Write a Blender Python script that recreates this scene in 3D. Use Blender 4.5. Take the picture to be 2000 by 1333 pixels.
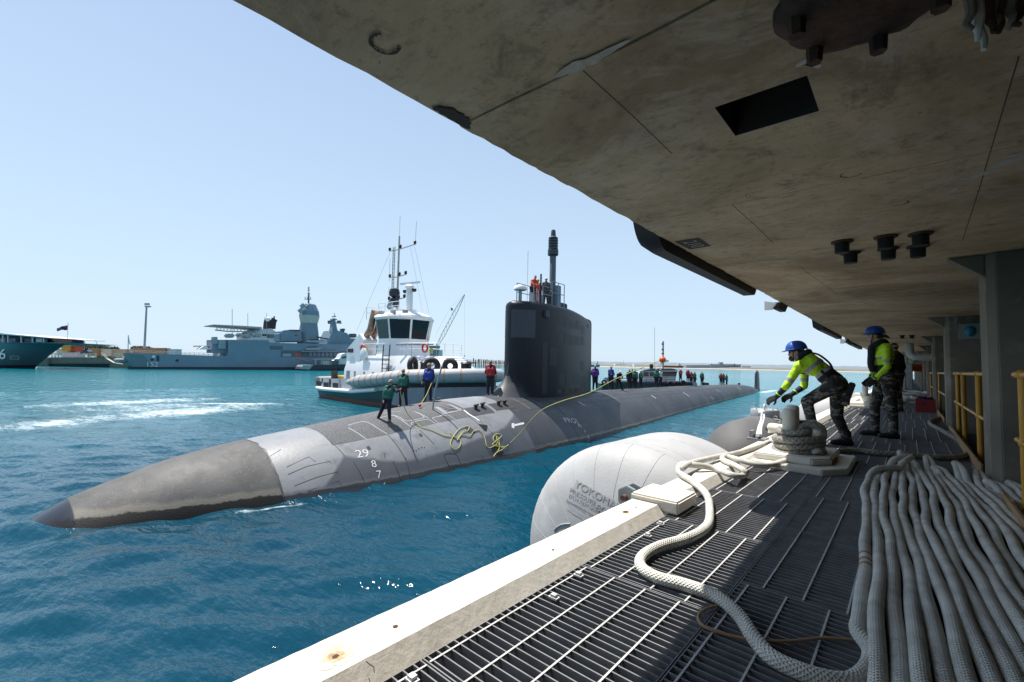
import bpy, bmesh, math, random
import numpy as np
from mathutils import Vector, Matrix

R_ = math.radians
for o in list(bpy.data.objects):
    bpy.data.objects.remove(o)
scene = bpy.context.scene
col = scene.collection
random.seed(7)
rng = np.random.default_rng(7)

# ------------------------------------------------------------------ camera
H = 4.0                                   # camera height above the water
YAW, PITCH, ROLL = R_(41.5), R_(2.99), R_(1.18)
cam_d = bpy.data.cameras.new("camera")
cam_d.sensor_width = 36.0
cam_d.lens = 875.0 / 2000.0 * 36.0
cam_d.clip_start = 0.05
cam_d.clip_end = 40000
cam = bpy.data.objects.new("camera", cam_d)
col.objects.link(cam)
cam.matrix_world = (Matrix.Translation((0, 0, H)) @ Matrix.Rotation(YAW, 4, 'Z')
                    @ Matrix.Rotation(math.pi / 2 + PITCH, 4, 'X') @ Matrix.Rotation(ROLL, 4, 'Z'))
scene.camera = cam

# ------------------------------------------------------------------ sky and sun
SUN_EL = R_(68)
SUN_AZ = R_(-94)                          # direction the sun stands in, measured from +Y towards +X
w = bpy.data.worlds.new("World")
scene.world = w
w.use_nodes = True
nt = w.node_tree
bg = nt.nodes["Background"]
sky = nt.nodes.new("ShaderNodeTexSky")
sky.sky_type = 'NISHITA'
sky.sun_disc = False
sky.sun_elevation = SUN_EL
sky.sun_rotation = SUN_AZ
sky.altitude = 0
sky.air_density = 1.0
sky.dust_density = 0.3
sky.ozone_density = 1.0
# coastal haze whitens the sky towards the horizon, the same in every direction
tcw = nt.nodes.new("ShaderNodeTexCoord"); sxyz = nt.nodes.new("ShaderNodeSeparateXYZ")
nt.links.new(tcw.outputs["Generated"], sxyz.inputs[0])
hzr = nt.nodes.new("ShaderNodeMapRange")
hzr.inputs[1].default_value = 0.0; hzr.inputs[2].default_value = 0.75
hzr.inputs[3].default_value = 0.9; hzr.inputs[4].default_value = 0.3
nt.links.new(sxyz.outputs[2], hzr.inputs[0])
hmix = nt.nodes.new("ShaderNodeMix"); hmix.data_type = 'RGBA'
nt.links.new(hzr.outputs[0], hmix.inputs[0]); nt.links.new(sky.outputs[0], hmix.inputs[6])
hmix.inputs[7].default_value = (3.9, 4.9, 5.9, 1)
nt.links.new(hmix.outputs[2], bg.inputs[0])
bg.inputs[1].default_value = 0.104
sun_d = bpy.data.lights.new("sun", 'SUN')
sun_d.energy = 5.0
sun_d.angle = R_(0.53)
sun_d.color = (1.0, 0.955, 0.89)
sun = bpy.data.objects.new("sun", sun_d)
col.objects.link(sun)
sv = Vector((math.sin(SUN_AZ) * math.cos(SUN_EL), math.cos(SUN_AZ) * math.cos(SUN_EL), math.sin(SUN_EL)))
sun.rotation_euler = sv.to_track_quat('Z', 'Y').to_euler()
sun.location = (0, 0, 60)
vs = scene.view_settings
vs.view_transform = 'Standard'
vs.look = 'None'
vs.gamma = 1.0
vs.exposure = 0.68
vs.use_curve_mapping = False
cy = scene.cycles
cy.max_bounces = 7
cy.diffuse_bounces = 4
cy.glossy_bounces = 4
cy.transmission_bounces = 6
cy.transparent_max_bounces = 8
cy.caustics_reflective = False
cy.caustics_refractive = False
cy.sample_clamp_indirect = 6.0

# ------------------------------------------------------------------ photograph geometry -> places
FPX, CX, CY = 875.0, 1000.0, 666.5
_f0 = np.array([-math.sin(YAW), math.cos(YAW), 0.0])
_r0 = np.array([math.cos(YAW), math.sin(YAW), 0.0])
_u0 = np.array([0, 0, 1.0])
_fw = _f0 * math.cos(PITCH) + _u0 * math.sin(PITCH)
_u1 = _u0 * math.cos(PITCH) - _f0 * math.sin(PITCH)
_rt = _r0 * math.cos(ROLL) + _u1 * math.sin(ROLL)
_up = _u1 * math.cos(ROLL) - _r0 * math.sin(ROLL)
CAM = np.array([0, 0, H])


def ray(px, py):
    return _fw + _rt * (px - CX) / FPX - _up * (py - CY) / FPX


def onz(px, py, Z):
    r = ray(px, py)
    return CAM + r * ((Z - H) / r[2])


def onx(px, py, X):
    r = ray(px, py)
    return CAM + r * (X / r[0])


def ony(px, py, Y):
    r = ray(px, py)
    return CAM + r * (Y / r[1])


def at_depth(px, py, d):
    r = ray(px, py)
    return CAM + r * d


def on_plane(px, py, P0, n):
    r = ray(px, py)
    P0 = np.asarray(P0, float)
    n = np.asarray(n, float)
    return CAM + r * (((P0 - CAM) @ n) / (r @ n))


# ------------------------------------------------------------------ object helpers
def tag(o, label=None, cat=None, group=None, kind=None):
    if label: o["label"] = label
    if cat: o["category"] = cat
    if group: o["group"] = group
    if kind: o["kind"] = kind
    return o


def empty(name, loc=(0, 0, 0), label=None, cat=None, group=None, rz=0.0):
    o = bpy.data.objects.new(name, None)
    o.empty_display_size = 0.2
    o.location = loc
    o.rotation_euler = (0, 0, rz)
    col.objects.link(o)
    return tag(o, label, cat, group)


def link(name, me, parent=None, loc=None):
    o = bpy.data.objects.new(name, me)
    col.objects.link(o)
    if parent is not None:
        o.parent = parent
        # world-placed parts below a placed Empty
        if parent.get("_world"):
            o.matrix_parent_inverse = Matrix.Translation(parent.location).inverted()
    if loc is not None:
        o.location = loc
    return o


def wempty(name, loc, label=None, cat=None, group=None):
    """Empty at a thing's base whose parts are given in world coordinates."""
    o = empty(name, tuple(float(c) for c in loc), label, cat, group)
    o["_world"] = 1
    return o


class MB:
    def __init__(s):
        s.v = []; s.f = []; s.m = []; s.uv = {}

    def add(s, verts, faces, m=0, uvs=None):
        b = len(s.v)
        s.v.extend([tuple(float(c) for c in p) for p in verts])
        for k, f in enumerate(faces):
            if uvs is not None:
                s.uv[len(s.f)] = uvs[k]
            s.f.append(tuple(b + i for i in f)); s.m.append(m)
        return s

    def box(s, x0, x1, y0, y1, z0, z1, m=0):
        v = [(x, y, z) for z in (z0, z1) for y in (y0, y1) for x in (x0, x1)]
        return s.add(v, [(0, 2, 3, 1), (4, 5, 7, 6), (0, 1, 5, 4), (2, 6, 7, 3), (0, 4, 6, 2), (1, 3, 7, 5)], m)

    def obox(s, c, ax, ay, az, m=0):
        c, ax, ay, az = (np.asarray(t, float) for t in (c, ax, ay, az))
        v = [c + i * ax + j * ay + k * az for k in (-1, 1) for j in (-1, 1) for i in (-1, 1)]
        return s.add(v, [(0, 2, 3, 1), (4, 5, 7, 6), (0, 1, 5, 4), (2, 6, 7, 3), (0, 4, 6, 2), (1, 3, 7, 5)], m)

    def prism(s, poly, ext, m=0):
        """closed polygon (3-D points) extruded by a vector"""
        p = [np.asarray(q, float) for q in poly]; e = np.asarray(ext, float); n = len(p)
        v = p + [q + e for q in p]
        f = [tuple(range(n)), tuple(range(2 * n - 1, n - 1, -1))]
        f += [(i, i + n, (i + 1) % n + n, (i + 1) % n) for i in range(n)]
        return s.add(v, f, m)

    def tube(s, pts, r, n=8, m=0, caps=True, closed=False, uv=False, rfun=None):
        P = [np.asarray(p, float) for p in pts]
        k = len(P)
        rr = r if hasattr(r, '__len__') else [r] * k
        T = []
        for i in range(k):
            if closed: t = P[(i + 1) % k] - P[i - 1]
            else: t = P[min(i + 1, k - 1)] - P[max(i - 1, 0)]
            T.append(t / (np.linalg.norm(t) + 1e-9))
        a = np.array([0, 0, 1.0]) if abs(T[0][2]) < 0.9 else np.array([1.0, 0, 0])
        N = a - T[0] * (a @ T[0]); N /= np.linalg.norm(N)
        V = []; L = 0.0; Ls = []
        for i in range(k):
            if i: L += np.linalg.norm(P[i] - P[i - 1])
            Ls.append(L)
            N = N - T[i] * (N @ T[i]); N /= (np.linalg.norm(N) + 1e-9)
            B = np.cross(T[i], N)
            for j in range(n):
                q = 2 * math.pi * j / n
                rad = rr[i] * (1 if rfun is None else rfun(Ls[i], q))
                V.append(P[i] + rad * (math.cos(q) * N + math.sin(q) * B))
        F = []; U = []
        for i in range(k if closed else k - 1):
            i2 = (i + 1) % k
            for j in range(n):
                j2 = (j + 1) % n
                F.append((i * n + j, i * n + j2, i2 * n + j2, i2 * n + j))
                l2 = Ls[i2] if i2 else L
                U.append([(Ls[i], j / n), (Ls[i], (j + 1) / n), (l2, (j + 1) / n), (l2, j / n)])
        if caps and not closed:
            F.append(tuple(range(n - 1, -1, -1))); U.append([(0, 0)] * n)
            F.append(tuple((k - 1) * n + j for j in range(n))); U.append([(0, 0)] * n)
        return s.add(V, F, m, U if uv else None)

    def cyl(s, a, b, r, n=16, m=0, r2=None):
        return s.tube([a, b], [r, r if r2 is None else r2], n, m)

    def lathe(s, prof, c=(0, 0, 0), n=24, m=0, axis=(0, 0, 1), caps=True):
        """profile of (radius, height) turned about an axis through c"""
        ax = np.asarray(axis, float); ax /= np.linalg.norm(ax)
        t = np.array([1.0, 0, 0]) if abs(ax[0]) < 0.9 else np.array([0, 1.0, 0])
        e1 = t - ax * (t @ ax); e1 /= np.linalg.norm(e1); e2 = np.cross(ax, e1)
        c = np.asarray(c, float); V = []; F = []
        for (r, h) in prof:
            for j in range(n):
                q = 2 * math.pi * j / n
                V.append(c + ax * h + r * (math.cos(q) * e1 + math.sin(q) * e2))
        k = len(prof)
        for i in range(k - 1):
            for j in range(n):
                F.append((i * n + j, i * n + (j + 1) % n, (i + 1) * n + (j + 1) % n, (i + 1) * n + j))
        if caps:
            F.append(tuple(range(n - 1, -1, -1))); F.append(tuple((k - 1) * n + j for j in range(n)))
        return s.add(V, F, m)

    def sphere(s, c, r, nu=16, nv=10, m=0):
        rx, ry, rz = (r, r, r) if not hasattr(r, '__len__') else r
        V = []; F = []
        for i in range(nv + 1):
            p = math.pi * i / nv
            for j in range(nu):
                q = 2 * math.pi * j / nu
                V.append((c[0] + rx * math.sin(p) * math.cos(q), c[1] + ry * math.sin(p) * math.sin(q), c[2] + rz * math.cos(p)))
        for i in range(nv):
            for j in range(nu):
                F.append((i * nu + j, (i + 1) * nu + j, (i + 1) * nu + (j + 1) % nu, i * nu + (j + 1) % nu))
        return s.add(V, F, m)

    def grid(s, P, m=0, closed_u=False):
        """P[i][j] array of points"""
        a = len(P); b = len(P[0]); F = []
        for i in range(a - 1):
            for j in range(b if closed_u else b - 1):
                F.append((i * b + j, i * b + (j + 1) % b, (i + 1) * b + (j + 1) % b, (i + 1) * b + j))
        return s.add([q for row in P for q in row], F, m)

    def mesh(s, name, mats, smooth=False, bevel=0.0):
        me = bpy.data.meshes.new(name)
        me.from_pydata(s.v, [], s.f)
        for mt in (mats if isinstance(mats, (list, tuple)) else [mats]):
            me.materials.append(MAT[mt] if isinstance(mt, str) else mt)
        me.polygons.foreach_set("material_index", s.m)
        if s.uv:
            ul = me.uv_layers.new(name="UVMap")
            for p in me.polygons:
                u = s.uv.get(p.index)
                if u:
                    for li, q in zip(p.loop_indices, u):
                        ul.data[li].uv = q
        bm = bmesh.new(); bm.from_mesh(me)
        if s.uv == {}:
            bmesh.ops.remove_doubles(bm, verts=bm.verts, dist=1e-5)
        bmesh.ops.recalc_face_normals(bm, faces=bm.faces)
        if bevel > 0:
            ed = [e for e in bm.edges if len(e.link_faces) == 2 and e.calc_face_angle(0) > 0.5]
            bmesh.ops.bevel(bm, geom=ed, offset=bevel, segments=2, affect='EDGES', clamp_overlap=True)
        bm.to_mesh(me); bm.free()
        if smooth:
            me.polygons.foreach_set("use_smooth", [True] * len(me.polygons))
            if smooth != 'all':
                me.set_sharp_from_angle(angle=R_(38))
        return me

    def build(s, name, mats, parent=None, smooth=False, bevel=0.0):
        return link(name, s.mesh(name, mats, smooth, bevel), parent)


def copy_tree(o, parent=None):
    c = o.copy(); col.objects.link(c)
    if parent is not None: c.parent = parent
    for ch in o.children: copy_tree(ch, c)
    return c


# ------------------------------------------------------------------ materials
MAT = {}


def M(name, c, rough=0.55, metal=0.0, c2=None, vs_=2.5, stretch=(1, 1, 1), bump=0.0, bs=25.0, spec=0.5,
      lo=0.35, hi=0.65, c3=None, s3=0.7, t3=(0.58, 0.68), detail=6.0, coord='Object', rvar=0.0, bdist=0.02, band=None, attr=None):
    m = bpy.data.materials.new(name); m.use_nodes = True
    t = m.node_tree; N = t.nodes; Lk = t.links
    p = N["Principled BSDF"]
    p.inputs["Roughness"].default_value = rough
    p.inputs["Metallic"].default_value = metal
    p.inputs["Specular IOR Level"].default_value = spec
    if c2 is None: c2 = tuple(x * 0.82 for x in c)
    tc = N.new("ShaderNodeTexCoord"); mp = N.new("ShaderNodeMapping")
    mp.inputs["Scale"].default_value = stretch
    Lk.new(tc.outputs[coord], mp.inputs[0])

    def noise(sc, det=detail, ro=0.6):
        n = N.new("ShaderNodeTexNoise"); n.inputs["Scale"].default_value = sc
        n.inputs["Detail"].default_value = det; n.inputs["Roughness"].default_value = ro
        Lk.new(mp.outputs[0], n.inputs["Vector"]); return n

    def ramp(src, a, b):
        r = N.new("ShaderNodeMapRange"); r.inputs[1].default_value = a; r.inputs[2].default_value = b
        Lk.new(src, r.inputs[0]); return r.outputs[0]

    def mix(fac, A, B):
        x = N.new("ShaderNodeMix"); x.data_type = 'RGBA'
        Lk.new(fac, x.inputs[0])
        for v, i in ((A, 6), (B, 7)):
            if isinstance(v, tuple): x.inputs[i].default_value = (*v[:3], 1)
            else: Lk.new(v, x.inputs[i])
        return x.outputs[2]
    n1 = noise(vs_)
    c_out = mix(ramp(n1.outputs[0], lo, hi), tuple(c), tuple(c2))
    if c3 is not None:
        n3 = noise(s3, 8.0, 0.65)
        c_out = mix(ramp(n3.outputs[0], *t3), c_out, tuple(c3))
    if attr:                       # second colour painting where sun glare ends, by a signed distance on the mesh
        an = N.new("ShaderNodeAttribute"); an.attribute_name = attr[0]
        na = noise(1.7, 6.0, 0.65)
        ad = N.new("ShaderNodeMath"); ad.operation = 'MULTIPLY_ADD'; ad.inputs[1].default_value = 0.16
        Lk.new(na.outputs[0], ad.inputs[0]); Lk.new(an.outputs["Fac"], ad.inputs[2])
        c_out = mix(ramp(ad.outputs[0], 0.13, 0.03), c_out, mix(ramp(n1.outputs[0], 0.35, 0.65), tuple(attr[1]), tuple(attr[2])))
    if band:                       # wet weed line at the water with a pale dried rim above it
        zc = N.new("ShaderNodeSeparateXYZ"); Lk.new(tc.outputs[coord], zc.inputs[0])
        nb_ = N.new("ShaderNodeTexNoise"); nb_.inputs["Scale"].default_value = 2.2; nb_.inputs["Detail"].default_value = 7
        nb_.inputs["Roughness"].default_value = 0.7
        Lk.new(tc.outputs[coord], nb_.inputs["Vector"])
        sb = N.new("ShaderNodeMath"); sb.operation = 'MULTIPLY_ADD'; sb.inputs[1].default_value = -0.22
        Lk.new(nb_.outputs[0], sb.inputs[0]); Lk.new(zc.outputs[2], sb.inputs[2])
        zz = sb.outputs[0]
        c_out = mix(ramp(zz, band[0] + band[1] + 0.05, band[0] + band[1] - 0.03), c_out, (0.17, 0.157, 0.132) if len(band) < 3 else band[2])
        wet = ramp(zz, band[0] + 0.015, band[0] - 0.015)
        c_out = mix(wet, c_out, (0.014, 0.013, 0.012))
    Lk.new(c_out, p.inputs["Base Color"])
    if rvar:
        rr = N.new("ShaderNodeMapRange"); rr.inputs[1].default_value = 0.3; rr.inputs[2].default_value = 0.7
        rr.inputs[3].default_value = max(0.03, rough - rvar); rr.inputs[4].default_value = min(1, rough + rvar)
        Lk.new(n1.outputs[0], rr.inputs[0]); Lk.new(rr.outputs[0], p.inputs["Roughness"])
    if bump:
        nb = noise(bs, 5.0)
        b = N.new("ShaderNodeBump"); b.inputs["Strength"].default_value = bump; b.inputs["Distance"].default_value = bdist
        Lk.new(nb.outputs[0], b.inputs["Height"]); Lk.new(b.outputs[0], p.inputs["Normal"])
    MAT[name] = m
    return m


# concrete, steel, paint
def ceiling_material():
    """board-marked soffit: broad damp clouds, fine board grain, dark blotches, pale lime bloom"""
    m = bpy.data.materials.new("concrete_ceiling"); m.use_nodes = True
    t = m.node_tree; N = t.nodes; Lk = t.links; p = N["Principled BSDF"]
    p.inputs["Roughness"].default_value = 0.88; p.inputs["Specular IOR Level"].default_value = 0.2
    tc = N.new("ShaderNodeTexCoord")

    def noise(sc, st, det, ro=0.6, dist=0.0):
        mp = N.new("ShaderNodeMapping"); mp.inputs["Scale"].default_value = st; Lk.new(tc.outputs["Object"], mp.inputs[0])
        n = N.new("ShaderNodeTexNoise"); n.inputs["Scale"].default_value = sc; n.inputs["Detail"].default_value = det
        n.inputs["Roughness"].default_value = ro; n.inputs["Distortion"].default_value = dist
        Lk.new(mp.outputs[0], n.inputs["Vector"]); return n.outputs[0]

    def mr(s, a, b, c=0.0, d=1.0):
        r = N.new("ShaderNodeMapRange"); r.inputs[1].default_value = a; r.inputs[2].default_value = b
        r.inputs[3].default_value = c; r.inputs[4].default_value = d; Lk.new(s, r.inputs[0]); return r.outputs[0]

    def mix(f, A, B):
        x = N.new("ShaderNodeMix"); x.data_type = 'RGBA'; Lk.new(f, x.inputs[0])
        for v, i in ((A, 6), (B, 7)):
            if isinstance(v, tuple): x.inputs[i].default_value = (*v, 1)
            else: Lk.new(v, x.inputs[i])
        return x.outputs[2]
    c = mix(mr(noise(0.8, (1, 1, 1), 9, 0.66, 0.9), 0.36, 0.64), (0.68, 0.535, 0.37), (0.36, 0.27, 0.175))
    grain = noise(7.0, (0.8, 2.6, 1), 8, 0.75)
    c = mix(mr(grain, 0.5, 0.72, 0, 0.35), c, (0.25, 0.19, 0.125))
    c = mix(mr(noise(3.2, (1.0, 1.3, 1), 10, 0.78, 0.3), 0.54, 0.68, 0, 0.7), c, (0.2, 0.15, 0.1))
    c = mix(mr(noise(1.4, (1.0, 1.3, 1), 10, 0.76, 0.8), 0.53, 0.72, 0, 0.85), c, (0.66, 0.58, 0.47))
    c = mix(mr(noise(26, (1, 1, 1), 3, 0.5), 0.68, 0.74, 0, 0.5), c, (0.14, 0.115, 0.085))
    c = mix(mr(noise(11, (1, 1.6, 1), 10, 0.8), 0.53, 0.64, 0, 0.5), c, (0.19, 0.145, 0.1))
    c = mix(mr(noise(2.2, (1.4, 0.8, 1), 10, 0.8, 0.5), 0.57, 0.66, 0, 0.6), c, (0.17, 0.13, 0.085))
    Lk.new(c, p.inputs["Base Color"])
    b = N.new("ShaderNodeBump"); b.inputs["Strength"].default_value = 0.7; b.inputs["Distance"].default_value = 0.008
    Lk.new(grain, b.inputs["Height"]); Lk.new(b.outputs[0], p.inputs["Normal"])
    MAT["concrete_ceiling"] = m


ceiling_material()
M("concrete_column", (0.24, 0.21, 0.17), 0.85, c2=(0.16, 0.14, 0.112), vs_=1.5, bump=0.3, bs=18, c3=(0.29, 0.26, 0.21), s3=2.5, bdist=0.01)
M("concrete_kerb", (0.68, 0.655, 0.59), 0.85, c2=(0.6, 0.56, 0.48), vs_=1.6, bump=0.35, bs=30, c3=(0.5, 0.44, 0.35), s3=1.8, t3=(0.6, 0.72), bdist=0.008)
M("concrete_dark", (0.12, 0.12, 0.115), 0.9, vs_=2, bump=0.2)
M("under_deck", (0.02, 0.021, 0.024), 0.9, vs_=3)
M("galvanised", (0.26, 0.26, 0.27), 0.6, 0.1, c2=(0.19, 0.19, 0.2), vs_=9, spec=0.25)
M("grating_bar", (0.23, 0.23, 0.235), 0.7, 0.0, c2=(0.16, 0.16, 0.166), vs_=9, spec=0.2)
M("grating_rod", (0.55, 0.55, 0.54), 0.6, 0.0, c2=(0.45, 0.45, 0.44), vs_=9, spec=0.2)
M("galvanised_light", (0.62, 0.62, 0.61), 0.5, 0.2, vs_=9)
M("rust", (0.2, 0.085, 0.045), 0.9, c2=(0.09, 0.045, 0.03), vs_=9, bump=0.6, bs=25)
M("rust_dark", (0.085, 0.04, 0.026), 0.85, c2=(0.028, 0.018, 0.015), vs_=7, bump=0.7, bs=16, c3=(0.12, 0.05, 0.03), s3=4, bdist=0.03)
M("rust_stain", (0.42, 0.29, 0.15), 0.9, c2=(0.6, 0.52, 0.4), vs_=14)
M("stain_pale", (0.62, 0.56, 0.45), 0.9, c2=(0.66, 0.62, 0.54), vs_=30)
M("stain_deep", (0.3, 0.17, 0.08), 0.9, c2=(0.48, 0.36, 0.22), vs_=30)
M("black_rubber", (0.016, 0.015, 0.016), 0.65, vs_=4, bump=0.2)
M("yellow_rail", (0.62, 0.3, 0.02), 0.42, c2=(0.54, 0.25, 0.02), vs_=4, c3=(0.3, 0.15, 0.04), s3=6, t3=(0.66, 0.74))
M("toe_board", (0.4, 0.24, 0.12), 0.7, vs_=4)
M("cream_paint", (0.66, 0.62, 0.52), 0.45, c2=(0.58, 0.54, 0.45), vs_=4, c3=(0.3, 0.2, 0.12), s3=5, t3=(0.66, 0.74))
M("mark_dark", (0.055, 0.05, 0.045), 0.85, vs_=12)
M("white_paint", (0.8, 0.8, 0.79), 0.4, c2=(0.72, 0.72, 0.71), vs_=3)
M("white_mark", (0.72, 0.72, 0.7), 0.7, c2=(0.5, 0.5, 0.5), vs_=20)
M("grey_mark", (0.4, 0.4, 0.4), 0.75, c2=(0.28, 0.28, 0.29), vs_=14)
M("box_grey", (0.33, 0.35, 0.36), 0.5)
M("blue_plastic", (0.03, 0.22, 0.36), 0.35)
M("efflorescence", (0.6, 0.58, 0.54), 0.9, c2=(0.42, 0.38, 0.33), vs_=20)
# fenders
M("fender_white", (0.4, 0.397, 0.392), 0.6, c2=(0.33, 0.327, 0.322), vs_=1.4, bump=0.15, bs=30, c3=(0.45, 0.447, 0.44), s3=0.8)
M("fender_seam", (0.34, 0.338, 0.336), 0.65, vs_=2)
M("fender_mark", (0.27, 0.27, 0.275), 0.7, c2=(0.33, 0.33, 0.335), vs_=18)
M("fender_text", (0.19, 0.19, 0.2), 0.7, c2=(0.25, 0.25, 0.26), vs_=22)
M("fender_dark", (0.1, 0.095, 0.092), 0.68, c2=(0.07, 0.068, 0.066), vs_=1.2, stretch=(1, 0.4, 1), bump=0.2, bs=20)
# ship paint
M("navy_grey", (0.145, 0.215, 0.28), 0.6, c2=(0.125, 0.19, 0.25), vs_=0.25, c3=(0.14, 0.185, 0.22), s3=0.12)
M("navy_grey_light", (0.26, 0.31, 0.345), 0.6, vs_=0.4)
M("navy_grey_dark", (0.085, 0.11, 0.135), 0.6, vs_=0.4)
M("ship_teal", (0.085, 0.165, 0.19), 0.55, c2=(0.075, 0.145, 0.17), vs_=0.2)
M("boot_top", (0.02, 0.03, 0.05), 0.6)
M("ship_black", (0.012, 0.012, 0.014), 0.5)
M("awning", (0.4, 0.38, 0.34), 0.8)
M("glass_green", (0.01, 0.1, 0.09), 0.15)
M("glass_dark", (0.012, 0.016, 0.02), 0.08, spec=0.8)
M("tug_white", (0.78, 0.79, 0.8), 0.4, c2=(0.73, 0.74, 0.75), vs_=0.8)
M("tug_grey", (0.36, 0.38, 0.4), 0.5, c2=(0.31, 0.33, 0.35), vs_=0.9)
M("tug_green", (0.008, 0.045, 0.047), 0.35, c2=(0.006, 0.035, 0.038), vs_=0.8)
M("tug_red", (0.2, 0.085, 0.07), 0.6, c2=(0.14, 0.07, 0.06), vs_=1.2)
M("tug_fender", (0.4, 0.41, 0.43), 0.6, c2=(0.34, 0.345, 0.36), vs_=0.8, c3=(0.3, 0.3, 0.31), s3=1.6, t3=(0.64, 0.72), bump=0.2, bs=10)
M("tug_rib", (0.26, 0.28, 0.32), 0.65, c2=(0.2, 0.22, 0.26), vs_=1.2)
M("strap_yellow", (0.5, 0.32, 0.1), 0.7, c2=(0.4, 0.2, 0.12), vs_=5)
M("deck_yellow", (0.6, 0.4, 0.05), 0.6)
M("exhaust", (0.42, 0.3, 0.24), 0.45, 0.6, c2=(0.25, 0.15, 0.1), vs_=2)
M("mast_steel", (0.5, 0.46, 0.42), 0.55, c2=(0.38, 0.34, 0.3), vs_=3)
M("life_red", (0.6, 0.07, 0.03), 0.5)
M("signal_orange", (0.75, 0.13, 0.02), 0.45)
M("signal_yellow", (0.6, 0.48, 0.03), 0.5)
# submarine
M("sub_dome", (0.105, 0.102, 0.099), 0.6, c2=(0.075, 0.073, 0.071), vs_=1.6, bump=0.6, bs=26, c3=(0.135, 0.131, 0.127), s3=9, t3=(0.58, 0.66), rvar=0.05, bdist=0.012, spec=0.22, band=(0.1, 0.13))
M("sub_fore", (0.25, 0.25, 0.253), 0.34, spec=0.95, c2=(0.18, 0.181, 0.185), vs_=0.9, bump=0.3, bs=9, c3=(0.14, 0.14, 0.145), s3=2.2, t3=(0.52, 0.72), rvar=0.08, bdist=0.012, attr=("shoulder", (0.085, 0.086, 0.09), (0.06, 0.061, 0.064)), band=(0.04, 0.06, (0.12, 0.115, 0.105)))  # grey casing, paled to put sun glare into the colour
M("sub_side", (0.062, 0.063, 0.067), 0.5, c2=(0.05, 0.05, 0.054), vs_=0.8, bump=0.18, bs=6, c3=(0.1, 0.098, 0.096), s3=1.3, stretch=(1.6, 1.6, 0.7), rvar=0.08, band=(0.04, 0.06, (0.1, 0.095, 0.085)))
M("sub_aft", (0.05, 0.052, 0.058), 0.5, c2=(0.038, 0.04, 0.045), vs_=0.4, bump=0.18, bs=4, c3=(0.078, 0.076, 0.074), s3=0.8, stretch=(2.0, 1, 0.7), rvar=0.08, band=(0.02, 0.09))
M("sub_wet", (0.012, 0.011, 0.01), 0.25, c2=(0.02, 0.018, 0.016), vs_=4, bump=0.4, bs=9)
M("sub_scum", (0.17, 0.155, 0.125), 0.7, c2=(0.1, 0.09, 0.075), vs_=6, bump=0.3, bs=20)
M("sub_cap", (0.014, 0.018, 0.028), 0.3, vs_=2)
M("sub_sail", (0.014, 0.018, 0.026), 0.42, c2=(0.01, 0.013, 0.019), vs_=0.7, c3=(0.024, 0.025, 0.029), s3=1.2, stretch=(1, 1, 0.45), bump=0.12, bs=5, spec=0.25)
M("sub_sail_panel", (0.034, 0.045, 0.06), 0.55, c2=(0.03, 0.039, 0.052), vs_=1.5)
M("sub_sail_tile", (0.018, 0.021, 0.027), 0.55, c2=(0.014, 0.017, 0.022), vs_=2)
M("nonskid", (0.075, 0.077, 0.081), 0.9, c2=(0.2, 0.2, 0.21), vs_=22, lo=0.45, hi=0.75, bump=0.5, bs=50)
M("sub_patch", (0.26, 0.262, 0.268), 0.5, c2=(0.21, 0.212, 0.218), vs_=2)
M("seam", (0.035, 0.035, 0.038), 0.7)
M("line_grey", (0.33, 0.33, 0.335), 0.7, c2=(0.25, 0.25, 0.255), vs_=6)
M("rope_yellow", (0.6, 0.54, 0.14), 0.8, c2=(0.42, 0.4, 0.12), vs_=40)
# people
M("skin", (0.42, 0.24, 0.17), 0.55, vs_=8)
M("skin_dark", (0.2, 0.1, 0.065), 0.55, vs_=8)
M("hair", (0.03, 0.02, 0.015), 0.7)
M("hair_brown", (0.09, 0.05, 0.03), 0.7)
M("navy_cloth", (0.012, 0.015, 0.03), 0.85, vs_=6, bump=0.3, bs=18)
M("black_cloth", (0.01, 0.01, 0.012), 0.85, vs_=6, bump=0.3, bs=18)
M("vest_green", (0.01, 0.16, 0.11), 0.75, c2=(0.008, 0.12, 0.085), vs_=5, bump=0.5, bs=9)
M("vest_blue", (0.02, 0.05, 0.36), 0.75, vs_=5, bump=0.5, bs=9)
M("vest_red", (0.42, 0.015, 0.02), 0.75, vs_=5, bump=0.5, bs=9)
M("vest_purple", (0.12, 0.03, 0.25), 0.75, vs_=5, bump=0.5, bs=9)
M("vest_orange", (0.62, 0.06, 0.01), 0.75, vs_=5, bump=0.5, bs=9)
M("khaki", (0.32, 0.26, 0.18), 0.85, vs_=8)
M("boot_tan", (0.2, 0.1, 0.045), 0.8)
M("boot_black", (0.012, 0.012, 0.012), 0.55)
M("camo_blue", (0.025, 0.03, 0.045), 0.85, c2=(0.09, 0.095, 0.1), vs_=9)
M("cam_white_cloth", (0.6, 0.6, 0.6), 0.85)
M("hivis", (0.5, 0.82, 0.015), 0.7, c2=(0.4, 0.68, 0.015), vs_=4, bump=0.9, bs=7, bdist=0.06)
M("reflective", (0.3, 0.31, 0.33), 0.45, vs_=14)
M("helmet_blue", (0.008, 0.075, 0.38), 0.42, c2=(0.01, 0.06, 0.3), vs_=18)
M("camo", (0.036, 0.035, 0.037), 0.9, c2=(0.2, 0.185, 0.165), vs_=7, stretch=(1, 1, 2.4), lo=0.5, hi=0.53, c3=(0.012, 0.012, 0.014), s3=9, t3=(0.54, 0.56),
  bump=0.9, bs=7, detail=3, bdist=0.06)
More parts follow.
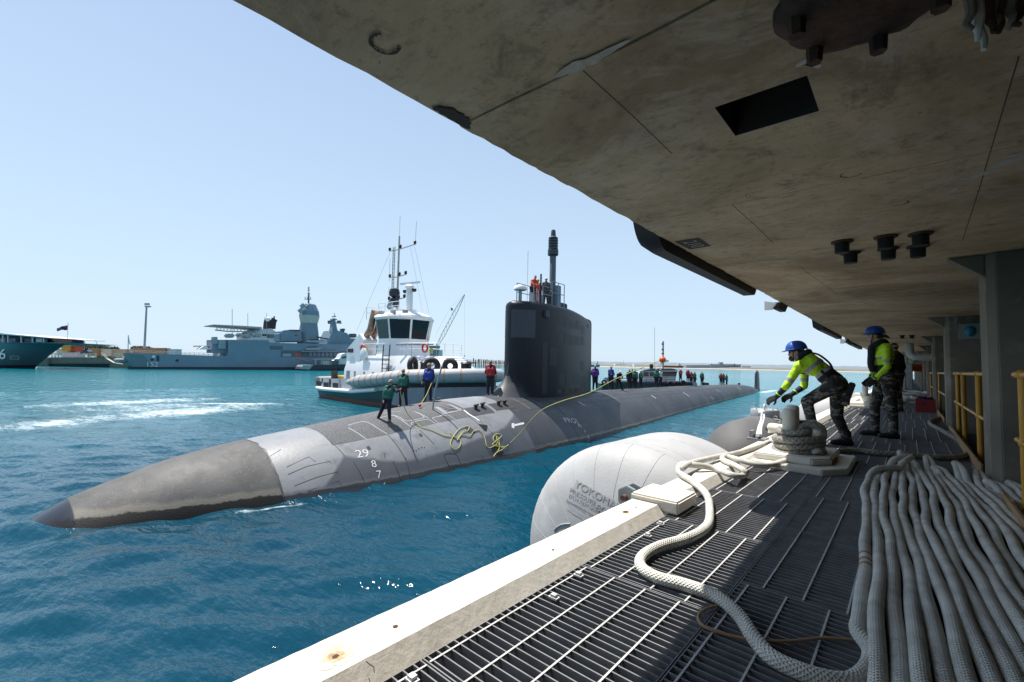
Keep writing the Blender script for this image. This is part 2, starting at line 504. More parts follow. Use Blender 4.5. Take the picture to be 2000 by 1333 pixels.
# far things; haze is put into the muted shore and hill colours
M("timber_pile", (0.035, 0.035, 0.042), 0.9, c2=(0.06, 0.055, 0.055), vs_=0.6)
M("shore_sand", (0.42, 0.36, 0.27), 0.95, c2=(0.34, 0.28, 0.21), vs_=0.01)
M("shore_green", (0.09, 0.1, 0.075), 0.95, c2=(0.16, 0.15, 0.12), vs_=0.008)
M("hill_blue", (0.16, 0.19, 0.21), 0.95, c2=(0.13, 0.16, 0.18), vs_=0.002)
M("building_white", (0.6, 0.62, 0.64), 0.7)
M("building_grey", (0.28, 0.33, 0.38), 0.7)
M("cargo_red", (0.35, 0.06, 0.03), 0.6)
M("cargo_orange", (0.6, 0.3, 0.03), 0.6)
M("cargo_blue", (0.07, 0.12, 0.18), 0.6)
M("leaf", (0.065, 0.085, 0.03), 0.8, c2=(0.035, 0.05, 0.018), vs_=1.2)
M("bark", (0.1, 0.07, 0.05), 0.9)
M("flag_blue", (0.01, 0.015, 0.09), 0.8)
M("flag_red", (0.4, 0.02, 0.03), 0.8)
M("crane_yellow", (0.5, 0.5, 0.45), 0.6)
M("crate_red", (0.3, 0.02, 0.02), 0.5)
M("bag_purple", (0.06, 0.02, 0.14), 0.75)


def rope_material(name, c, c2, lay=0.045, strands=5, depth=0.02):
    """braided rope: plaits from the tube's own length and girth coordinates"""
    m = bpy.data.materials.new(name); m.use_nodes = True
    t = m.node_tree; N = t.nodes; Lk = t.links; p = N["Principled BSDF"]
    p.inputs["Roughness"].default_value = 0.9; p.inputs["Specular IOR Level"].default_value = 0.2
    uv = N.new("ShaderNodeUVMap"); sep = N.new("ShaderNodeSeparateXYZ"); Lk.new(uv.outputs[0], sep.inputs[0])

    def mth(op, a, b=None):
        x = N.new("ShaderNodeMath"); x.operation = op
        for i, v in enumerate((a, b)):
            if v is None: continue
            if isinstance(v, (int, float)): x.inputs[i].default_value = v
            else: Lk.new(v, x.inputs[i])
        return x.outputs[0]
    ul = mth('MULTIPLY', sep.outputs[0], 2 * math.pi / lay)
    vl = mth('MULTIPLY', sep.outputs[1], 2 * math.pi * strands)
    a = mth('SINE', mth('ADD', ul, vl)); b = mth('SINE', mth('SUBTRACT', ul, vl))
    h = mth('MAXIMUM', a, b)
    hh = mth('MULTIPLY', mth('ADD', h, 1.0), 0.5)
    noise = N.new("ShaderNodeTexNoise"); noise.inputs["Scale"].default_value = 9; noise.inputs["Detail"].default_value = 5
    tc = N.new("ShaderNodeTexCoord"); Lk.new(tc.outputs["Object"], noise.inputs["Vector"])
    mx = N.new("ShaderNodeMix"); mx.data_type = 'RGBA'
    mr = N.new("ShaderNodeMapRange"); mr.inputs[1].default_value = 0.35; mr.inputs[2].default_value = 0.7
    Lk.new(noise.outputs[0], mr.inputs[0]); Lk.new(mr.outputs[0], mx.inputs[0])
    mx.inputs[6].default_value = (*c, 1); mx.inputs[7].default_value = (*c2, 1)
    Lk.new(mx.outputs[2], p.inputs["Base Color"])
    bp = N.new("ShaderNodeBump"); bp.inputs["Strength"].default_value = 1.0; bp.inputs["Distance"].default_value = depth
    Lk.new(hh, bp.inputs["Height"]); Lk.new(bp.outputs[0], p.inputs["Normal"])
    MAT[name] = m


rope_material("rope_white", (0.74, 0.72, 0.66), (0.54, 0.52, 0.47), 0.017, 10, 0.005)
rope_material("rope_grey", (0.33, 0.31, 0.27), (0.2, 0.185, 0.16), 0.05, 4, 0.009)


def text_geo(s, size=1.0, sub=0, spacing=1.0):
    """flat letter mesh: (verts N x 2, faces), centred"""
    cu = bpy.data.curves.new("t", 'FONT'); cu.body = s; cu.size = size
    cu.align_x = 'CENTER'; cu.align_y = 'CENTER'; cu.resolution_u = 3; cu.space_character = spacing
    o = bpy.data.objects.new("t", cu); col.objects.link(o)
    dg = bpy.context.evaluated_depsgraph_get()
    me = bpy.data.meshes.new_from_object(o.evaluated_get(dg))
    bm = bmesh.new(); bm.from_mesh(me)
    bmesh.ops.triangulate(bm, faces=bm.faces)
    if sub:
        for _ in range(sub):
            bmesh.ops.subdivide_edges(bm, edges=[e for e in bm.edges if e.calc_length() > size * 0.12], cuts=1, use_grid_fill=True)
            bmesh.ops.triangulate(bm, faces=bm.faces)
    bm.verts.ensure_lookup_table()
    V = np.array([(v.co.x, v.co.y) for v in bm.verts]); F = [tuple(v.index for v in f.verts) for f in bm.faces]
    bm.free(); bpy.data.objects.remove(o); bpy.data.curves.remove(cu); bpy.data.meshes.remove(me)
    return V, F


def text_plane(s, size, c, ex, ey, mat, parent, name="lettering", spacing=1.0, lift=0.0):
    V, F = text_geo(s, size, 0, spacing)
    c, ex, ey = (np.asarray(q, float) for q in (c, ex, ey))
    n = np.cross(ex, ey); n /= np.linalg.norm(n)
    return MB().add([c + x * ex + y * ey + n * lift for x, y in V], F).build(name, mat, parent)


def smooth_path(pts, n=8):
    """Catmull-Rom through the points"""
    P = np.array([np.asarray(p, float) for p in pts]); out = []
    for i in range(len(P) - 1):
        p0 = P[max(i - 1, 0)]; p1 = P[i]; p2 = P[i + 1]; p3 = P[min(i + 2, len(P) - 1)]
        for t in np.linspace(0, 1, n, endpoint=False):
            out.append(0.5 * ((2 * p1) + (-p0 + p2) * t + (2 * p0 - 5 * p1 + 4 * p2 - p3) * t * t + (-p0 + 3 * p1 - 3 * p2 + p3) * t ** 3))
    out.append(P[-1])
    return out
# ================================================================== the setting: water, far shore
def water_material():
    m = bpy.data.materials.new("sea_water"); m.use_nodes = True
    t = m.node_tree; N = t.nodes; Lk = t.links; p = N["Principled BSDF"]
    p.inputs["IOR"].default_value = 1.333
    p.inputs["Roughness"].default_value = 0.045
    p.inputs["Specular IOR Level"].default_value = 0.36
    tc = N.new("ShaderNodeTexCoord")

    def noise(scale, stretch, det, ro=0.55):
        mp = N.new("ShaderNodeMapping"); mp.inputs["Scale"].default_value = stretch
        mp.inputs["Rotation"].default_value = (0, 0, R_(-41))
        Lk.new(tc.outputs["Object"], mp.inputs[0])
        n = N.new("ShaderNodeTexNoise"); n.inputs["Scale"].default_value = scale
        n.inputs["Detail"].default_value = det; n.inputs["Roughness"].default_value = ro
        Lk.new(mp.outputs[0], n.inputs["Vector"]); return n.outputs[0]

    def mixc(f, a, b):
        x = N.new("ShaderNodeMix"); x.data_type = 'RGBA'
        Lk.new(f, x.inputs[0])
        for v, i in ((a, 6), (b, 7)):
            if isinstance(v, tuple): x.inputs[i].default_value = (*v, 1)
            else: Lk.new(v, x.inputs[i])
        return x.outputs[2]

    def rng_(s, a, b, c=0.0, d=1.0):
        r = N.new("ShaderNodeMapRange"); r.inputs[1].default_value = a; r.inputs[2].default_value = b
        r.inputs[3].default_value = c; r.inputs[4].default_value = d
        Lk.new(s, r.inputs[0]); return r.outputs[0]
    big = noise(0.035, (1, 1.6, 1), 3)
    base = mixc(rng_(big, 0.35, 0.65), (0.0005, 0.032, 0.058), (0.0008, 0.05, 0.082))
    # shallower, stirred turquoise water in the open basin
    att = N.new("ShaderNodeAttribute"); att.attribute_name = "shoal"
    base = mixc(att.outputs["Fac"], base, (0.003, 0.16, 0.2))
    # foam
    fa = N.new("ShaderNodeAttribute"); fa.attribute_name = "foam"
    fn = noise(0.32, (1.0, 2.0, 1), 6, 0.6)
    fn2 = noise(1.3, (1.0, 1.9, 1), 10, 0.78)
    add = N.new("ShaderNodeMath"); add.operation = 'ADD'
    add2 = N.new("ShaderNodeMath"); add2.operation = 'ADD'
    m1 = N.new("ShaderNodeMath"); m1.operation = 'MULTIPLY'; m1.inputs[1].default_value = 0.6; Lk.new(fn, m1.inputs[0])
    Lk.new(m1.outputs[0], add2.inputs[0]); Lk.new(fn2, add2.inputs[1])
    Lk.new(add2.outputs[0], add.inputs[0]); Lk.new(fa.outputs["Fac"], add.inputs[1])
    fm = rng_(add.outputs[0], 1.13, 1.5, 0.0, 0.92)
    colr = mixc(fm, base, (0.72, 0.78, 0.78))
    Lk.new(colr, p.inputs["Base Color"])
    rr = N.new("ShaderNodeMapRange"); rr.inputs[3].default_value = 0.06; rr.inputs[4].default_value = 0.8
    Lk.new(fm, rr.inputs[0]); Lk.new(rr.outputs[0], p.inputs["Roughness"])
    h1 = noise(0.42, (1, 2.4, 1), 4, 0.55)
    h2 = noise(2.6, (1, 2.4, 1), 3.0, 0.5)
    b1 = N.new("ShaderNodeBump"); Lk.new(rng_(att.outputs["Fac"], 0.0, 0.6, 0.12, 1.0), b1.inputs["Strength"]); b1.inputs["Distance"].default_value = 0.5
    Lk.new(h1, b1.inputs["Height"])
    b2 = N.new("ShaderNodeBump"); b2.inputs["Strength"].default_value = 1.0; b2.inputs["Distance"].default_value = 0.06
    Lk.new(h2, b2.inputs["Height"]); Lk.new(b1.outputs[0], b2.inputs["Normal"])
    Lk.new(b2.outputs[0], p.inputs["Normal"])
    MAT["sea_water"] = m


water_material()


def spaced(*segs):
    out = []
    for a, b, n, geo in segs:
        if geo:
            t = np.linspace(0, 1, n, endpoint=False) ** geo if geo > 0 else 1 - (1 - np.linspace(0, 1, n, endpoint=False)) ** (-geo)
        else: t = np.linspace(0, 1, n, endpoint=False)
        out.append(a + (b - a) * t)
    return np.concatenate(out + [[segs[-1][1]]])


def make_water():
    xs = spaced((-16000, -70, 60, -5), (-70, -28, 120, 0), (-28, -1, 205, 0), (-1, 40, 12, 0), (40, 16000, 16, 3))
    ys = spaced((-9000, -8, 24, -4), (-8, 32, 310, 0), (32, 100, 120, 0), (100, 18000, 60, 4))
    X, Y = np.meshgrid(xs, ys, indexing='ij')
    Z = np.zeros_like(X)
    dx = np.gradient(xs)[:, None] + 0 * X; dy = np.gradient(ys)[None, :] + 0 * Y
    sp = np.maximum(dx, dy)
    r = np.random.default_rng(3)
    for lam in (0.55, 0.62, 0.7, 0.8, 0.95, 1.1, 1.3, 1.55, 1.9, 2.4, 3.1, 4.2, 6.0):
        for _ in range(3):
            th = R_(128) + r.normal(0, 0.42)
            k = 2 * math.pi / lam
            amp = 0.0066 * lam ** 0.85 * (1.0 if lam < 1.3 else (1.3 / lam) ** 1.3)
            fade = np.clip((lam / sp - 3.0) / 3.0, 0, 1)
            ph = r.uniform(0, 6.28)
            wob = 0.7 * np.sin(X * 0.21 / lam ** 0.5 + ph) + 0.7 * np.sin(Y * 0.17 / lam ** 0.5 + 2 * ph)
            Z += amp * fade * np.sin(k * (math.cos(th) * X + math.sin(th) * Y) + ph + wob)
    # bow swell round the submarine's nose
    d = np.hypot(X + 15.5, Y - 0.9)
    Z += 0.06 * np.exp(-(d / 1.3) ** 2) + 0.035 * np.exp(-(d / 7.0) ** 2) * np.sin(2 * math.pi * d / 1.7)
    foam = np.zeros_like(X)

    def blob(cx, cy, a, b, th, s):
        c, sn = math.cos(th), math.sin(th)
        u = (X - cx) * c + (Y - cy) * sn; v = -(X - cx) * sn + (Y - cy) * c
        return s * np.exp(-(u / a) ** 2 - (v / b) ** 2)
    # tug wash across the basin
    for (p0, p1, wd, s) in (((-60, 800), (470, 776), 4.5, 0.5), ((40, 830), (560, 788), 4.5, 0.53), ((-60, 834), (250, 822), 4.0, 0.52), ((60, 808), (450, 788), 8.0, 0.44),
                            ((330, 789), (590, 789), 1.2, 0.6), ((-40, 745), (420, 742), 5.0, 0.3)):
        A = onz(*p0, 0); B = onz(*p1, 0); c = (A + B) / 2; d_ = B - A
        foam = np.maximum(foam, blob(c[0], c[1], np.linalg.norm(d_) * 0.55, wd, math.atan2(d_[1], d_[0]), s))
    for (p0, p1, wd, s) in (((400, 1012), (650, 975), 0.2, 0.5), ((1480, 768), (1520, 762), 1.2, 0.62)):  # first streak, along the hull, paints sun glitter together with foam
        A = onz(*p0, 0); B = onz(*p1, 0); c = (A + B) / 2; d_ = B - A
        foam = np.maximum(foam, blob(c[0], c[1], np.linalg.norm(d_) * 0.6, wd, math.atan2(d_[1], d_[0]), s))
    shoal = np.clip((np.hypot(X, Y) - 22) / 70, 0, 1) ** 0.8
    n1, n2 = X.shape
    V = np.stack([X, Y, Z], -1).reshape(-1, 3)
    I = np.arange(n1 * n2).reshape(n1, n2)
    Fc = np.stack([I[:-1, :-1], I[1:, :-1], I[1:, 1:], I[:-1, 1:]], -1).reshape(-1, 4)
    me = bpy.data.meshes.new("water")
    me.vertices.add(len(V)); me.vertices.foreach_set("co", V.ravel())
    me.loops.add(Fc.size); me.loops.foreach_set("vertex_index", Fc.ravel().astype(np.int32))
    me.polygons.add(len(Fc)); me.polygons.foreach_set("loop_start", np.arange(0, Fc.size, 4, dtype=np.int32))
    me.polygons.foreach_set("use_smooth", np.ones(len(Fc), bool))
    me.update(calc_edges=True)
    for nm, arr in (("foam", foam), ("shoal", shoal)):
        at = me.attributes.new(nm, 'FLOAT', 'POINT'); at.data.foreach_set("value", arr.ravel().astype(np.float32))
    me.materials.append(MAT["sea_water"])
    o = link("water", me); o["kind"] = "structure"


make_water()


def az_pt(px, dist, z):
    """point at ground distance along the bearing of an image column"""
    r = ray(px, 715); h = np.array([r[0], r[1], 0]); h /= np.linalg.norm(h)
    return np.array([h[0] * dist, h[1] * dist, z])


def shore(name, d0, d1, base, amp, seed, mat, p0, p1, zlow, n=220):
    rr = np.random.default_rng(seed); xs = np.linspace(p0, p1, n)
    hz = base + amp * (0.5 * np.interp(xs, np.linspace(p0, p1, 24), rr.random(24)) + 0.3 * np.interp(xs, np.linspace(p0, p1, 70), rr.random(70)) + 0.2 * rr.random(n))
    rows = [[az_pt(x, d0, zlow) for x in xs], [az_pt(x, d0 * 1.006, zlow + (base - zlow) * 0.25) for x in xs],
            [az_pt(x, d0 + (d1 - d0) * 0.3, h) for x, h in zip(xs, hz)], [az_pt(x, d1, h * 0.9) for x, h in zip(xs, hz)], [az_pt(x, d1 * 1.05, zlow) for x in xs]]
    o = MB().grid(rows).build(name, mat, None, smooth='all'); o["kind"] = "structure"


shore("beach", 4300, 4500, 4, 2, 1, "shore_sand", -700, 2600, -2)
shore("far_shore", 4520, 5200, 11, 15, 2, "shore_green", -700, 2600, -2, 420)
shore("hills", 13000, 16000, 95, 75, 5, "hill_blue", -700, 2600, -5, 300)


def dbox(mb, x0, y0, x1, y1, d, thick, m=0):
    """a block facing the camera at ground distance d whose front spans those image corners"""
    f = _f0
    P = [on_plane(x, y, CAM + f * d, f) for x, y in ((x0, y1), (x1, y1), (x1, y0), (x0, y0))]
    return mb.prism(P, f * thick, m)


def dpoly(mb, pts, d, thick, m=0):
    return mb.prism([on_plane(x, y, CAM + _f0 * d, _f0) for x, y in pts], _f0 * thick, m)


def dline(mb, pts, d, r, m=0, n=6):
    return mb.tube([on_plane(x, y, CAM + _f0 * d, _f0) for x, y in pts], r, n, m)


# grain terminal, sheds and ships on the far side of the sound
g = wempty("grain_terminal", on_plane(1390, 719, CAM + _f0 * 4250, _f0), "pale blue-grey grain terminal with a tall square tower on the far shore", "building")
b = MB(); dbox(b, 1388, 712, 1447, 721, 4250, 60); dbox(b, 1340, 713.5, 1388, 721, 4260, 60); b.build("silo_block", "building_grey", g)
b = MB(); dbox(b, 1405.5, 708, 1412.5, 712, 4251, 40); b.build("tower", "building_grey", g)
b = MB(); dbox(b, 1388, 711, 1391.5, 712, 4252, 30); b.build("tower", "building_grey", g)
b = MB(); dbox(b, 1412.5, 714, 1448, 715.6, 4244, 6)
for x in range(1414, 1448, 5): dbox(b, x, 715.6, x + 0.8, 721, 4245, 6)
b.build("conveyor_gallery", "building_grey", g)
b = MB(); dbox(b, 1434.4, 710.5, 1435.6, 721, 4240, 6); b.build("loader_mast", "navy_grey_dark", g)
for i, (x0, y0, x1, y1, lab) in enumerate(((1364, 715, 1387, 718.6, "long white shed left of the grain terminal on the far shore"),
                                           (1448, 715.2, 1466, 720.6, "white shed right of the grain terminal on the far shore"),
                                           (1201, 711.5, 1222, 713.6, "small white warehouse on the far shore behind the purple-vested sailor's line"),
                                           (1238, 712.5, 1262, 715.4, "white storage tanks row left of the boat's whip aerial on the far shore"))):
    g = wempty("warehouse", on_plane((x0 + x1) / 2, y1, CAM + _f0 * 4330, _f0), lab, "building")
    b = MB(); dbox(b, x0, y0 + 1, x1, y1 + 0.6, 4330, 50); b.build("wall", "building_white", g)
    b = MB(); dpoly(b, ((x0, y0 + 1), (x1, y0 + 1), (x1 - 1, y0), (x0 + 1, y0)), 4331, 48); b.build("roof", "building_white", g)
for (px, yt, yb, lab) in ((1217.5, 704.5, 713, "thin factory chimney on the far shore"), (1212, 707.5, 713, "shorter factory chimney on the far shore")):
    b = MB(); dline(b, ((px, yb), (px, yt)), 4400, 1.6); tag(b.build("chimney_stack", "building_grey"), lab, "chimney")


def far_ship(label, d, hull, house, masts, hm):
    P = on_plane(hull[0][0], hull[0][1], CAM + _f0 * d, _f0)
    g = wempty("cargo_ship", P, label, "ship")
    b = MB(); dpoly(b, hull, d, 25); b.build("hull", hm, g)
    b = MB()
    for q in house: dbox(b, *q, d + 2, 20)
    b.build("superstructure", "building_white", g)
    for q in masts:
        b = MB(); dline(b, q, d + 8, 0.9); b.build("mast", "navy_grey_dark", g)


far_ship("far grey cargo ship just right of the sail with deck derricks", 2600, [(1146, 717), (1171, 717), (1172, 713), (1146, 713)],
         [(1163, 709.5, 1169, 713), (1165, 707.5, 1168, 709.5)], [((1150, 713), (1150, 708)), ((1155, 713), (1155, 707.5)), ((1160, 713), (1160, 707.5)), ((1166.5, 707.5), (1166.5, 704.5))], "cargo_blue")
far_ship("long low dark bulk carrier with white house at its stern, behind the workboat mast", 3000, [(1296, 718.6), (1333, 719.2), (1336, 716.2), (1334, 715), (1296, 714.4)],
         [(1324, 712.5, 1331, 715), (1325, 711, 1329, 712.5)], [((1327, 711), (1327, 709)), ((1300, 714.5), (1300, 713))], "cargo_red")

# ================================================================== the wharf
DECK = 3.0
CEIL = 5.07
EDGE = -1.5
WY0, WY1 = -45.0, 95.0  # run extended unseen behind the camera, added to darken the walkway

# lower deck: supporting beam, under-plate, kerb, grating panels
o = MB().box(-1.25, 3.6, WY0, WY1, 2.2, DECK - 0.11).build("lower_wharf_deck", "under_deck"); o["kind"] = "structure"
deck = o


def grating_mesh(seed, x0, x1, ln):
    r = random.Random(seed); b = MB()
    y = 0.02; pitch = 0.0405
    k = 0
    while y < ln - 0.012:
        b.box(x0 + 0.004, x1 - 0.004, y - 0.0026, y + 0.0026, -0.035, 0.0)
        y += pitch; k += 1
    n = int((x1 - x0) / 0.155); off = r.uniform(0.03, 0.1)
    for i in range(n + 1):
        x = x0 + off + i * 0.155
        if x < x1 - 0.02: b.box(x - 0.0035, x + 0.0035, 0.006, ln - 0.006, -0.008, 0.0022, 1)
    for yy in (0.0035, ln - 0.0035): b.box(x0, x1, yy - 0.0025, yy + 0.0025, -0.037, -0.001)
    for xx in (x0 + 0.002, x1 - 0.002): b.box(xx - 0.002, xx + 0.002, 0.007, ln - 0.007, -0.0365, -0.0015)
    return b.mesh("grating_panel", ["grating_bar", "grating_rod"])


gm = [[grating_mesh(s * 7 + k, xa, xb, 0.985) for s in range(4)] for k, (xa, xb) in enumerate(((-1.255, -0.62), (-0.615, -0.03), (-0.025, 0.62)))]
yy = -1.3 + 0.31
i = 0
while yy < 55:
    for k in range(3):
        if yy + k * 0.17 < 55 and not (k < 1 and 5.0 < yy < 5.9 and False):
            o = link("grating_panel", gm[k][(i * 3 + k * 2) % 4], deck); o.location = (0, yy + (0.0, 0.37, 0.16)[k], DECK)
    yy += 0.99; i += 1
o = MB().box(-1.2, 0.62, 55.6, WY1, DECK - 0.1, DECK - 0.005).build("walkway_plate", "galvanised", deck)

# edge kerb: cast lengths with inner face sloped, a shape added to catch the sun
kerb = empty("wharf_kerb"); kerb["kind"] = "structure"
KT = DECK + 0.06


def kerb_len(y0, y1, top=KT, xin=-1.262, xout=-1.505):
    prof = [(xout, DECK - 0.55), (xin, DECK - 0.55), (xin + 0.01, DECK - 0.012), (xin - 0.045, top), (xout + 0.012, top), (xout, top - 0.012)]
    nseg = max(2, int((y1 - y0) / 0.05)) if y1 < 9 else 6
    rows = []
    for j in range(nseg + 1):
        y = y0 + (y1 - y0) * j / nseg
        row = []
        for q, (x, z) in enumerate(prof):
            jit = 0.0 if q in (0, 1) else 0.0009
            row.append((x + random.gauss(0, jit), y, z + random.gauss(0, jit * 0.5)))
        rows.append(row)
    b = MB().grid(rows, closed_u=True)
    b.add(rows[0], [tuple(range(6))]); b.add(rows[-1], [tuple(range(5, -1, -1))])
    b.build("kerb_segment", "concrete_kerb", kerb)


ks = [-3.0, 1.2, 3.02, 3.40, 5.15]
for a_, b_ in ((-45, -3.006), (-3.0, 3.018), (3.402, 9.0), (9.006, 15.0), (15.006, 21.0), (21.006, 30.0), (30.006, 42), (42.006, 60), (60.006, 95)):
    kerb_len(a_, b_)
# raised steel-capped mooring block set into the kerb, with a shackle lug on its water side
t = wempty("mooring_lug_block", (-1.33, 3.21, DECK), "raised cream block on the kerb with a grey steel shackle lug over the white fender", "mooring lug")
MB().box(-1.515, -1.17, 3.03, 3.39, DECK + 0.012, DECK + 0.1).build("cap_block", "concrete_kerb", t, smooth=True, bevel=0.012)
MB().box(-1.25, -1.2, 3.4, 3.42, DECK + 0.01, DECK + 0.05).build("edge_shim", "rust", t)
b = MB()
for y_ in (3.1, 3.21):
    b.prism([(-1.517, y_, DECK - 0.03), (-1.517, y_, DECK + 0.1), (-1.58, y_, DECK + 0.12), (-1.65, y_, DECK + 0.08), (-1.65, y_, DECK - 0.01), (-1.6, y_, DECK - 0.06)], (0, 0.03, 0))
b.build("lug_plate", "box_grey", t, smooth=True, bevel=0.004)
MB().cyl((-1.59, 3.06, DECK + 0.035), (-1.59, 3.28, DECK + 0.035), 0.022, 14).build("pin", "rust", t, smooth=True)

# blemishes on the kerb: cored sockets, rust halos, a crack
for (px, py, r0, nm) in ((1222, 1001, 0.017, "drill_hole"), (1242, 992, 0.006, "drill_hole"), (1080, 1075, 0.006, "drill_hole"), (772, 1225, 0.008, "drill_hole"), (655, 1284, 0.009, "drill_hole")):
    P = onz(px, py, KT)
    b = MB()
    ring = [(P[0] + r0 * random.uniform(0.8, 1.15) * math.cos(q), P[1] + r0 * 1.25 * random.uniform(0.85, 1.15) * math.sin(q), KT + 0.0035) for q in np.linspace(0, 2 * math.pi, 16, endpoint=False)]
    b.add(ring, [tuple(range(16))]); b.build(nm, "rust_dark", kerb)
for (px, py, r0) in ((1222, 1001, 0.03), (655, 1280, 0.04)):
    P = onz(px, py, KT)
    for k, (f_, mt) in enumerate(((1.5, "stain_pale"), (1.0, "rust_stain"), (0.55, "stain_deep"))):
        b = MB(); n = 48; j = np.cumsum(rng.normal(0, 0.07, n)); j -= np.linspace(0, j[-1], n)
        ring = [(P[0] + r0 * f_ * (1 + j[q_] + rng.normal(0, 0.05)) * math.cos(2 * math.pi * q_ / n), P[1] + r0 * f_ * 1.35 * (1 + j[q_] + rng.normal(0, 0.05)) * math.sin(2 * math.pi * q_ / n), KT + 0.0012 + 0.0006 * k) for q_ in range(n)]
        b.add(ring, [tuple(range(n))]); b.build("rust_halo", mt, kerb)
pts = [onz(x, y, KT + 0.0015) for x, y in ((715, 1292), (722, 1298), (730, 1303), (731, 1314))]
MB().tube(pts, 0.0016, 5).build("hairline_crack", "rust_dark", kerb)

# bright saddle clips holding the grating edge
for (px, py) in ((805, 1325), (1082, 1165), (1130, 1122), (1265, 1045), (1290, 1022), (1364, 965), (1385, 946), (1440, 905)):
    P = onz(px, py, DECK + 0.012)
    b = MB().box(P[0] - 0.022, P[0] + 0.022, P[1] - 0.014, P[1] + 0.014, DECK + 0.003, DECK + 0.011)
    b.box(P[0] - 0.012, P[0] + 0.012, P[1] - 0.011, P[1] + 0.011, DECK + 0.011, DECK + 0.022)
    b.build("grating_clip", "galvanised_light", deck)

# ---- upper deck slab overhead, cast in bays with a recessed ragged joint between bays
slab = empty("upper_wharf_deck", (0, 0, CEIL)); slab["kind"] = "structure"; slab["_world"] = 1
XB = 6.0


def ragged(y, seed, amp):
    r = np.random.default_rng(seed); n = 46
    x = np.linspace(EDGE, XB, n); j = np.cumsum(r.normal(0, amp, n)); j -= np.linspace(j[0], j[-1], n)
    return x, y + j


def bay(x0s, y0s, y1s, hole=None, seed=0, dz=0.0):
    r = np.random.default_rng(seed)
    z = CEIL + dz
    b = MB(); n = len(x0s)
    rows = []
    yt = np.linspace(0, 1, 26)
    xs = list(x0s)
    if hole:
        for q in hole[:2]: xs.append(q)
        xs = sorted(set(xs))
    y0 = np.interp(xs, x0s, y0s) + 0.003; y1 = np.interp(xs, x0s, y1s) - 0.003
    ys = [y0 + (y1 - y0) * t_ for t_ in yt]
    if hole:
        for q in hole[2:]:
            ys.append(np.full(len(xs), q))
        ys = sorted(ys, key=lambda a: a[0])
    P = []
    for Yr in ys:
        row = []
        for x, y in zip(xs, Yr):
            jx = x
            if x == xs[0]: jx = x + abs(r.normal(0, 0.006)) - 0.003
            row.append((jx, y, z))
        P.append(row)
    F = []; nb = len(xs)
    for i_ in range(len(P) - 1):
        for j_ in range(nb - 1):
            cx_ = (xs[j_] + xs[j_ + 1]) / 2; cy_ = (P[i_][j_][1] + P[i_ + 1][j_ + 1][1]) / 2
            if hole and hole[0] < cx_ < hole[1] and hole[2] < cy_ < hole[3]: continue
            F.append((i_ * nb + j_, (i_ + 1) * nb + j_, (i_ + 1) * nb + j_ + 1, i_ * nb + j_ + 1))
    b.add([q for row in P for q in row], F)
    # outer fascia, chamfered arris and joint faces
    fr = [row[0] for row in P]
    b.grid([fr, [(q[0] - 0.012, q[1], q[2] + 0.014) for q in fr], [(EDGE - 0.016, q[1], q[2] + 0.95) for q in fr]])
    for row in (P[0], P[-1]): b.grid([row, [(q[0], q[1], q[2] + 0.95) for q in row]])
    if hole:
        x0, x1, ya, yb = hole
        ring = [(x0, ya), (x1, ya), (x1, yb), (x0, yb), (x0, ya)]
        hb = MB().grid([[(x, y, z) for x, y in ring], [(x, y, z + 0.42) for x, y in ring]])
        hb.add([(x, y, z + 0.42) for x, y in ring[:4]], [(0, 1, 2, 3)]); hb.build("recess_shade", "mark_dark", slab)  # hole walls coloured dark to stand for the shade inside
    b.build("slab_bay", "concrete_ceiling", slab, smooth=True)


js = [(-45.0, 0), (-20.0, 0), (-4.6, 0), (-1.6, 0.003), (1.31, 0.006), (3.08, 0.003), (4.9, 0.004), (8.0, 0.003), (11.3, 0.003), (14.4, 0.003), (17.5, 0.003), (20.6, 0.003), (26.5, 0), (32.5, 0), (44, 0), (60, 0), (95, 0)]
rag = [ragged(y, 40 + i_, a) for i_, (y, a) in enumerate(js)]
for i_ in range(len(js) - 1):
    bay(rag[i_][0], rag[i_][1], rag[i_ + 1][1], (-0.575, -0.255, 1.875, 2.17) if i_ == 4 else None, i_, 0.006 if i_ == 3 else 0.0)
MB().box(EDGE + 0.06, XB, -45, 95, CEIL + 0.43, CEIL + 0.97).build("slab_core", "concrete_dark", slab)

# cast-in features on the soffit
def soffit_ring(px, py, r0, wd, frac, mat="mark_dark", name="form_tie_patch"):
    P = onz(px, py, CEIL); b = MB(); n = 40
    a0 = random.uniform(0, 6.28); V = []; F = []
    for j in range(int(n * frac) + 1):
        q = a0 + 2 * math.pi * j / n
        ww = wd * random.uniform(0.35, 1.2)
        for rr in (r0 - ww, r0 + ww * 0.3): V.append((P[0] + rr * math.cos(q), P[1] + rr * math.sin(q), CEIL - 0.003))
    for j in range(int(n * frac)): F.append((2 * j, 2 * j + 1, 2 * j + 3, 2 * j + 2))
    b.add(V, F).build(name, mat, slab)


random.seed(21)
for a in ((752, 85, 0.05, 0.012, 0.72), (1280, 421, 0.055, 0.004, 0.9), (1474, 380, 0.05, 0.004, 0.7), (1663, 339, 0.05, 0.006, 0.55), (1755, 397, 0.05, 0.006, 0.5)):
    soffit_ring(*a)


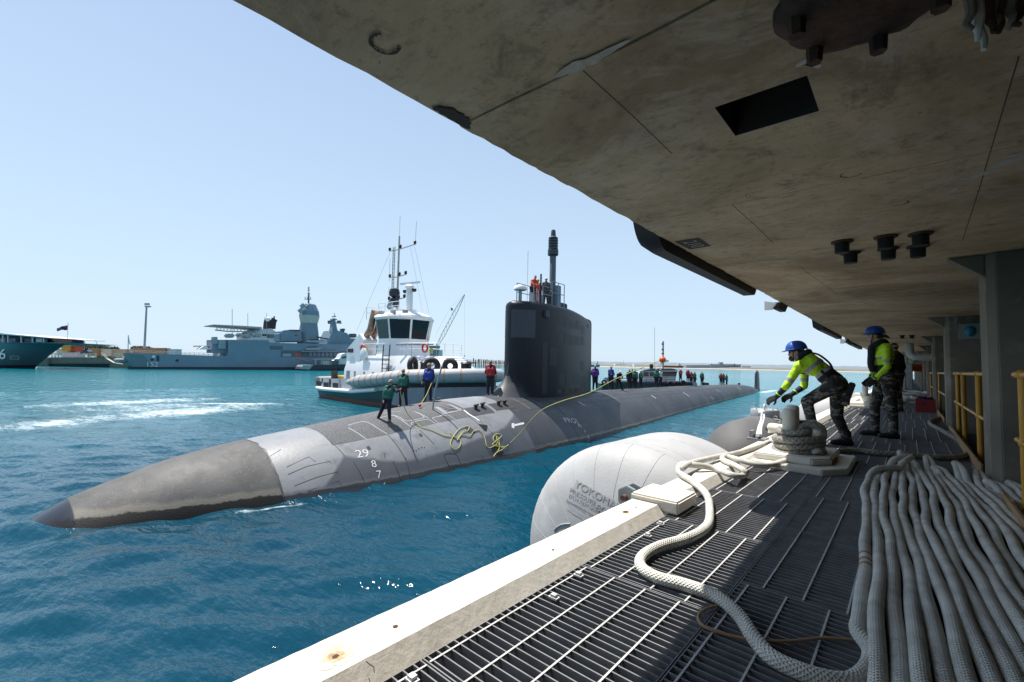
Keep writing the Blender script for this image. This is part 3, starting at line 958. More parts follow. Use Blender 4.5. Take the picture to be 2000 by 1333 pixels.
def streak(pts, wds, mat, name="lime_streak"):
    P = smooth_path([onz(x, y, CEIL) for x, y in pts], 5); k = len(P); b = MB(); V = []; F = []
    ww = np.interp(np.linspace(0, 1, k), np.linspace(0, 1, len(wds)), wds)
    for i_ in range(k):
        t_ = P[min(i_ + 1, k - 1)] - P[max(i_ - 1, 0)]; n_ = np.array([-t_[1], t_[0], 0]); n_ /= np.linalg.norm(n_) + 1e-9
        for s_ in (-1, 1):
            q = P[i_] + n_ * s_ * ww[i_] * random.uniform(0.55, 1.2); V.append((max(q[0], EDGE + 0.012), q[1], CEIL - 0.002))
    for i_ in range(k - 1): F.append((2 * i_, 2 * i_ + 1, 2 * i_ + 3, 2 * i_ + 2))
    b.add(V, F).build(name, mat, slab)


streak(((1775, 383), (1830, 366), (1880, 350), (1930, 335), (2000, 300)), (0.002, 0.014, 0.02, 0.03, 0.05), "efflorescence")
streak(((1835, 386), (1855, 376), (1872, 365)), (0.004, 0.016, 0.004), "efflorescence")
streak(((1610, 452), (1660, 444), (1700, 436), (1740, 425)), (0.002, 0.012, 0.022, 0.002), "efflorescence")
streak(((1200, 400), (1260, 362), (1320, 325), (1380, 300)), (0.002, 0.006, 0.007, 0.002), "efflorescence")
streak(((1555, 130), (1580, 118), (1600, 132)), (0.008, 0.03, 0.006), "efflorescence")
streak(((1225, 445), (1290, 438), (1350, 432), (1410, 425)), (0.002, 0.006, 0.006, 0.002), "efflorescence")
streak(((845, 210), (880, 222), (905, 240), (915, 252)), (0.006, 0.05, 0.04, 0.012), "mark_dark", "damp_stain")
streak(((1085, 150), (1118, 134), (1160, 116), (1230, 78)), (0.004, 0.028, 0.022, 0.004), "efflorescence")
# thin longitudinal board lines
for (p0, p1) in (((1130, 130), (1312, 300)), ((1430, 400), (1510, 475)), ((1990, 110), (1880, 470)), ((1560, 520), (1640, 580))):
    A = onz(*p0, CEIL); B = onz(*p1, CEIL)
    MB().tube([A, (A + B) / 2 + (0.004, 0, 0), B], 0.0022, 4).build("board_line", "mark_dark", slab)

# painted berth number on the soffit
c_ = np.array([-1.365, 3.87, CEIL - 0.0025])
np_ = MB().add([(-1.465, 3.70, CEIL - 0.0025), (-1.265, 3.71, CEIL - 0.0025), (-1.265, 4.03, CEIL - 0.0025), (-1.455, 4.04, CEIL - 0.0025)], [(0, 1, 2, 3)]).build("number_panel", "mark_dark", slab)
text_plane("210", 0.16, c_ + (0.0, 0.0, -0.003), (0.03, 1.0, 0), (1.0, 0.0, 0), "grey_mark", np_, "digits")

# drain stubs below the soffit
n_ = 0
dl = ("nearest the water in the front row", "nearest the water in the back row", "middle one of the front row", "middle one of the back row", "nearest the columns in the front row", "nearest the columns in the back row")
for (x, y) in ((-0.39, 4.52), (-0.37, 4.99), (-0.115, 4.55), (-0.11, 5.0), (0.09, 4.6), (0.08, 5.05)):
    t = wempty("drain_stub", (x, y, CEIL), "black plastic drain stub under the soffit, " + dl[n_], "drain stub", "drain stubs under the soffit")
    MB().lathe([(0.075, -0.014), (0.075, -0.001)], (x, y, CEIL), 20).build("flange", "rust" if n_ % 2 == 0 else "mark_dark", t, smooth=True)
    MB().lathe([(0.045, -0.1), (0.05, -0.095), (0.052, -0.0145)], (x, y, CEIL), 20).build("pipe_end", "black_rubber", t, smooth=True)
    n_ += 1
for k, (px, py) in enumerate(((1762, 655), (1781, 655))):
    P = onz(px, py, CEIL)
    t = wempty("drain_stub", P, ("left" if k == 0 else "right") + " of two far black drain stubs above the ponytailed person", "drain stub", "drain stubs under the soffit")
    MB().lathe([(0.075, -0.014), (0.075, -0.001)], P, 14).build("flange", "mark_dark", t)
    MB().lathe([(0.05, -0.1), (0.052, -0.0145)], P, 14).build("pipe_end", "black_rubber", t)

# D-section rubber fenders bolted along the slab face
def arch_fender(y0, y1, label, drop=0.085):
    t = wempty("arch_fender", (EDGE - 0.02, (y0 + y1) / 2, CEIL - drop), label, "fender", "rubber fenders on the slab face")
    ym = y0 + (y1 - y0) * 0.58
    for (a, b2) in ((y0, ym), (ym + 0.004, y1)):
        rows = []
        n = 40
        for i_ in range(n + 1):
            y = a + (b2 - a) * (0.5 - 0.5 * math.cos(math.pi * i_ / n))
            e = 1.0
            d0 = (y - y0) if a == y0 else 9; d1 = (y1 - y) if b2 == y1 else 9
            dd = min(d0, d1)
            if dd < 0.22: e = math.sqrt(max(0, 1 - (1 - dd / 0.22) ** 2))
            if a != y0 and i_ < 3: e *= 0.93 + 0.0233 * i_
            zb = CEIL + 0.25 - (0.25 + drop) * max(e, 0.03)
            rows.append([(EDGE - 0.018, y, zb), (EDGE - 0.14, y, zb), (EDGE - 0.23, y, zb + 0.07), (EDGE - 0.25, y, CEIL + 0.3), (EDGE - 0.018, y, CEIL + 0.5)])
        bb = MB().grid(rows, closed_u=True); bb.add(rows[0], [(0, 1, 2, 3, 4)]); bb.add(rows[-1], [(4, 3, 2, 1, 0)])
        bb.build("rubber_block", "black_rubber", t, smooth=True)


arch_fender(3.45, 6.75, "long black rubber fender hanging below the slab edge beside the number panel")
arch_fender(12.9, 17.2, "black rubber fender on the slab edge, second along, above the bending worker")
arch_fender(20.5, 25.5, "black rubber fender on the slab edge, third along, beside the ponytailed worker's helmet")
for k, y in enumerate((8.0, 18.6)):
    t = wempty("edge_light", (EDGE - 0.08, y, CEIL - 0.05), ("nearer" if k == 0 else "farther") + " small white lamp box with dark bracket under the slab edge", "lamp", "lamps under the slab edge")
    s = 1.0 if k == 0 else 1.2
    MB().prism([(EDGE - 0.2, y - 0.02, CEIL + 0.02), (EDGE - 0.2, y - 0.02, CEIL - 0.12 * s), (EDGE - 0.1, y - 0.02, CEIL - 0.12 * s), (EDGE - 0.03, y - 0.02, CEIL - 0.02)], (0, 0.05, 0)).build("lamp_box", "white_paint", t)
    MB().prism([(EDGE - 0.1, y + 0.05, CEIL - 0.001), (EDGE - 0.1, y + 0.05, CEIL - 0.1), (EDGE - 0.02, y + 0.05, CEIL - 0.1), (EDGE + 0.02, y + 0.05, CEIL - 0.001)], (0, 0.55, 0)).build("bracket", "black_rubber", t)

# ---- columns
def column(y, k):
    x0 = 0.53; wd = 0.62
    t = wempty("concrete_column", (x0 + 1.0, y + wd / 2, DECK), ("nearest", "second", "third", "fourth", "fifth", "sixth", "seventh", "eighth", "ninth", "tenth", "eleventh", "twelfth")[k] + " concrete column along the walkway" + (" behind the flaked rope" if k == 0 else " with the switch box" if k == 1 else ""), "column", "columns along the walkway")
    c = 0.06
    z1 = CEIL - 0.004
    prof = [(x0 + c, y), (x0 + 2.6, y), (x0 + 2.6, y + wd), (x0 + c, y + wd), (x0, y + wd - c), (x0, y + c)]
    MB().prism([(x, yy_, DECK - 0.1) for x, yy_ in prof], (0, 0, z1 - DECK + 0.1)).build("shaft", "concrete_column", t, smooth=True, bevel=0.006)
    MB().prism([(x0 - 0.002, y + c, z1 - 0.2), (x0 - 0.002, y + c, z1), (x0 - 0.24, y + c, z1)], (0, 0.16, 0)).build("corbel", "concrete_column", t, smooth=True, bevel=0.004)


for k in range(12): column(5.68 + 6.0 * k, k)
o = MB().box(3.2, 3.6, WY0, WY1, 0.0, CEIL - 0.002).build("added_back_wall", "concrete_dark"); o["kind"] = "structure"  # wall added behind the columns to make the underside dark

# ---- yellow railings between the columns
def railing(y0, y1, posts, label, near_loop=False, far_loop=True, x=0.6):
    t = wempty("safety_railing", (x, (y0 + y1) / 2, DECK), label, "railing", "yellow railings along the walkway")
    zt, zm, r = DECK + 1.0, DECK + 0.52, 0.024
    pts = [(x, y0 + 0.0, zt)]
    b = MB()
    if near_loop:
        b.tube(smooth_path([(x, y0 - 0.0, zm), (x, y0 - 0.1, zm + 0.06), (x, y0 - 0.12, zm + 0.24), (x, y0 - 0.1, zt - 0.06), (x, y0, zt)], 4), r, 10)
    b.tube([(x, y0, zt), (x, y1, zt)], r, 12)
    b.build("top_rail", "yellow_rail", t, smooth=True)
    MB().tube([(x, y0, zm), (x, y1, zm)], r * 0.85, 12).build("mid_rail", "yellow_rail", t, smooth=True)
    for py in posts:
        pb = MB().cyl((x, py, DECK - 0.01), (x, py, zt - 0.004), r * 1.15, 12)
        pb.sphere((x, py, zt), r * 1.6, 12, 8); pb.sphere((x, py, zm), r * 1.5, 12, 8)
        pb.build("post", "yellow_rail", t, smooth=True)
    MB().box(x - 0.09, x - 0.075, y0, y1, DECK + 0.004, DECK + 0.12).build("toe_board", "toe_board", t)


railing(3.2, 5.0, (4.72,), "orange-yellow tube railing at the right edge of the picture before the nearest column", far_loop=True)
railing(6.34, 10.9, (7.4, 9.3, 10.3), "yellow railing between the nearest and second columns with a brown toe board")
railing(12.32, 16.6, (13.2, 16.1), "yellow railing between the second and third columns")
railing(18.32, 22.6, (19.0, 22.1), "yellow railing between the third and fourth columns")
# near railing's returned end
# switch box on the second column
t = wempty("switch_box", (0.95, 11.6, 4.6), "grey switch box with a blue cover on the second column", "switch box")
A = ony(1872, 663, 11.62); B = ony(1916, 632, 11.62)
MB().box(A[0], B[0], 11.56, 11.676, A[2], B[2]).build("case", "box_grey", t, smooth=True, bevel=0.01)
cx_, cz_ = (A[0] * 0.5 + B[0] * 0.5), (A[2] + B[2]) / 2
MB().sphere((cx_, 11.555, cz_), ((B[0] - A[0]) * 0.26, 0.06, (B[2] - A[2]) * 0.36)).build("cover", "blue_plastic", t, smooth=True)
t = wempty("conduit", (0.62, 11.6, 4.9), "thin grey conduit bending over the switch box", "conduit")
MB().tube(smooth_path([ony(1869, 644, 11.58), ony(1869, 622, 11.58), ony(1872, 609, 11.58), ony(1885, 607, 11.58), ony(1920, 606, 11.58)], 5), 0.018, 8).build("pipe", "galvanised", t, smooth=True)
# overhead services farther along the walkway
t = wempty("service_pipe", (0.5, 23, CEIL - 0.4), "pale grey pipe elbow under the soffit beside the third column", "pipe")
MB().tube(smooth_path([(0.05, 22.0, CEIL - 0.003), (0.05, 22.0, CEIL - 0.25), (0.12, 22.0, CEIL - 0.42), (0.3, 22.0, CEIL - 0.5), (1.2, 22.0, CEIL - 0.5)], 5), 0.13, 14).build("elbow", "galvanised_light", t, smooth=True)
t = wempty("spill_boom", (0.2, 35, CEIL - 0.7), "orange rolled boom slung under the soffit far along the walkway", "boom")
MB().tube(smooth_path([(-1.0, 33.5, CEIL - 0.62), (-0.2, 34, CEIL - 0.75), (0.6, 34.2, CEIL - 0.8), (1.6, 34.4, CEIL - 0.78)], 6), 0.2, 12).build("roll", "signal_orange", t, smooth=True)
b = MB(); b.cyl((0.3, 34.1, CEIL - 0.6), (0.3, 34.1, CEIL - 0.003), 0.03, 6); b.build("hanger", "galvanised", t)
b = MB(); b.cyl((-0.6, 33.8, CEIL - 0.5), (-0.6, 33.8, CEIL - 0.003), 0.03, 6); b.build("hanger", "galvanised", t)
for k, (px, y, wd, hh, mt, lab) in enumerate(((1757, 30, 0.5, 1.0, "cargo_blue", "dark locker far down the walkway left of the shelf rack"), (1772, 33, 0.5, 1.5, "vest_green", "green cabinet far down the walkway behind the shelf rack"))):
    P = ony(px, 770, y)
    t = wempty("locker", (P[0], y, DECK), lab, "locker")
    MB().box(P[0] - wd / 2, P[0] + wd / 2, y, y + 0.6, DECK + 0.003, DECK + hh).build("body", mt, t, bevel=0.01)
    MB().box(P[0] - wd / 2 + 0.03, P[0] + wd / 2 - 0.03, y - 0.012, y - 0.001, DECK + 0.06, DECK + hh - 0.04).build("door", "box_grey", t)
t = wempty("shelf_rack", (-0.35, 38, DECK), "steel shelf rack with boxes far down the walkway", "rack")
for x in (-0.9, -0.05):
    MB().box(x, x + 0.05, 38, 38.05, DECK + 0.004, DECK + 1.9).build("upright", "galvanised", t)
for z in (0.3, 0.75, 1.2, 1.65): MB().box(-0.848, -0.052, 37.99, 38.5, DECK + z, DECK + z + 0.04).build("shelf", "galvanised", t)

# rusty fitting hanging over the photographer's head, and the frayed rope beside it
c0 = onz(1690, -30, CEIL - 0.03)
t = wempty("rusty_flange", (c0[0], c0[1], CEIL), "dark rusty lobed steel flange hanging under the soffit at the top right", "flange")
V = []; n = 72
b = MB(); rows = []
for (rs, dz) in ((0.0, -0.075), (0.72, -0.07), (0.9, -0.055), (1.0, -0.03), (1.0, 0.0), (0.93, 0.02), (0.9, 0.0295)):
    row = []
    for j in range(n):
        q = 2 * math.pi * j / n
        lob = 1 + 0.07 * max(0, math.sin(q * 6 + 1.0)) ** 2 + 0.02 * math.sin(q * 17)
        rr = 0.205 * rs * (lob if rs > 0.8 else 1)
        row.append((c0[0] + rr * math.cos(q), c0[1] + rr * math.sin(q), CEIL - 0.03 + dz))
    rows.append(row)
b.grid(rows, closed_u=True).build("plate", "rust_dark", t, smooth=True)
for j in range(6):
    q = 2 * math.pi * j / 6 + 0.4
    MB().lathe([(0.02, -0.04), (0.022, -0.005), (0.022, 0.02)], (c0[0] + 0.16 * math.cos(q), c0[1] + 0.16 * math.sin(q), CEIL - 0.1), 6).build("bolt", "rust_dark", t)
t = wempty("frayed_rope_end", onz(1920, 40, CEIL - 0.05), "frayed dirty-white rope tails hanging at the top right corner", "rope")
for j, (px, py, l) in enumerate(((1893, 10, 0.07), (1905, 15, 0.1), (1915, 20, 0.12), (1926, 12, 0.09), (1940, 18, 0.06), (1958, 12, 0.075), (1975, 8, 0.06), (1990, 10, 0.07))):
    P = onz(px, py, CEIL - 0.02)
    pts = smooth_path([P + (0, -0.02, 0.018), P + (random.gauss(0, 0.006), 0, -l * 0.35), P + (random.gauss(0, 0.01), random.gauss(0, 0.01), -l * 0.7), P + (random.gauss(0, 0.012), random.gauss(0, 0.012), -l)], 4)
    MB().tube(pts, np.linspace(0.016, 0.006, len(pts)), 7).build("strand", "rope_white" if j in (1, 2) else "rust_dark" if j % 2 else "concrete_column", t, smooth=True)
# ================================================================== submarine
SA = np.array([-15.4, 0.6, 0.0]); SB = np.array([-21.4, 91.4, 0.0])
SD = (SB - SA) / np.linalg.norm(SB - SA); SN = np.array([SD[1], -SD[0], 0.0])      # SN points to the wharf
_u = np.array([-0.12, 0.0, 0.1, 0.25, 0.55, 1.0, 1.7, 2.6, 3.7, 4.7, 6.3, 8.4, 10.5, 14, 16, 20.4, 28, 36, 46.7, 56, 64, 77, 85.5, 91, 95.0, 97])
_w = np.array([0.12, 0.48, 0.68, 0.84, 1.06, 1.27, 1.52, 1.85, 2.24, 2.5, 2.84, 3.04, 3.24, 3.48, 3.58, 3.7, 3.5, 3.06, 2.6, 2.25, 2.0, 1.65, 1.25, 0.8, 0.2, 0.05])
_t = np.array([-0.1, 0.07, 0.17, 0.26, 0.43, 0.61, 0.83, 1.1, 1.3, 1.43, 1.6, 1.84, 2.04, 2.3, 2.33, 2.3, 2.2, 2.12, 2.04, 1.92, 1.8, 1.53, 1.12, 0.6, 0.03, -0.2])


def _pchip(x, xp, fp):
    h = np.diff(xp); d = np.diff(fp) / h; m = np.zeros_like(fp); m[0] = d[0]; m[-1] = d[-1]
    for i in range(1, len(xp) - 1):
        if d[i - 1] * d[i] > 0:
            w1 = 2 * h[i] + h[i - 1]; w2 = h[i] + 2 * h[i - 1]
            m[i] = (w1 + w2) / (w1 / d[i - 1] + w2 / d[i])
    x = np.clip(x, xp[0], xp[-1]); i = np.clip(np.searchsorted(xp, x) - 1, 0, len(xp) - 2)
    t = (x - xp[i]) / h[i]
    return ((2 * t**3 - 3 * t**2 + 1) * fp[i] + (t**3 - 2 * t**2 + t) * h[i] * m[i] + (-2 * t**3 + 3 * t**2) * fp[i + 1] + (t**3 - t**2) * h[i] * m[i + 1])


def hull_wt(u):
    return _pchip(np.asarray(u, float), _u, _w), _pchip(np.asarray(u, float), _u, _t)


BED = 1.2          # the section is a circle arc through the waterline and the crest, in a plane 'BED' deep for very flat bows


def hull_R(u):
    w_, t_ = hull_wt(u)
    t2 = np.maximum(t_, 0.02)
    return (w_ ** 2 + t2 ** 2) / (2 * t2), t_


def hull_z(u, v):
    R, t_ = hull_R(u)
    return (t_ - R) + np.sqrt(np.maximum(R * R - np.minimum(abs(v), R * 0.999) ** 2, 0))


def sub_pt(u, v, lift=0.0):
    z = float(hull_z(u, v))
    e = 0.02
    nu = (float(hull_z(u + e, v)) - float(hull_z(u - e, v))) / (2 * e)
    nv = (float(hull_z(u, v + e)) - float(hull_z(u, v - e))) / (2 * e)
    n = -nu * SD - nv * SN + np.array([0, 0, 1.0]); n /= np.linalg.norm(n)
    return SA + u * SD + v * SN + np.array([0, 0, z]) + n * lift, n


def hull_hit(px, py):
    r = ray(px, py); r = r / np.linalg.norm(r)
    ts = np.arange(9.0, 130, 0.05)
    P = CAM + ts[:, None] * r; Q = P - SA
    u = Q @ SD; v = Q @ SN
    w_, t_ = hull_wt(u)
    R, _ = hull_R(u)
    below = (P[:, 2] < hull_z(u, v)) & (abs(v) < R * 0.98) & (u > -0.1) & (u < 97)
    k = np.argmax(below)
    if not below.any():
        # on the skyline: take the crest
        P = on_plane(px, py, SA, SN); return float((P - SA) @ SD), 0.0
    return float(u[k]), float(v[k])


sub = wempty("submarine", (SA + 40 * SD), "long black nuclear submarine with tall sail gliding past the wharf", "submarine")

# hull skin split into the pieces that differ: nose cap, bow dome, fore casing, after hull
def hull_section(name, u0, u1, nu, mats, matf, nphi=56, parent=sub, lift=0.0):
    us = np.linspace(u0, u1, nu); rows = []
    for u in us:
        R, t_ = hull_R(u); R = float(R) + lift; t_ = float(t_) + lift
        zb = -1.6
        c = max(-1, min(1, (zb - (t_ - R)) / R)); ph = math.acos(c)
        row = []
        for q in np.linspace(-ph, ph, nphi):
            row.append(SA + u * SD + R * math.sin(q) * SN + np.array([0, 0, t_ - R + R * math.cos(q)]))
        rows.append(row)
    b = MB(); k = len(rows[0])
    V = [p for r in rows for p in r]; F = []; Mi = []
    for i in range(nu - 1):
        for j in range(k - 1):
            F.append((i * k + j, i * k + j + 1, (i + 1) * k + j + 1, (i + 1) * k + j))
            c = (np.array(rows[i][j]) + rows[i + 1][j + 1]) / 2
            Mi.append(matf((us[i] + us[i + 1]) / 2, float((c - SA) @ SN), c[2]))
    b.v = [tuple(p) for p in V]; b.f = F; b.m = Mi
    return b.build(name, mats, parent, smooth='all')


def wl(z, hi, scum):
    j = random.uniform(-0.03, 0.03)
    return 2 if z < hi + j else (1 if z < hi + scum + j else 0)


def band_u(u): return 0.16 + 0.05 * math.sin(u * 3.1) + 0.03 * math.sin(u * 7.7)


random.seed(11)
hull_section("nose_cap", -0.115, 0.62, 24, ["sub_cap", "sub_cap", "sub_wet"], lambda u, v, z: 2 if z < 0.02 + 0.45 * (v > 0.55 and z < 0.2) else 0)
hull_section("bow_dome", 0.622, 4.7, 50, ["sub_dome", "sub_scum", "sub_wet"], lambda u, v, z: 0, 60)


_sh = [hull_hit(*q) for q in ((671, 894), (720, 900), (781, 905), (821, 898), (882, 878), (942, 855), (985, 838), (1000, 815), (1012, 790))]
_shu = [a for a, _ in _sh]; _shz = [float(hull_z(a, b)) for a, b in _sh]


def shoulder(u):      # lower edge of the sunlit tone painted on the casing, wharf side, as height above water
    if u < _shu[0]: return _shz[0] - (_shu[0] - u) * 0.75
    return float(np.interp(u, _shu, _shz))


fc = hull_section("fore_casing", 4.705, 15.6, 150, ["sub_fore"], lambda u, v, z: 0, 130)
at = fc.data.attributes.new("shoulder", 'FLOAT', 'POINT')
vals = []
for vtx in fc.data.vertices:
    q = np.array(vtx.co) - SA; u_, v_ = float(q @ SD), float(q @ SN)
    vals.append(0.6 if v_ < 0 else max(-0.6, min(0.6, float(vtx.co.z) - shoulder(u_))))
at.data.foreach_set("value", np.array(vals, np.float32))
hull_section("after_hull", 15.605, 96.9, 260, ["sub_aft", "sub_scum", "sub_wet"], lambda u, v, z: 0, 64)

# seam between dome and casing, slightly proud ragged edge
def hull_ribbon(uv, width, mat, name="painted_line", parent=sub, lift=0.006, closed=False, n=6):
    P = smooth_path([(a, b, 0) for a, b in uv], n) if n > 1 else [np.array([a, b, 0.0]) for a, b in uv]
    pts = [sub_pt(p[0], p[1], lift) for p in P]; V = []; F = []; k = len(pts)
    for i in range(k):
        t = pts[min(i + 1, k - 1)][0] - pts[max(i - 1, 0)][0]
        s = np.cross(pts[i][1], t); s /= (np.linalg.norm(s) + 1e-9)
        V += [pts[i][0] + s * width / 2, pts[i][0] - s * width / 2]
    for i in range(k - 1): F.append((2 * i, 2 * i + 1, 2 * i + 3, 2 * i + 2))
    return MB().add(V, F).build(name, mat, parent)


def px_ribbon(pts, width, mat, name="painted_line", n=6, parent=sub, lift=0.006, sc=None):
    if sc: pts = [(sc[0] + x / sc[2], sc[1] + y / sc[2]) for x, y in pts]
    return hull_ribbon([hull_hit(*p) for p in pts], width, mat, name, parent, lift, n=n)


def hull_patch(uv, mat, name, lift=0.004, parent=sub, nu=14, nv=10):
    """four corners (u,v) filled with a grid laid on the hull"""
    A, B, C_, D = [np.array(q) for q in uv]; rows = []
    for i in range(nu + 1):
        s = i / nu; row = []
        for j in range(nv + 1):
            t = j / nv
            q = (A * (1 - s) + B * s) * (1 - t) + (D * (1 - s) + C_ * s) * t
            row.append(sub_pt(q[0], q[1], lift)[0])
        rows.append(row)
    return MB().grid(rows).build(name, mat, parent, smooth='all')


def px_patch(pts, mat, name, lift=0.004, nu=12, nv=8, parent=sub, sc=None):
    if sc: pts = [(sc[0] + x / sc[2], sc[1] + y / sc[2]) for x, y in pts]
    return hull_patch([hull_hit(*p) for p in pts], mat, name, lift, parent, nu, nv)


hull_ribbon([(4.7 + random.uniform(-0.04, 0.04), v) for v in np.linspace(-1.8, 2.5, 26)], 0.035, "sub_side", "dome_seam", lift=0.008, n=2)
hull_ribbon([(0.62, v) for v in np.linspace(-0.8, 0.9, 12)], 0.02, "seam", "cap_seam", lift=0.006, n=2)
# walking deck of gritty non-skid with pale outlines
Z6 = (680, 700, 6.25)
edge_px = [(560, 884), (620, 876), (680, 866), (757, 850), (864, 825), (917, 815)]
ed = [hull_hit(*p) for p in edge_px]
eu = [a for a, _ in ed]; ev = [b for _, b in ed]
us = np.linspace(6.6, eu[-1] + 0.2, 40); rows = []
for u in us:
    vb = float(np.interp(u, eu, ev)); rows.append([sub_pt(u, v, 0.005)[0] for v in np.linspace(-1.5, vb, 14)])
MB().grid(rows).build("non_skid_deck", "nonskid", sub, smooth='all')
for pts in ([(0, 825), (130, 790), (210, 785), (290, 820), (380, 872), (480, 935)], [(0, 855), (120, 930), (240, 1015)],
            [(360, 745), (530, 705), (620, 745), (700, 800), (790, 870)], [(500, 690), (620, 720), (690, 772), (790, 762), (910, 738), (925, 722), (890, 698), (800, 655)],
            [(770, 810), (785, 792), (900, 762), (980, 755), (1050, 800), (1130, 862), (1210, 930)], [(770, 810), (790, 830), (850, 860)],
            [(1030, 745), (1045, 727), (1170, 702), (1230, 705), (1310, 760), (1370, 810)], [(1030, 745), (1090, 790), (1170, 865), (1240, 930)],
            [(800, 655), (880, 685), (980, 740)], [(430, 680), (540, 660), (640, 655)], [(1060, 640), (1120, 670), (1160, 690), (1110, 715)]):
    px_ribbon(pts, 0.042, "line_grey", "painted_line", sc=Z6, lift=0.009)
# hull plate joints
for pts in ([(870, 880), (960, 970), (1050, 1065)], [(1240, 930), (1290, 985), (1340, 1040)], [(480, 940), (600, 1080), (700, 1250)], [(1480, 720), (1580, 800), (1670, 900)]):
    px_ribbon(pts, 0.022, "seam", "plate_joint", sc=Z6, lift=0.007)
for pts in ([(0, 690), (350, 640), (700, 590), (950, 520), (1300, 440), (1800, 330)],):
    px_ribbon(pts, 0.02, "seam", "plate_joint", sc=(600, 760, 3.333), lift=0.007)
for pts in ([(560, 914), (603, 893), (616, 905)], [(562, 930), (600, 914), (644, 903), (661, 930)], [(575, 952), (620, 935), (662, 922)], [(520, 897), (548, 880)], [(600, 962), (662, 940), (668, 960)]):
    px_ribbon(pts, 0.016, "seam", "plate_joint", lift=0.007, n=1)
Z2 = (600, 760, 3.333)
for pts in ([(300, 480), (370, 615)], [(560, 480), (610, 600)], [(640, 450), (675, 605)], [(760, 560), (900, 520)], [(1130, 440), (1160, 480)], [(1420, 200), (1500, 330)], [(1560, 170), (1620, 300)],
            [(130, 330), (245, 440)], [(500, 420), (505, 460)], [(1100, 190), (1290, 440)]):
    px_ribbon(pts, 0.02, "seam", "plate_joint", sc=Z2, lift=0.007)
# octagonal side hatch outline
px_ribbon([(890, 445), (905, 425), (965, 428), (990, 475), (1000, 500), (975, 512), (935, 520), (915, 490), (890, 445)], 0.03, "seam", "side_hatch_seam", sc=Z2, n=2)
# pale hatch with a grid of drain holes
hp = px_patch([(1050, 605), (1245, 567), (1410, 640), (1180, 692)], "sub_patch", "grated_hatch", 0.012, sc=Z6)
for i in range(8):
    for j in range(5):
        x = 1118 + i * 17 + j * 22; y = 598 + j * 13.5 - i * 2.2
        u, v = hull_hit(Z6[0] + x / 6.25, Z6[1] + y / 6.25)
        hull_patch([(u - 0.045, v - 0.045), (u + 0.045, v - 0.045), (u + 0.045, v + 0.045), (u - 0.045, v + 0.045)], "seam", "drain_hole", 0.016, hp, 1, 1)
px_ribbon([(1250, 567), (1340, 595), (1410, 640)], 0.07, "seam", "hatch_gap", sc=Z6, lift=0.014)
px_ribbon([(1410, 640), (1480, 690), (1550, 735), (1600, 772)], 0.09, "white_mark", "white_joint_strip", sc=Z6, lift=0.012)
px_patch([(1590, 812), (1700, 822), (1690, 895), (1650, 880)], "ship_black", "torn_tile", 0.014, sc=Z6, nu=4, nv=4)
px_patch([(1420, 850), (1480, 840), (1560, 905), (1500, 945)], "sub_side", "worn_tile", 0.009, sc=Z6, nu=4, nv=4)
# free-flood grille low on the side
gp = px_patch([(1740, 1115), (1840, 1095), (1895, 1165), (1800, 1210)], "line_grey", "flood_grille", 0.01, sc=Z6, nu=6, nv=6)
for i in range(6):
    for j in range(6):
        a = (i + 0.5 * (j % 2) + 0.25) / 6.6; c = (j + 0.5) / 6
        x = 1740 + a * 105 + c * 58; y = 1113 - a * 20 + c * 88
        u, v = hull_hit(Z6[0] + x / 6.25, Z6[1] + y / 6.25)
        hull_patch([(u - 0.045, v), (u, v - 0.04), (u + 0.045, v), (u, v + 0.04)], "ship_black", "grille_slot", 0.016, gp, 1, 1)
# small fittings on the side
for (x, y) in ((885, 950), (250, 1100), (800, 1140), (830, 1130), (862, 1118), (895, 1105), (930, 1095)):
    u, v = hull_hit(Z6[0] + x / 6.25, Z6[1] + y / 6.25); s = 0.06 if x in (885, 250) else 0.018
    hull_patch([(u - s, v - s), (u + s, v - s), (u + s, v + s), (u - s, v + s)], "seam", "bolt_plate", 0.008, sub, 1, 1)
# draught marks, PROJ letters and arrow
def hull_text(s, px, py, size, rot=0.0, mat="white_mark", name="hull_lettering", spacing=1.0):
    u, v = hull_hit(px, py); P, n = sub_pt(u, v, 0.0)
    ex = SD - n * (SD @ n); ex /= np.linalg.norm(ex); ey = np.cross(n, ex)
    c, sn = math.cos(rot), math.sin(rot)
    V, F = text_geo(s, size, 1, spacing); out = []
    for x, y in V:
        q = P + ex * (x * c - y * sn) + ey * (x * sn + y * c)
        out.append(sub_pt(float((q - SA) @ SD), float((q - SA) @ SN), 0.012)[0])
    return MB().add(out, F).build(name, mat, sub)


for s, px, py, sz in (("29", 708, 888, 0.46), ("8", 730, 909, 0.38), ("7", 740, 931, 0.38), ("6", 751, 950, 0.3)): hull_text(s, px, py, sz, R_(-8), name="draught_mark")
hull_text("PROJ", 1115, 823, 0.5, R_(-10), spacing=1.15)
for s, px, py in (("30", 1132, 833), ("9", 1142, 845), ("8", 1149, 855)): hull_text(s, px, py, 0.3, R_(-20), name="draught_mark")
px_patch([(1000, 832), (1022, 826), (1024, 830), (1002, 836)], "white_mark", "arrow", 0.012, nu=3, nv=2)
px_patch([(999, 828), (1004, 828), (1004, 839), (999, 836)], "white_mark", "arrow", 0.012, nu=2, nv=2)
for (x0, y0, x1, y1) in ((1130, 786, 1142, 793), (1272, 773, 1281, 779), (1334, 767, 1346, 775), (1398, 761, 1405, 766), (1440, 757, 1447, 761), (1388, 776, 1394, 781), (1168, 770, 1174, 772)):
    px_ribbon([(x0, y0), ((x0 + x1) / 2, (y0 + y1) / 2), (x1, y1)], 0.1, "white_mark", "white_dash", n=2, lift=0.012)
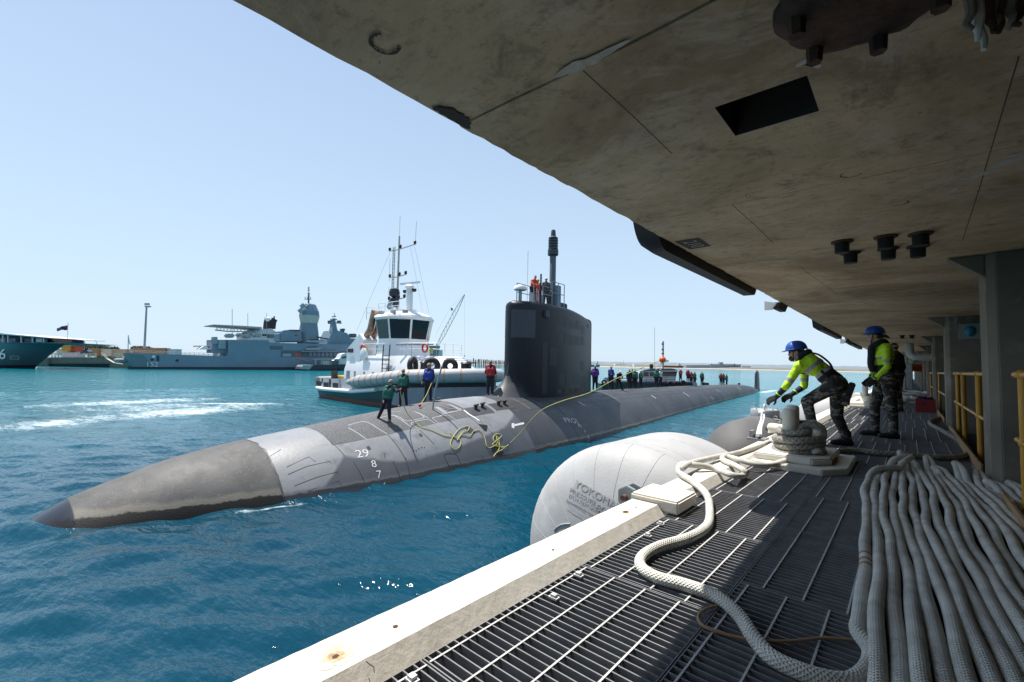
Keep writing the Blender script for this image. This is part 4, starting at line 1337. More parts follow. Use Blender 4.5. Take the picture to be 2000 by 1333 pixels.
# long faint paint streaks down the after hull
for i in range(26):
    u = random.uniform(17, 60); v0 = random.uniform(0.8, 1.4); l = random.uniform(0.5, 1.2)
    w_, _ = hull_wt(u)
    hull_ribbon([(u, v0), (u + 0.1, v0 + l * 0.5), (u + 0.15, min(v0 + l, float(w_) - 0.2))], random.uniform(0.015, 0.05), "line_grey" if i % 3 == 0 else "sub_side", "paint_streak", n=3, lift=0.007)
for i, u in enumerate((19.5, 24, 28.5, 33, 38, 44, 51)):
    w_, _ = hull_wt(u); hull_ribbon([(u, v) for v in np.linspace(-1.0, float(w_) - 0.05, 14)], 0.025, "seam", "plate_joint", n=2, lift=0.006)
for v0, k_ in ((0.75, 0.002), (2.45, 0.02), (-0.7, 0.0)):
    hull_ribbon([(u, v0 - k_ * u) for u in np.linspace(15.7, 56, 60)], 0.018, "seam", "tile_seam", n=2, lift=0.006)
for u in np.arange(17.2, 50, 2.4):
    w_, _ = hull_wt(u); hull_ribbon([(u, v) for v in np.linspace(0.75, float(w_) - 0.1, 9)], 0.014, "seam", "tile_seam", n=1, lift=0.006)
hull_ribbon([(u, 1.55 - 0.006 * u) for u in np.linspace(16, 80, 60)], 0.03, "seam", "deck_edge_seam", n=2, lift=0.006)
# retractable cleats, in pairs
for (x, y, s) in ((1560, 630, .8), (1640, 608, .8), (1838, 580, .8), (1910, 572, .8), (1240, 492, 0.65), (1322, 484, 0.65)):
    u, v = hull_hit(Z6[0] + x / 6.25, Z6[1] + y / 6.25)
    if y < 500: v = -1.25
    P, n = sub_pt(u, v, -0.03)
    z = np.array([0, 0, 1.0]); k = s
    cl = MB().lathe([(0.10 * k, 0), (0.11 * k, 0.05), (0.085 * k, 0.11 * k), (0.1 * k, 0.2 * k), (0.14 * k, 0.25 * k), (0.14 * k, 0.29 * k), (0.06 * k, 0.33 * k)], P, 16).build("cleat", "ship_black", sub, smooth=True)
    MB().obox(P + SD * 0.08 * k + z * 0.27 * k, SD * 0.12 * k + z * 0.03, SN * 0.07 * k, z * 0.045 * k).build("cleat_horn", "ship_black", cl, smooth=True, bevel=0.01)
for (x, y) in ((1600, 632), (1875, 583)):
    u, v = hull_hit(Z6[0] + x / 6.25, Z6[1] + y / 6.25)
    hull_patch([(u - 0.75, v - 0.28), (u + 0.75, v - 0.28), (u + 0.75, v + 0.3), (u - 0.75, v + 0.3)], "seam" if x > 1700 else "sub_side", "cleat_recess", 0.008, sub, 6, 4)
px_ribbon([(1560, 705), (1640, 690), (1780, 675)], 0.03, "sub_scum", "scuff", sc=Z6, n=3)

# ---- sail
sail = empty("sail"); sail.parent = sub; sail.matrix_parent_inverse = Matrix.Translation(sub.location).inverted()
S0, S1, ST, SHW = 18.0, 27.6, 7.62, 1.22


def sail_half(x):       # plan form, x from 0 to 1
    x = np.clip(x, 0, 1)
    return 5 * 0.2 * (0.2969 * np.sqrt(x) - 0.126 * x - 0.3516 * x ** 2 + 0.2843 * x ** 3 - 0.1036 * x ** 4) * 5.0


_mx = max(sail_half(np.linspace(0, 1, 200)))


def sail_front(z):
    return S0 - (1.75 * ((4.3 - z) / 2.3) ** 2.2 if z < 4.3 else 0.0)


def sail_ring(z, inset=0.0, n=150):
    f = sail_front(z); L = S1 - f; row = []
    th = np.linspace(0, 2 * math.pi, n, endpoint=False)
    for q in th:
        x = 0.5 - 0.5 * math.cos(q)                 # 0 front .. 1 tail
        xs = f + L * x
        base = (xs - S0) / (S1 - S0)
        hw = SHW * float(sail_half(max(base, 0.0))) / _mx if base > 0 else 0.0
        if z < 4.3:                                  # the flared cusp in front
            k = (4.3 - z) / 2.3
            hw = max(hw, (0.75 + 0.45 * k) * math.sqrt(max(0, (xs - f))) * 0.8 * min(1, k * 1.5) * max(0, min(1, (S0 + 3.2 - xs) / 3.6)) ** 1.5)
        hw = max(hw - inset, 0.02)
        xs2 = xs + inset * (1 - 2 * x) * 0.9
        v = hw * (1 if q < math.pi else -1) * (1 if 0 < x < 1 else 0)
        row.append(SA + xs2 * SD + v * SN + np.array([0, 0, z]))
    return row


def top_drop(row, z):   # the roof falls away slightly towards the tail
    out = []
    for p in row:
        x = ((p - SA) @ SD - S0) / (S1 - S0)
        out.append(p - np.array([0, 0, (0.32 * max(0, x - 0.45) ** 1.6 / 0.55 ** 1.6) * max(0, (z - 5.0) / (ST - 5.0))]))
    return out


zs = list(np.linspace(1.35, 4.3, 26)) + list(np.linspace(4.4, 7.3, 12))
rows = [top_drop(sail_ring(z), z) for z in zs]
for (z, ins) in ((7.38, 0.015), (7.46, 0.05), (7.53, 0.11), (7.58, 0.2), (7.61, 0.34), (7.62, 0.6), (7.625, 1.1)): rows.append(top_drop(sail_ring(z, ins), z))
b = MB().grid(rows, closed_u=True); b.add(rows[-1], [tuple(range(len(rows[-1])))])
so = b.build("sail_shell", ["sub_sail", "sub_side"], sail, smooth='all')
for pl in so.data.polygons:
    q = np.array(pl.center) - SA
    if pl.center[2] < 3.3 and q @ SD < S0 - 0.15: pl.material_index = 1  # lit front fillet: sun highlight put in as a lighter material


def sail_pt(x, z, side=1, lift=0.004):
    """point on the sail side at length fraction x"""
    def raw(x, z):
        xs = S0 + (S1 - S0) * x
        P = SA + xs * SD + side * (SHW * float(sail_half(x)) / _mx) * SN + np.array([0, 0, z])
        return top_drop([P], z)[0]
    e = 0.004
    P = raw(x, z); tx = raw(min(x + e, 1), z) - raw(max(x - e, 0), z)
    n = np.cross(tx, np.array([0, 0, 1.0])); n /= np.linalg.norm(n)
    if n @ SN * side < 0 and x > 0.02: n = -n
    return P + n * lift


def sail_hit(px, py):
    r = ray(px, py); best = None
    for x in np.linspace(0.0, 1, 240):
        P = SA + (S0 + (S1 - S0) * x) * SD + (SHW * float(sail_half(x)) / _mx) * SN
        # ray in plan: minimise the sideways miss
        t = (P - CAM)[:2] @ np.array([r[0], r[1]]) / (r[0] ** 2 + r[1] ** 2)
        q = CAM + r * t; d = np.linalg.norm((q - P)[:2])
        if best is None or d < best[0]: best = (d, x, q[2])
    return best[1], best[2]


def sail_patch(x0, x1, z0, z1, mat, name, lift=0.006, n=10, parent=sail, side=1):
    rows = [[sail_pt(x, z, side, lift) for z in np.linspace(z0, z1, 6)] for x in np.linspace(x0, x1, n)]
    return MB().grid(rows).build(name, mat, parent, smooth='all')


Z4 = (920, 430, 3.507)
# pale acoustic window round the leading edge
x1, zt = sail_hit(1046, 607); _, zb = sail_hit(1046, 661)
rows = []
for q in np.linspace(-1, 1, 31):
    x = x1 * q * q; s = 1 if q >= 0 else -1
    rows.append([sail_pt(max(x, 0.0008), z, s, 0.007) for z in np.linspace(zb, zt, 5)])
MB().grid(rows).build("acoustic_window", "sub_sail_panel", sail, smooth='all')
for (ax, ay, bx, by) in ((596, 670, 632, 712), (640, 672, 676, 745), (684, 690, 716, 745), (722, 684, 748, 750), (756, 712, 776, 780), (596, 765, 632, 825), (640, 770, 676, 850), (684, 790, 716, 860),
                         (722, 795, 748, 855), (756, 790, 776, 860), (750, 965, 775, 1035), (752, 1070, 774, 1160), (779, 1068, 796, 1155), (600, 1060, 640, 1130), (650, 1055, 690, 1130), (700, 1050, 740, 1125),
                         (490, 835, 520, 1190), (540, 870, 585, 1000)):
    xa, za = sail_hit(Z4[0] + ax / Z4[2], Z4[1] + ay / Z4[2]); xb, zb2 = sail_hit(Z4[0] + bx / Z4[2], Z4[1] + by / Z4[2])
    sail_patch(xa, xb, zb2, za, "sub_sail_tile", "hull_tile", 0.007)
for i, (ax, ay) in enumerate(((602, 1175), (650, 1172), (692, 1170), (730, 1167))):
    xa, za = sail_hit(Z4[0] + (ax - 14) / Z4[2], Z4[1] + (ay - 13) / Z4[2]); xb, zb2 = sail_hit(Z4[0] + (ax + 12) / Z4[2], Z4[1] + (ay + 13) / Z4[2])
    gr = sail_patch(xa, xb, zb2, za, "seam", "vent_grille", 0.012, 4)
    for q in range(3):
        zz = zb2 + (za - zb2) * (q + 0.5) / 3
        sail_patch(xa + (xb - xa) * 0.1, xb - (xb - xa) * 0.1, zz - 0.03, zz + 0.03, "rust", "vent_slot", 0.018, 3, gr)
xa, za = sail_hit(Z4[0] + 490 / Z4[2], Z4[1] + 618 / Z4[2]); P = sail_pt(xa + 0.03, za - 0.2, 1, 0.0)
MB().obox(P, SD * 0.22, SN * 0.13, np.array([0, 0, 0.2])).build("side_light", "sub_sail_panel", sail, smooth=True, bevel=0.03)
xa, za = sail_hit(Z4[0] + 802 / Z4[2], Z4[1] + 712 / Z4[2])
sail_patch(xa - 0.02, xa + 0.02, za - 0.08, za + 0.1, "ship_black", "stern_light", 0.02, 3)
# bridge fittings on the roof
def sail_top(px, py):
    P = on_plane(px, py, SA, SN); return P


def roof(u, v=0.0):
    x = (u - S0) / (S1 - S0)
    return SA + u * SD + v * SN + np.array([0, 0, 7.625 - 0.32 * max(0, x - 0.45) ** 1.6 / 0.55 ** 1.6])


mu = 22.3
mast = MB().lathe([(0.2, -0.1), (0.2, 3.3), (0.19, 3.32), (0.19, 3.6)], roof(mu), 18).build("periscope_mast", "navy_grey_dark", sail, smooth=True)
prof = [(0.26, 3.35), (0.34, 3.4), (0.34, 3.72)]
for k in range(4): prof += [(0.27, 3.76 + k * 0.17), (0.31, 3.78 + k * 0.17), (0.31, 3.88 + k * 0.17), (0.26, 3.9 + k * 0.17)]
prof += [(0.3, 4.45), (0.3, 4.52), (0.2, 4.58), (0.17, 4.6), (0.14, 4.95), (0.12, 5.02), (0.02, 5.04)]
MB().lathe(prof, roof(mu), 18).build("mast_head", "sub_sail_panel", mast, smooth=True)
MB().obox(roof(23.2) + (0, 0, 0.18), SD * 0.5, SN * 0.3, (0, 0, 0.25)).build("mast_fairing", "sub_sail", sail, smooth=True, bevel=0.05)
MB().obox(roof(22.45, 0.3) + (0, 0, 0.7), SD * 0.22, SN * 0.12, (0, 0, 0.72)).build("equipment_box", "navy_grey", sail, smooth=True, bevel=0.02)
dm = MB().lathe([(0.1, 0), (0.1, 0.55), (0.08, 0.6)], roof(18.75, 0.1), 12).build("radar_pedestal", "navy_grey_light", sail, smooth=True)
MB().lathe([(0.3, 0.6), (0.38, 0.64), (0.38, 0.74), (0.3, 0.86), (0.1, 0.92), (0.02, 0.93)], roof(18.75, 0.1), 20).build("radome", "white_paint", dm, smooth=True)
b = MB().cyl(roof(19.3, 0.2), roof(19.3, 0.2) + (0, 0, 3.0), 0.018, 6); b.build("whip_aerial", "white_paint", sail)
MB().obox(roof(19.9, 0.35) + (0, 0, 0.28), SD * 0.6, SN * 0.015, (0, 0, 0.3)).build("windscreen", "building_white", sail)
MB().obox(roof(20.45, 0.25) + (0, 0, 0.28), SD * 0.2, SN * 0.12, (0, 0, 0.32)).build("locker_box", "navy_grey_light", sail, smooth=True, bevel=0.02)
# guard rails of the bridge
def rail_set(us, v, zt):
    for u in us: MB().cyl(roof(u, v) + (0, 0, -0.05), roof(u, v) + (0, 0, zt), 0.028, 8).build("rail_post", "navy_grey_light", sail, smooth=True)
    for zz in (zt, zt * 0.55):
        MB().tube([roof(us[0], v) + (0, 0, zz), roof(us[-1], v) + (0, 0, zz)], 0.024, 8).build("rail_bar", "navy_grey_light", sail, smooth=True)


rail_set((19.35, 20.3, 21.3), 0.62, 1.05)
rail_set((21.3, 22.05, 22.75), 0.6, 1.5)
rail_set((19.35, 20.9, 22.75), -0.6, 1.2)
MB().cyl(roof(19.95, 0.7), roof(19.95, 0.7) + (0, 0, 1.7), 0.05, 10).build("pelorus_stand", "ship_black", sail, smooth=True)
MB().box(*[float(c) for c in (0, 0, 0, 0, 0, 0)]) if False else None
# striped ensign drooping behind the bridge rail
fl = MB()
Pf = roof(19.75, 0.45) + np.array([0, 0, 0.15])
for k in range(6):
    A = Pf + SD * 0.1 * k * 0.9 + np.array([0, 0, 0.75 - 0.05 * k]); fl.add([A, A + SD * 0.1, A + SD * 0.16 + (0, 0, -0.7), A + SD * 0.05 + (0, 0, -0.72)], [(0, 1, 2, 3)], k % 2)
fl.build("ensign", ["flag_red", "white_paint"], sail)
# rudder standing out of the water astern
ru = 94.6
prof = []
rows = []
for z, f0, f1, hw in ((-1.0, 92.3, 97.2, 0.33), (0.4, 92.5, 97.2, 0.32), (2.0, 93.0, 97.0, 0.27), (3.2, 93.4, 96.8, 0.22), (3.55, 93.7, 96.5, 0.14), (3.62, 94.2, 96.0, 0.03)):
    row = []
    for q in np.linspace(0, 2 * math.pi, 24, endpoint=False):
        x = 0.5 - 0.5 * math.cos(q); row.append(SA + (f0 + (f1 - f0) * x) * SD + math.sin(q) * hw * SN * (1.2 - 0.4 * x) + np.array([0, 0, z]))
    rows.append(row)
b = MB().grid(rows, closed_u=True); b.add(rows[-1], [tuple(range(24))]); b.build("rudder", "sub_sail", sub, smooth=True)
for k in range(6):
    P = on_plane(1473.5 + 0.2 * k, 731 + 5 * k, SA + 0.45 * SN, SN); MB().obox(P, SD * 0.25, SN * 0.02, (0, 0, 0.12)).build("draught_mark", "white_mark", sub)
MB().lathe([(0.1, 0), (0.1, 0.25), (0.02, 0.3)], SA + 94.9 * SD + np.array([0, 0, 3.6]), 10).build("stern_lamp", "ship_black", sub)
# low crates, reels and a bollard pair along the after deck
for k, (px, s) in enumerate(((1378, 0.35), (1385, 0.3), (1446, 0.3))):
    P = on_plane(px, 755, SA, SN); u = float((P - SA) @ SD); Q, _ = sub_pt(u, -0.2, -0.02)
    MB().obox(Q + (0, 0, s * 0.5), SD * s * 0.8, SN * s * 0.5, (0, 0, s * 0.55)).build("deck_fitting", "ship_black", sub, smooth=True, bevel=0.03)
# ================================================================== tug (bow towards the submarine, starboard side to the camera)
TX, TY = -50.0, 27.0


def T(a, b, z): return np.array([TX + a, TY - b, z])


tug = wempty("harbour_tug", T(11, 0, 0), "white and green harbour tug with fat grey bow fender behind the submarine", "tug")
_ta = np.array([0, 0.25, 0.7, 1.5, 3, 6, 12, 16, 18.5, 20.5, 22, 23, 23.5])
_tb = np.array([1.6, 2.9, 3.7, 4.2, 4.5, 4.65, 4.7, 4.6, 4.3, 3.6, 2.6, 1.5, 0.2])


def tb(a): return float(np.interp(a, _ta, _tb))


def sheer(a): return float(np.interp(a, [0, 4, 10, 16, 23.5], [1.15, 1.1, 1.2, 1.75, 2.35]))


def bulw(a): return float(np.interp(a, [0, 4, 8, 12, 18, 23.5], [2.15, 2.1, 2.25, 2.6, 3.2, 3.45]))


aa = np.concatenate([np.linspace(0, 1.5, 10), np.linspace(1.8, 17, 20), np.linspace(17.5, 23.5, 22)])


def tug_skin(zf0, zf1, k0, k1, name, mat, nz=4, smooth=True, parent=tug):
    rows = []
    for a in aa:
        s = []
        for i in range(nz):
            f = i / (nz - 1); z = zf0(a) * (1 - f) + zf1(a) * f; k = k0 + (k1 - k0) * f
            s.append((a + (1 - k) * (0.6 if a < 3 else -0.6 if a > 20 else 0), tb(a) * k, z))
        rows.append(s)
    ring = [[T(*q) for q in r] for r in rows] + [[T(q[0], -q[1], q[2]) for q in r] for r in rows[::-1]]
    ring.append(ring[0])
    return MB().grid(ring).build(name, mat, parent, smooth='all')


tug_skin(lambda a: -0.6, lambda a: 0.32, 0.9, 0.95, "boot_topping", "tug_red")
tug_skin(lambda a: 0.322, lambda a: sheer(a) - 0.2, 0.952, 0.995, "hull", "tug_green")
tug_skin(lambda a: sheer(a) - 0.21, bulw, 0.985, 0.95, "bulwark", "tug_grey")
# main deck
ring = [T(a, tb(a) * 0.96, sheer(a) + 0.05) for a in aa] + [T(a, -tb(a) * 0.96, sheer(a) + 0.05) for a in aa[::-1]]
b = MB(); n = len(aa)
b.add(ring, [(i, i + 1, 2 * n - 2 - i, 2 * n - 1 - i) for i in range(n - 1)]); b.build("main_deck", "tug_grey", tug)
# rubbing strake
pts = [T(a, tb(a) * 1.01, sheer(a) - 0.1) for a in np.linspace(14, 0.0, 40)] + [T(-0.0, 0, sheer(0) - 0.1)] + [T(a, -tb(a) * 1.01, sheer(a) - 0.1) for a in np.linspace(0.0, 10, 20)]
MB().tube(pts, 0.2, 10).build("rubbing_strake", "tug_white", tug, smooth=True)
# big sausage fender round the bow with straps
fa = np.linspace(9.3, 23.5, 46)
pts = [T(a, tb(a) * 0.97 + 0.25, bulw(a) - 0.42) for a in fa]
pts[-1] = T(24.0, 0.15, bulw(23.5) - 0.42)
pts += [T(a + 0.2, -tb(a) * 0.97 - 0.2, bulw(a) - 0.42) for a in fa[::-1][2:26]]
rr = [0.58 * min(1, 0.42 + 0.1 * i) for i in range(len(pts))]
fd = MB().tube(pts, rr, 18).build("bow_fender", "tug_fender", tug, smooth=True)
for i in range(3, 46, 3):
    c = pts[i]; t_ = pts[i + 1] - pts[i - 1]; t_ /= np.linalg.norm(t_)
    MB().tube([c - t_ * 0.06, c + t_ * 0.06], rr[i] + 0.02, 18, caps=False).build("strap", "strap_yellow", fd, smooth=True)
# dark recess and ribbed push-knee face below the fender
rows = []
fb = np.linspace(15.5, 23.4, 30)
seq = [(a, tb(a)) for a in fb] + [(23.75, 0.0)] + [(a, -tb(a)) for a in fb[::-1][:18]]
MB().grid([[T(a + 0.03, b_ * 1.0 + 0.03, bulw(min(a, 23.5)) - 1.02) for a, b_ in seq], [T(a, b_ * 0.99, bulw(min(a, 23.5)) - 1.5) for a, b_ in seq]]).build("fender_recess", "ship_black", tug, smooth='all')
for i in range(0, len(seq) - 1):
    (a0, b0), (a1, b1) = seq[i], seq[i + 1]
    top0, top1 = bulw(min(a0, 23.5)) - 1.35, bulw(min(a1, 23.5)) - 1.35
    P = [T(a0 + 0.04, b0 * 1.02 + 0.05, top0), T(a1 + 0.03, b1 * 1.02 + 0.05, top1), T(a1 + 0.03, b1 * 1.02 + 0.05, 0.3), T(a0 + 0.04, b0 * 1.02 + 0.05, 0.3)]
    c = np.mean(P, axis=0); P = [c + (q - c) * np.array([0.975, 0.975, 1]) for q in P]
    MB().prism(P, (0.06 * (1 if a1 > 20 else 0), 0.1, 0)).build("fender_block", "tug_rib", tug)
# stern roll fender and freeing ports
pts = [T(a, -2.2 + (tb(a) + 2.2) if a > 0 else 0, bulw(a) - 0.3) for a in (1.6, 1.0, 0.5, 0.2)] + [T(-0.15, 0.8, bulw(0) - 0.3), T(-0.15, -1.5, bulw(0) - 0.3)]
MB().tube(smooth_path(pts, 5), 0.36, 14).build("stern_fender", "tug_fender", tug, smooth=True)
for i, a in enumerate((2.1, 4.2, 6.4)):
    y = TY - tb(a) * 0.985 - 0.03
    fp = MB().box(TX + a - 0.55, TX + a + 0.55, y - 0.03, y, sheer(a) + 0.12, sheer(a) + 0.62).build("freeing_port", "ship_black", tug)
    MB().prism([(TX + a + 0.75, y - 0.04, sheer(a) + 0.02), (TX + a + 0.95, y - 0.04, sheer(a) + 0.02), (TX + a + 0.75, y - 0.02, bulw(a) - 0.02), (TX + a + 0.6, y - 0.02, bulw(a) - 0.02)], (0, 0.12, 0)).build("stanchion", "tug_green" if i < 2 else "tug_grey", tug)
MB().box(TX + 1.6, TX + 5.2, TY - 2.6, TY + 2.6, 1.2, 2.35).build("towing_winch", "deck_yellow", tug, bevel=0.1)
MB().box(TX + 2.6, TX + 3.1, TY - 3.2, TY - 2.7, 1.2, 2.9).build("winch_post", "ship_black", tug)
text_plane("TAMMAR", 0.55, T(9.2, tb(9) + 0.03, 2.0), (1, 0, 0), (0, 0, 1), "tug_white", tug, "name_lettering", lift=0.08)
# deckhouse
b = MB()
b.prism([T(5.4, 3.1, 1.2), T(19.5, 3.1, 1.5), T(18.4, 2.5, 4.6), T(5.4, 2.5, 4.6)], (0, 0.02, 0))
prof_lo = [(5.4, 3.2), (17.5, 3.2), (20.6, 1.9), (20.6, -1.9), (17.5, -3.2), (5.4, -3.2)]
prof_hi = [(5.4, 2.75), (16.2, 2.75), (18.4, 1.6), (18.4, -1.6), (16.2, -2.75), (5.4, -2.75)]
b = MB().grid([[T(a, q, 1.25) for a, q in prof_lo], [T(a, q, 3.1) for a, q in prof_lo], [T(a, q, 4.6) for a, q in prof_hi]], closed_u=True)
b.add([T(a, q, 4.6) for a, q in prof_hi], [tuple(range(6))])
house = b.build("deckhouse", "tug_white", tug, smooth=True)
MB().box(TX + 5.9, TX + 6.6, TY - 3.225, TY - 3.19, 1.45, 3.0).build("door", "navy_grey_light", house)
for a in (14.6, 16.2): MB().lathe([(0.2, 0), (0.2, 0.04)], T(a, 3.2, 2.5), 12, axis=(0, -1, 0)).build("porthole", "glass_dark", house)
MB().tube([T(6.8, 3.26, 2.2), T(13.0, 3.26, 2.2)], 0.03, 6).build("handrail", "box_grey", house)
for a in (7.6, 9.4, 11.0): MB().box(TX + a - 0.16, TX + a + 0.16, TY - 3.23, TY - 3.19, 2.0, 3.0).build("window", "box_grey", house)
# funnel casing and exhausts
fn = MB().prism([T(5.2, 3.0, 1.3), T(7.4, 3.0, 1.3), T(8.6, 2.9, 6.2), T(7.7, 2.9, 6.9), T(5.2, 2.9, 5.3)], (0, 1.6, 0)).build("funnel_casing", "tug_white", tug, smooth=True, bevel=0.06)
MB().box(TX + 5.6, TX + 6.6, TY - 3.04, TY - 2.95, 4.9, 5.3).build("vent", "ship_black", fn)
for k, off in enumerate((2.3, 1.5, -1.6)):
    ex = MB().tube(smooth_path([T(7.2, off, 5.6), T(8.0, off, 6.6), T(8.7, off, 7.3), T(9.0, off, 8.1), T(9.4, off, 9.2)], 4), 0.33, 14).build("exhaust_pipe", "exhaust", tug, smooth=True)
MB().lathe([(0.5, 0), (0.6, 0.12), (0.6, 0.24), (0.35, 0.3)], T(9.0, 2.95, 4.75), 18, axis=(0, -1, 0)).build("searchlight", "tug_white", tug, smooth=True)
# wheelhouse: octagon flaring outward to the window heads
cw = 11.4


def octo(r, z, da=0.0, sq=1.0):
    return [T(cw + da + r * math.cos(R_(22.5 + 45 * k)), -r * sq * math.sin(R_(22.5 + 45 * k)), z) for k in range(8)]


wh = MB().grid([octo(2.75, 4.6), octo(2.55, 6.2), octo(2.95, 8.25), octo(3.1, 8.4), octo(3.0, 8.6), octo(1.9, 9.0)], closed_u=True)
wh.add(octo(1.9, 9.0), [tuple(range(8))])
wh = wh.build("wheelhouse", "tug_white", tug, smooth=True)
lo, hi = octo(2.55, 6.2), octo(2.95, 8.25)
for k in range(8):
    A, B, C_, D = lo[k], lo[(k + 1) % 8], hi[(k + 1) % 8], hi[k]
    ctr = (A + B + C_ + D) / 4; nrm = np.cross(B - A, D - A); nrm /= np.linalg.norm(nrm)
    if nrm @ (ctr - T(cw, 0, 7)) < 0: nrm = -nrm
    q = [ctr + (p - ctr) * 0.9 + nrm * 0.025 for p in (A, B, C_, D)]
    MB().prism(q, -nrm * 0.01).build("window", "glass_dark", wh)
top = MB().grid([octo(1.3, 9.0), octo(1.25, 9.35)], closed_u=True); top.add(octo(1.25, 9.35), [tuple(range(8))]); top.build("roof_hatch", "tug_white", wh)
for k in (1.2, -0.4, 2.6): MB().obox(T(cw + k, 2.6 - 0.3 * abs(k), 8.85), (0.28, 0, 0), (0, 0.14, 0), (0, 0, 0.14)).build("floodlight", "box_grey", wh)
# mast with ladder and yards
ms = MB().cyl(T(10.2, 0.2, 9.0), T(10.2, 0.2, 17.2), 0.13, 10, r2=0.09).build("mast", "mast_steel", tug, smooth=True)
for dx in (-1.05, -0.75): MB().cyl(T(10.2 + dx, 0.2, 9.0), T(10.2 + dx, 0.2, 16.2), 0.05, 6).build("ladder_rail", "mast_steel", ms)
for i in range(18): MB().cyl(T(9.15, 0.2, 9.3 + i * 0.38), T(9.45, 0.2, 9.3 + i * 0.38), 0.035, 5).build("rung", "mast_steel", ms)
for (z, l0, l1) in ((15.9, -1.8, 2.9), (13.0, -1.6, 1.4), (10.6, -1.6, 1.3)):
    MB().tube([T(10.2 + l0, 0.2, z), T(10.2, 0.2, z - 0.1), T(10.2 + l1, 0.2, z)], 0.06, 6).build("yard", "mast_steel", ms)
    for l in (l0, l1, 0.25): MB().lathe([(0.1, 0), (0.14, 0.1), (0.14, 0.3), (0.06, 0.38)], T(10.2 + l * 0.95, 0.2, z), 8).build("lamp", "ship_black", ms)
MB().tube([T(13.0, 0.2, 15.9), T(13.1, 0.2, 18.2)], 0.02, 5).build("whip_aerial", "mast_steel", ms)
MB().tube([T(10.2, 0.2, 17.2), T(10.2, 0.2, 19.4)], 0.02, 5).build("whip_aerial", "mast_steel", ms)
for q in ((8.4, 12.6, 15.0), (8.4, 9.6, 12.0)): MB().tube([T(8.6, 0.2, q[1]), T(8.6, 0.2, q[2])], 0.02, 5).build("whip_aerial", "mast_steel", ms)
for (A, B) in ((T(8.6, 0.2, 15.8), T(5.8, 2.2, 7.2)), (T(12.9, 0.2, 15.7), T(14.0, -1, 9.0)), (T(12.2, 0.2, 15.7), T(12.0, -1.8, 9.0))): MB().tube([A, B], 0.014, 4).build("stay_wire", "mast_steel", ms)
for z in (9.6, 10.6): MB().lathe([(0.2, 0), (0.5, 0.15), (0.55, 0.5), (0.45, 0.85), (0.1, 1.0)], T(10.7, 0.9, z), 12).build("day_shape", "boot_top", tug, smooth=True)
rd = MB().lathe([(0.42, 0), (0.36, 0.5), (0.34, 2.4), (0.5, 2.6), (0.3, 2.75)], T(12.6, 0.4, 9.0), 12).build("radar_post", "tug_white", tug, smooth=True)
MB().obox(T(12.6, 0.4, 11.95), (1.25, 0.25, 0), (-0.02, 0.1, 0), (0, 0, 0.09)).build("radar_scanner", "tug_white", rd)
for s in (-1, 1): MB().lathe([(0.12, 0), (0.24, 0.1), (0.24, 0.3)], T(12.6 + 0.75 * s, 0.4, 11.0), 10).build("lamp", "ship_black", rd)
MB().lathe([(0.1, 0), (0.16, 0.1), (0.34, 0.5)], T(11.4, 1.5, 9.5), 12, axis=(0.3, -1, 0)).build("horn", "navy_grey_light", tug, smooth=True)
# guard rails and stairs
def tug_rail(pts, hgt, mat="tug_white", name="guard_rail"):
    for zz in (hgt, hgt * 0.55): MB().tube([np.array(p) + (0, 0, zz) for p in pts], 0.035, 6).build(name, mat, tug)
    for i in range(len(pts) - 1):
        for f in np.linspace(0, 1, 4):
            p = np.array(pts[i]) * (1 - f) + np.array(pts[i + 1]) * f; MB().cyl(p, p + (0, 0, hgt), 0.03, 6).build("rail_stanchion", mat, tug)


tug_rail([T(7.8, 2.9, 4.6), T(12.4, 2.9, 4.6)], 1.15)
tug_rail([T(14.6, 2.7, 4.6), T(16.4, 2.7, 4.6), T(18.3, 1.4, 4.6), T(18.3, -1.6, 4.6)], 1.15)
tug_rail([T(9.6, 2.0, 9.0), T(13.2, 2.0, 9.0)], 0.9)
tug_rail([T(8.4, -2.6, 8.3), T(8.4, 2.6, 8.3)], 1.3)
for s in (0, 1.05):
    MB().tube([T(12.6 + s, 3.15, 5.6), T(12.6 + s, 3.2, 4.7), T(13.6 + s, 3.9, 1.7)], 0.05, 6).build("stair_rail", "ship_black", tug)
for i in range(8):
    f = i / 7.5; MB().obox(T(13.1 + 1.0 * f + 0.03, 3.2 + 0.65 * f, 4.55 - 2.9 * f), (0.5, 0, 0), (0, 0.14, 0), (0, 0, 0.03)).build("stair_tread", "ship_black", tug)
MB().tube([T(14.4, 3.0, 5.6), T(18.6, 2.0, 5.62)], 0.05, 6).build("stair_rail", "ship_black", tug)
for a, q in ((8.6, 3.0), (17.7, 2.2)):
    MB().tube([T(a + 0.36 * math.cos(t_), q, 5.3 + 0.36 * math.sin(t_)) for t_ in np.linspace(0, 2 * math.pi, 20, endpoint=False)], 0.09, 8, closed=True).build("lifebuoy", "life_red", tug, smooth=True)
for a, q in ((9.2, 3.0), (18.3, 2.0)): MB().box(TX + a, TX + a + 0.3, TY - q - 0.1, TY - q, 4.8, 5.3).build("lifejacket_box", "signal_yellow", tug)
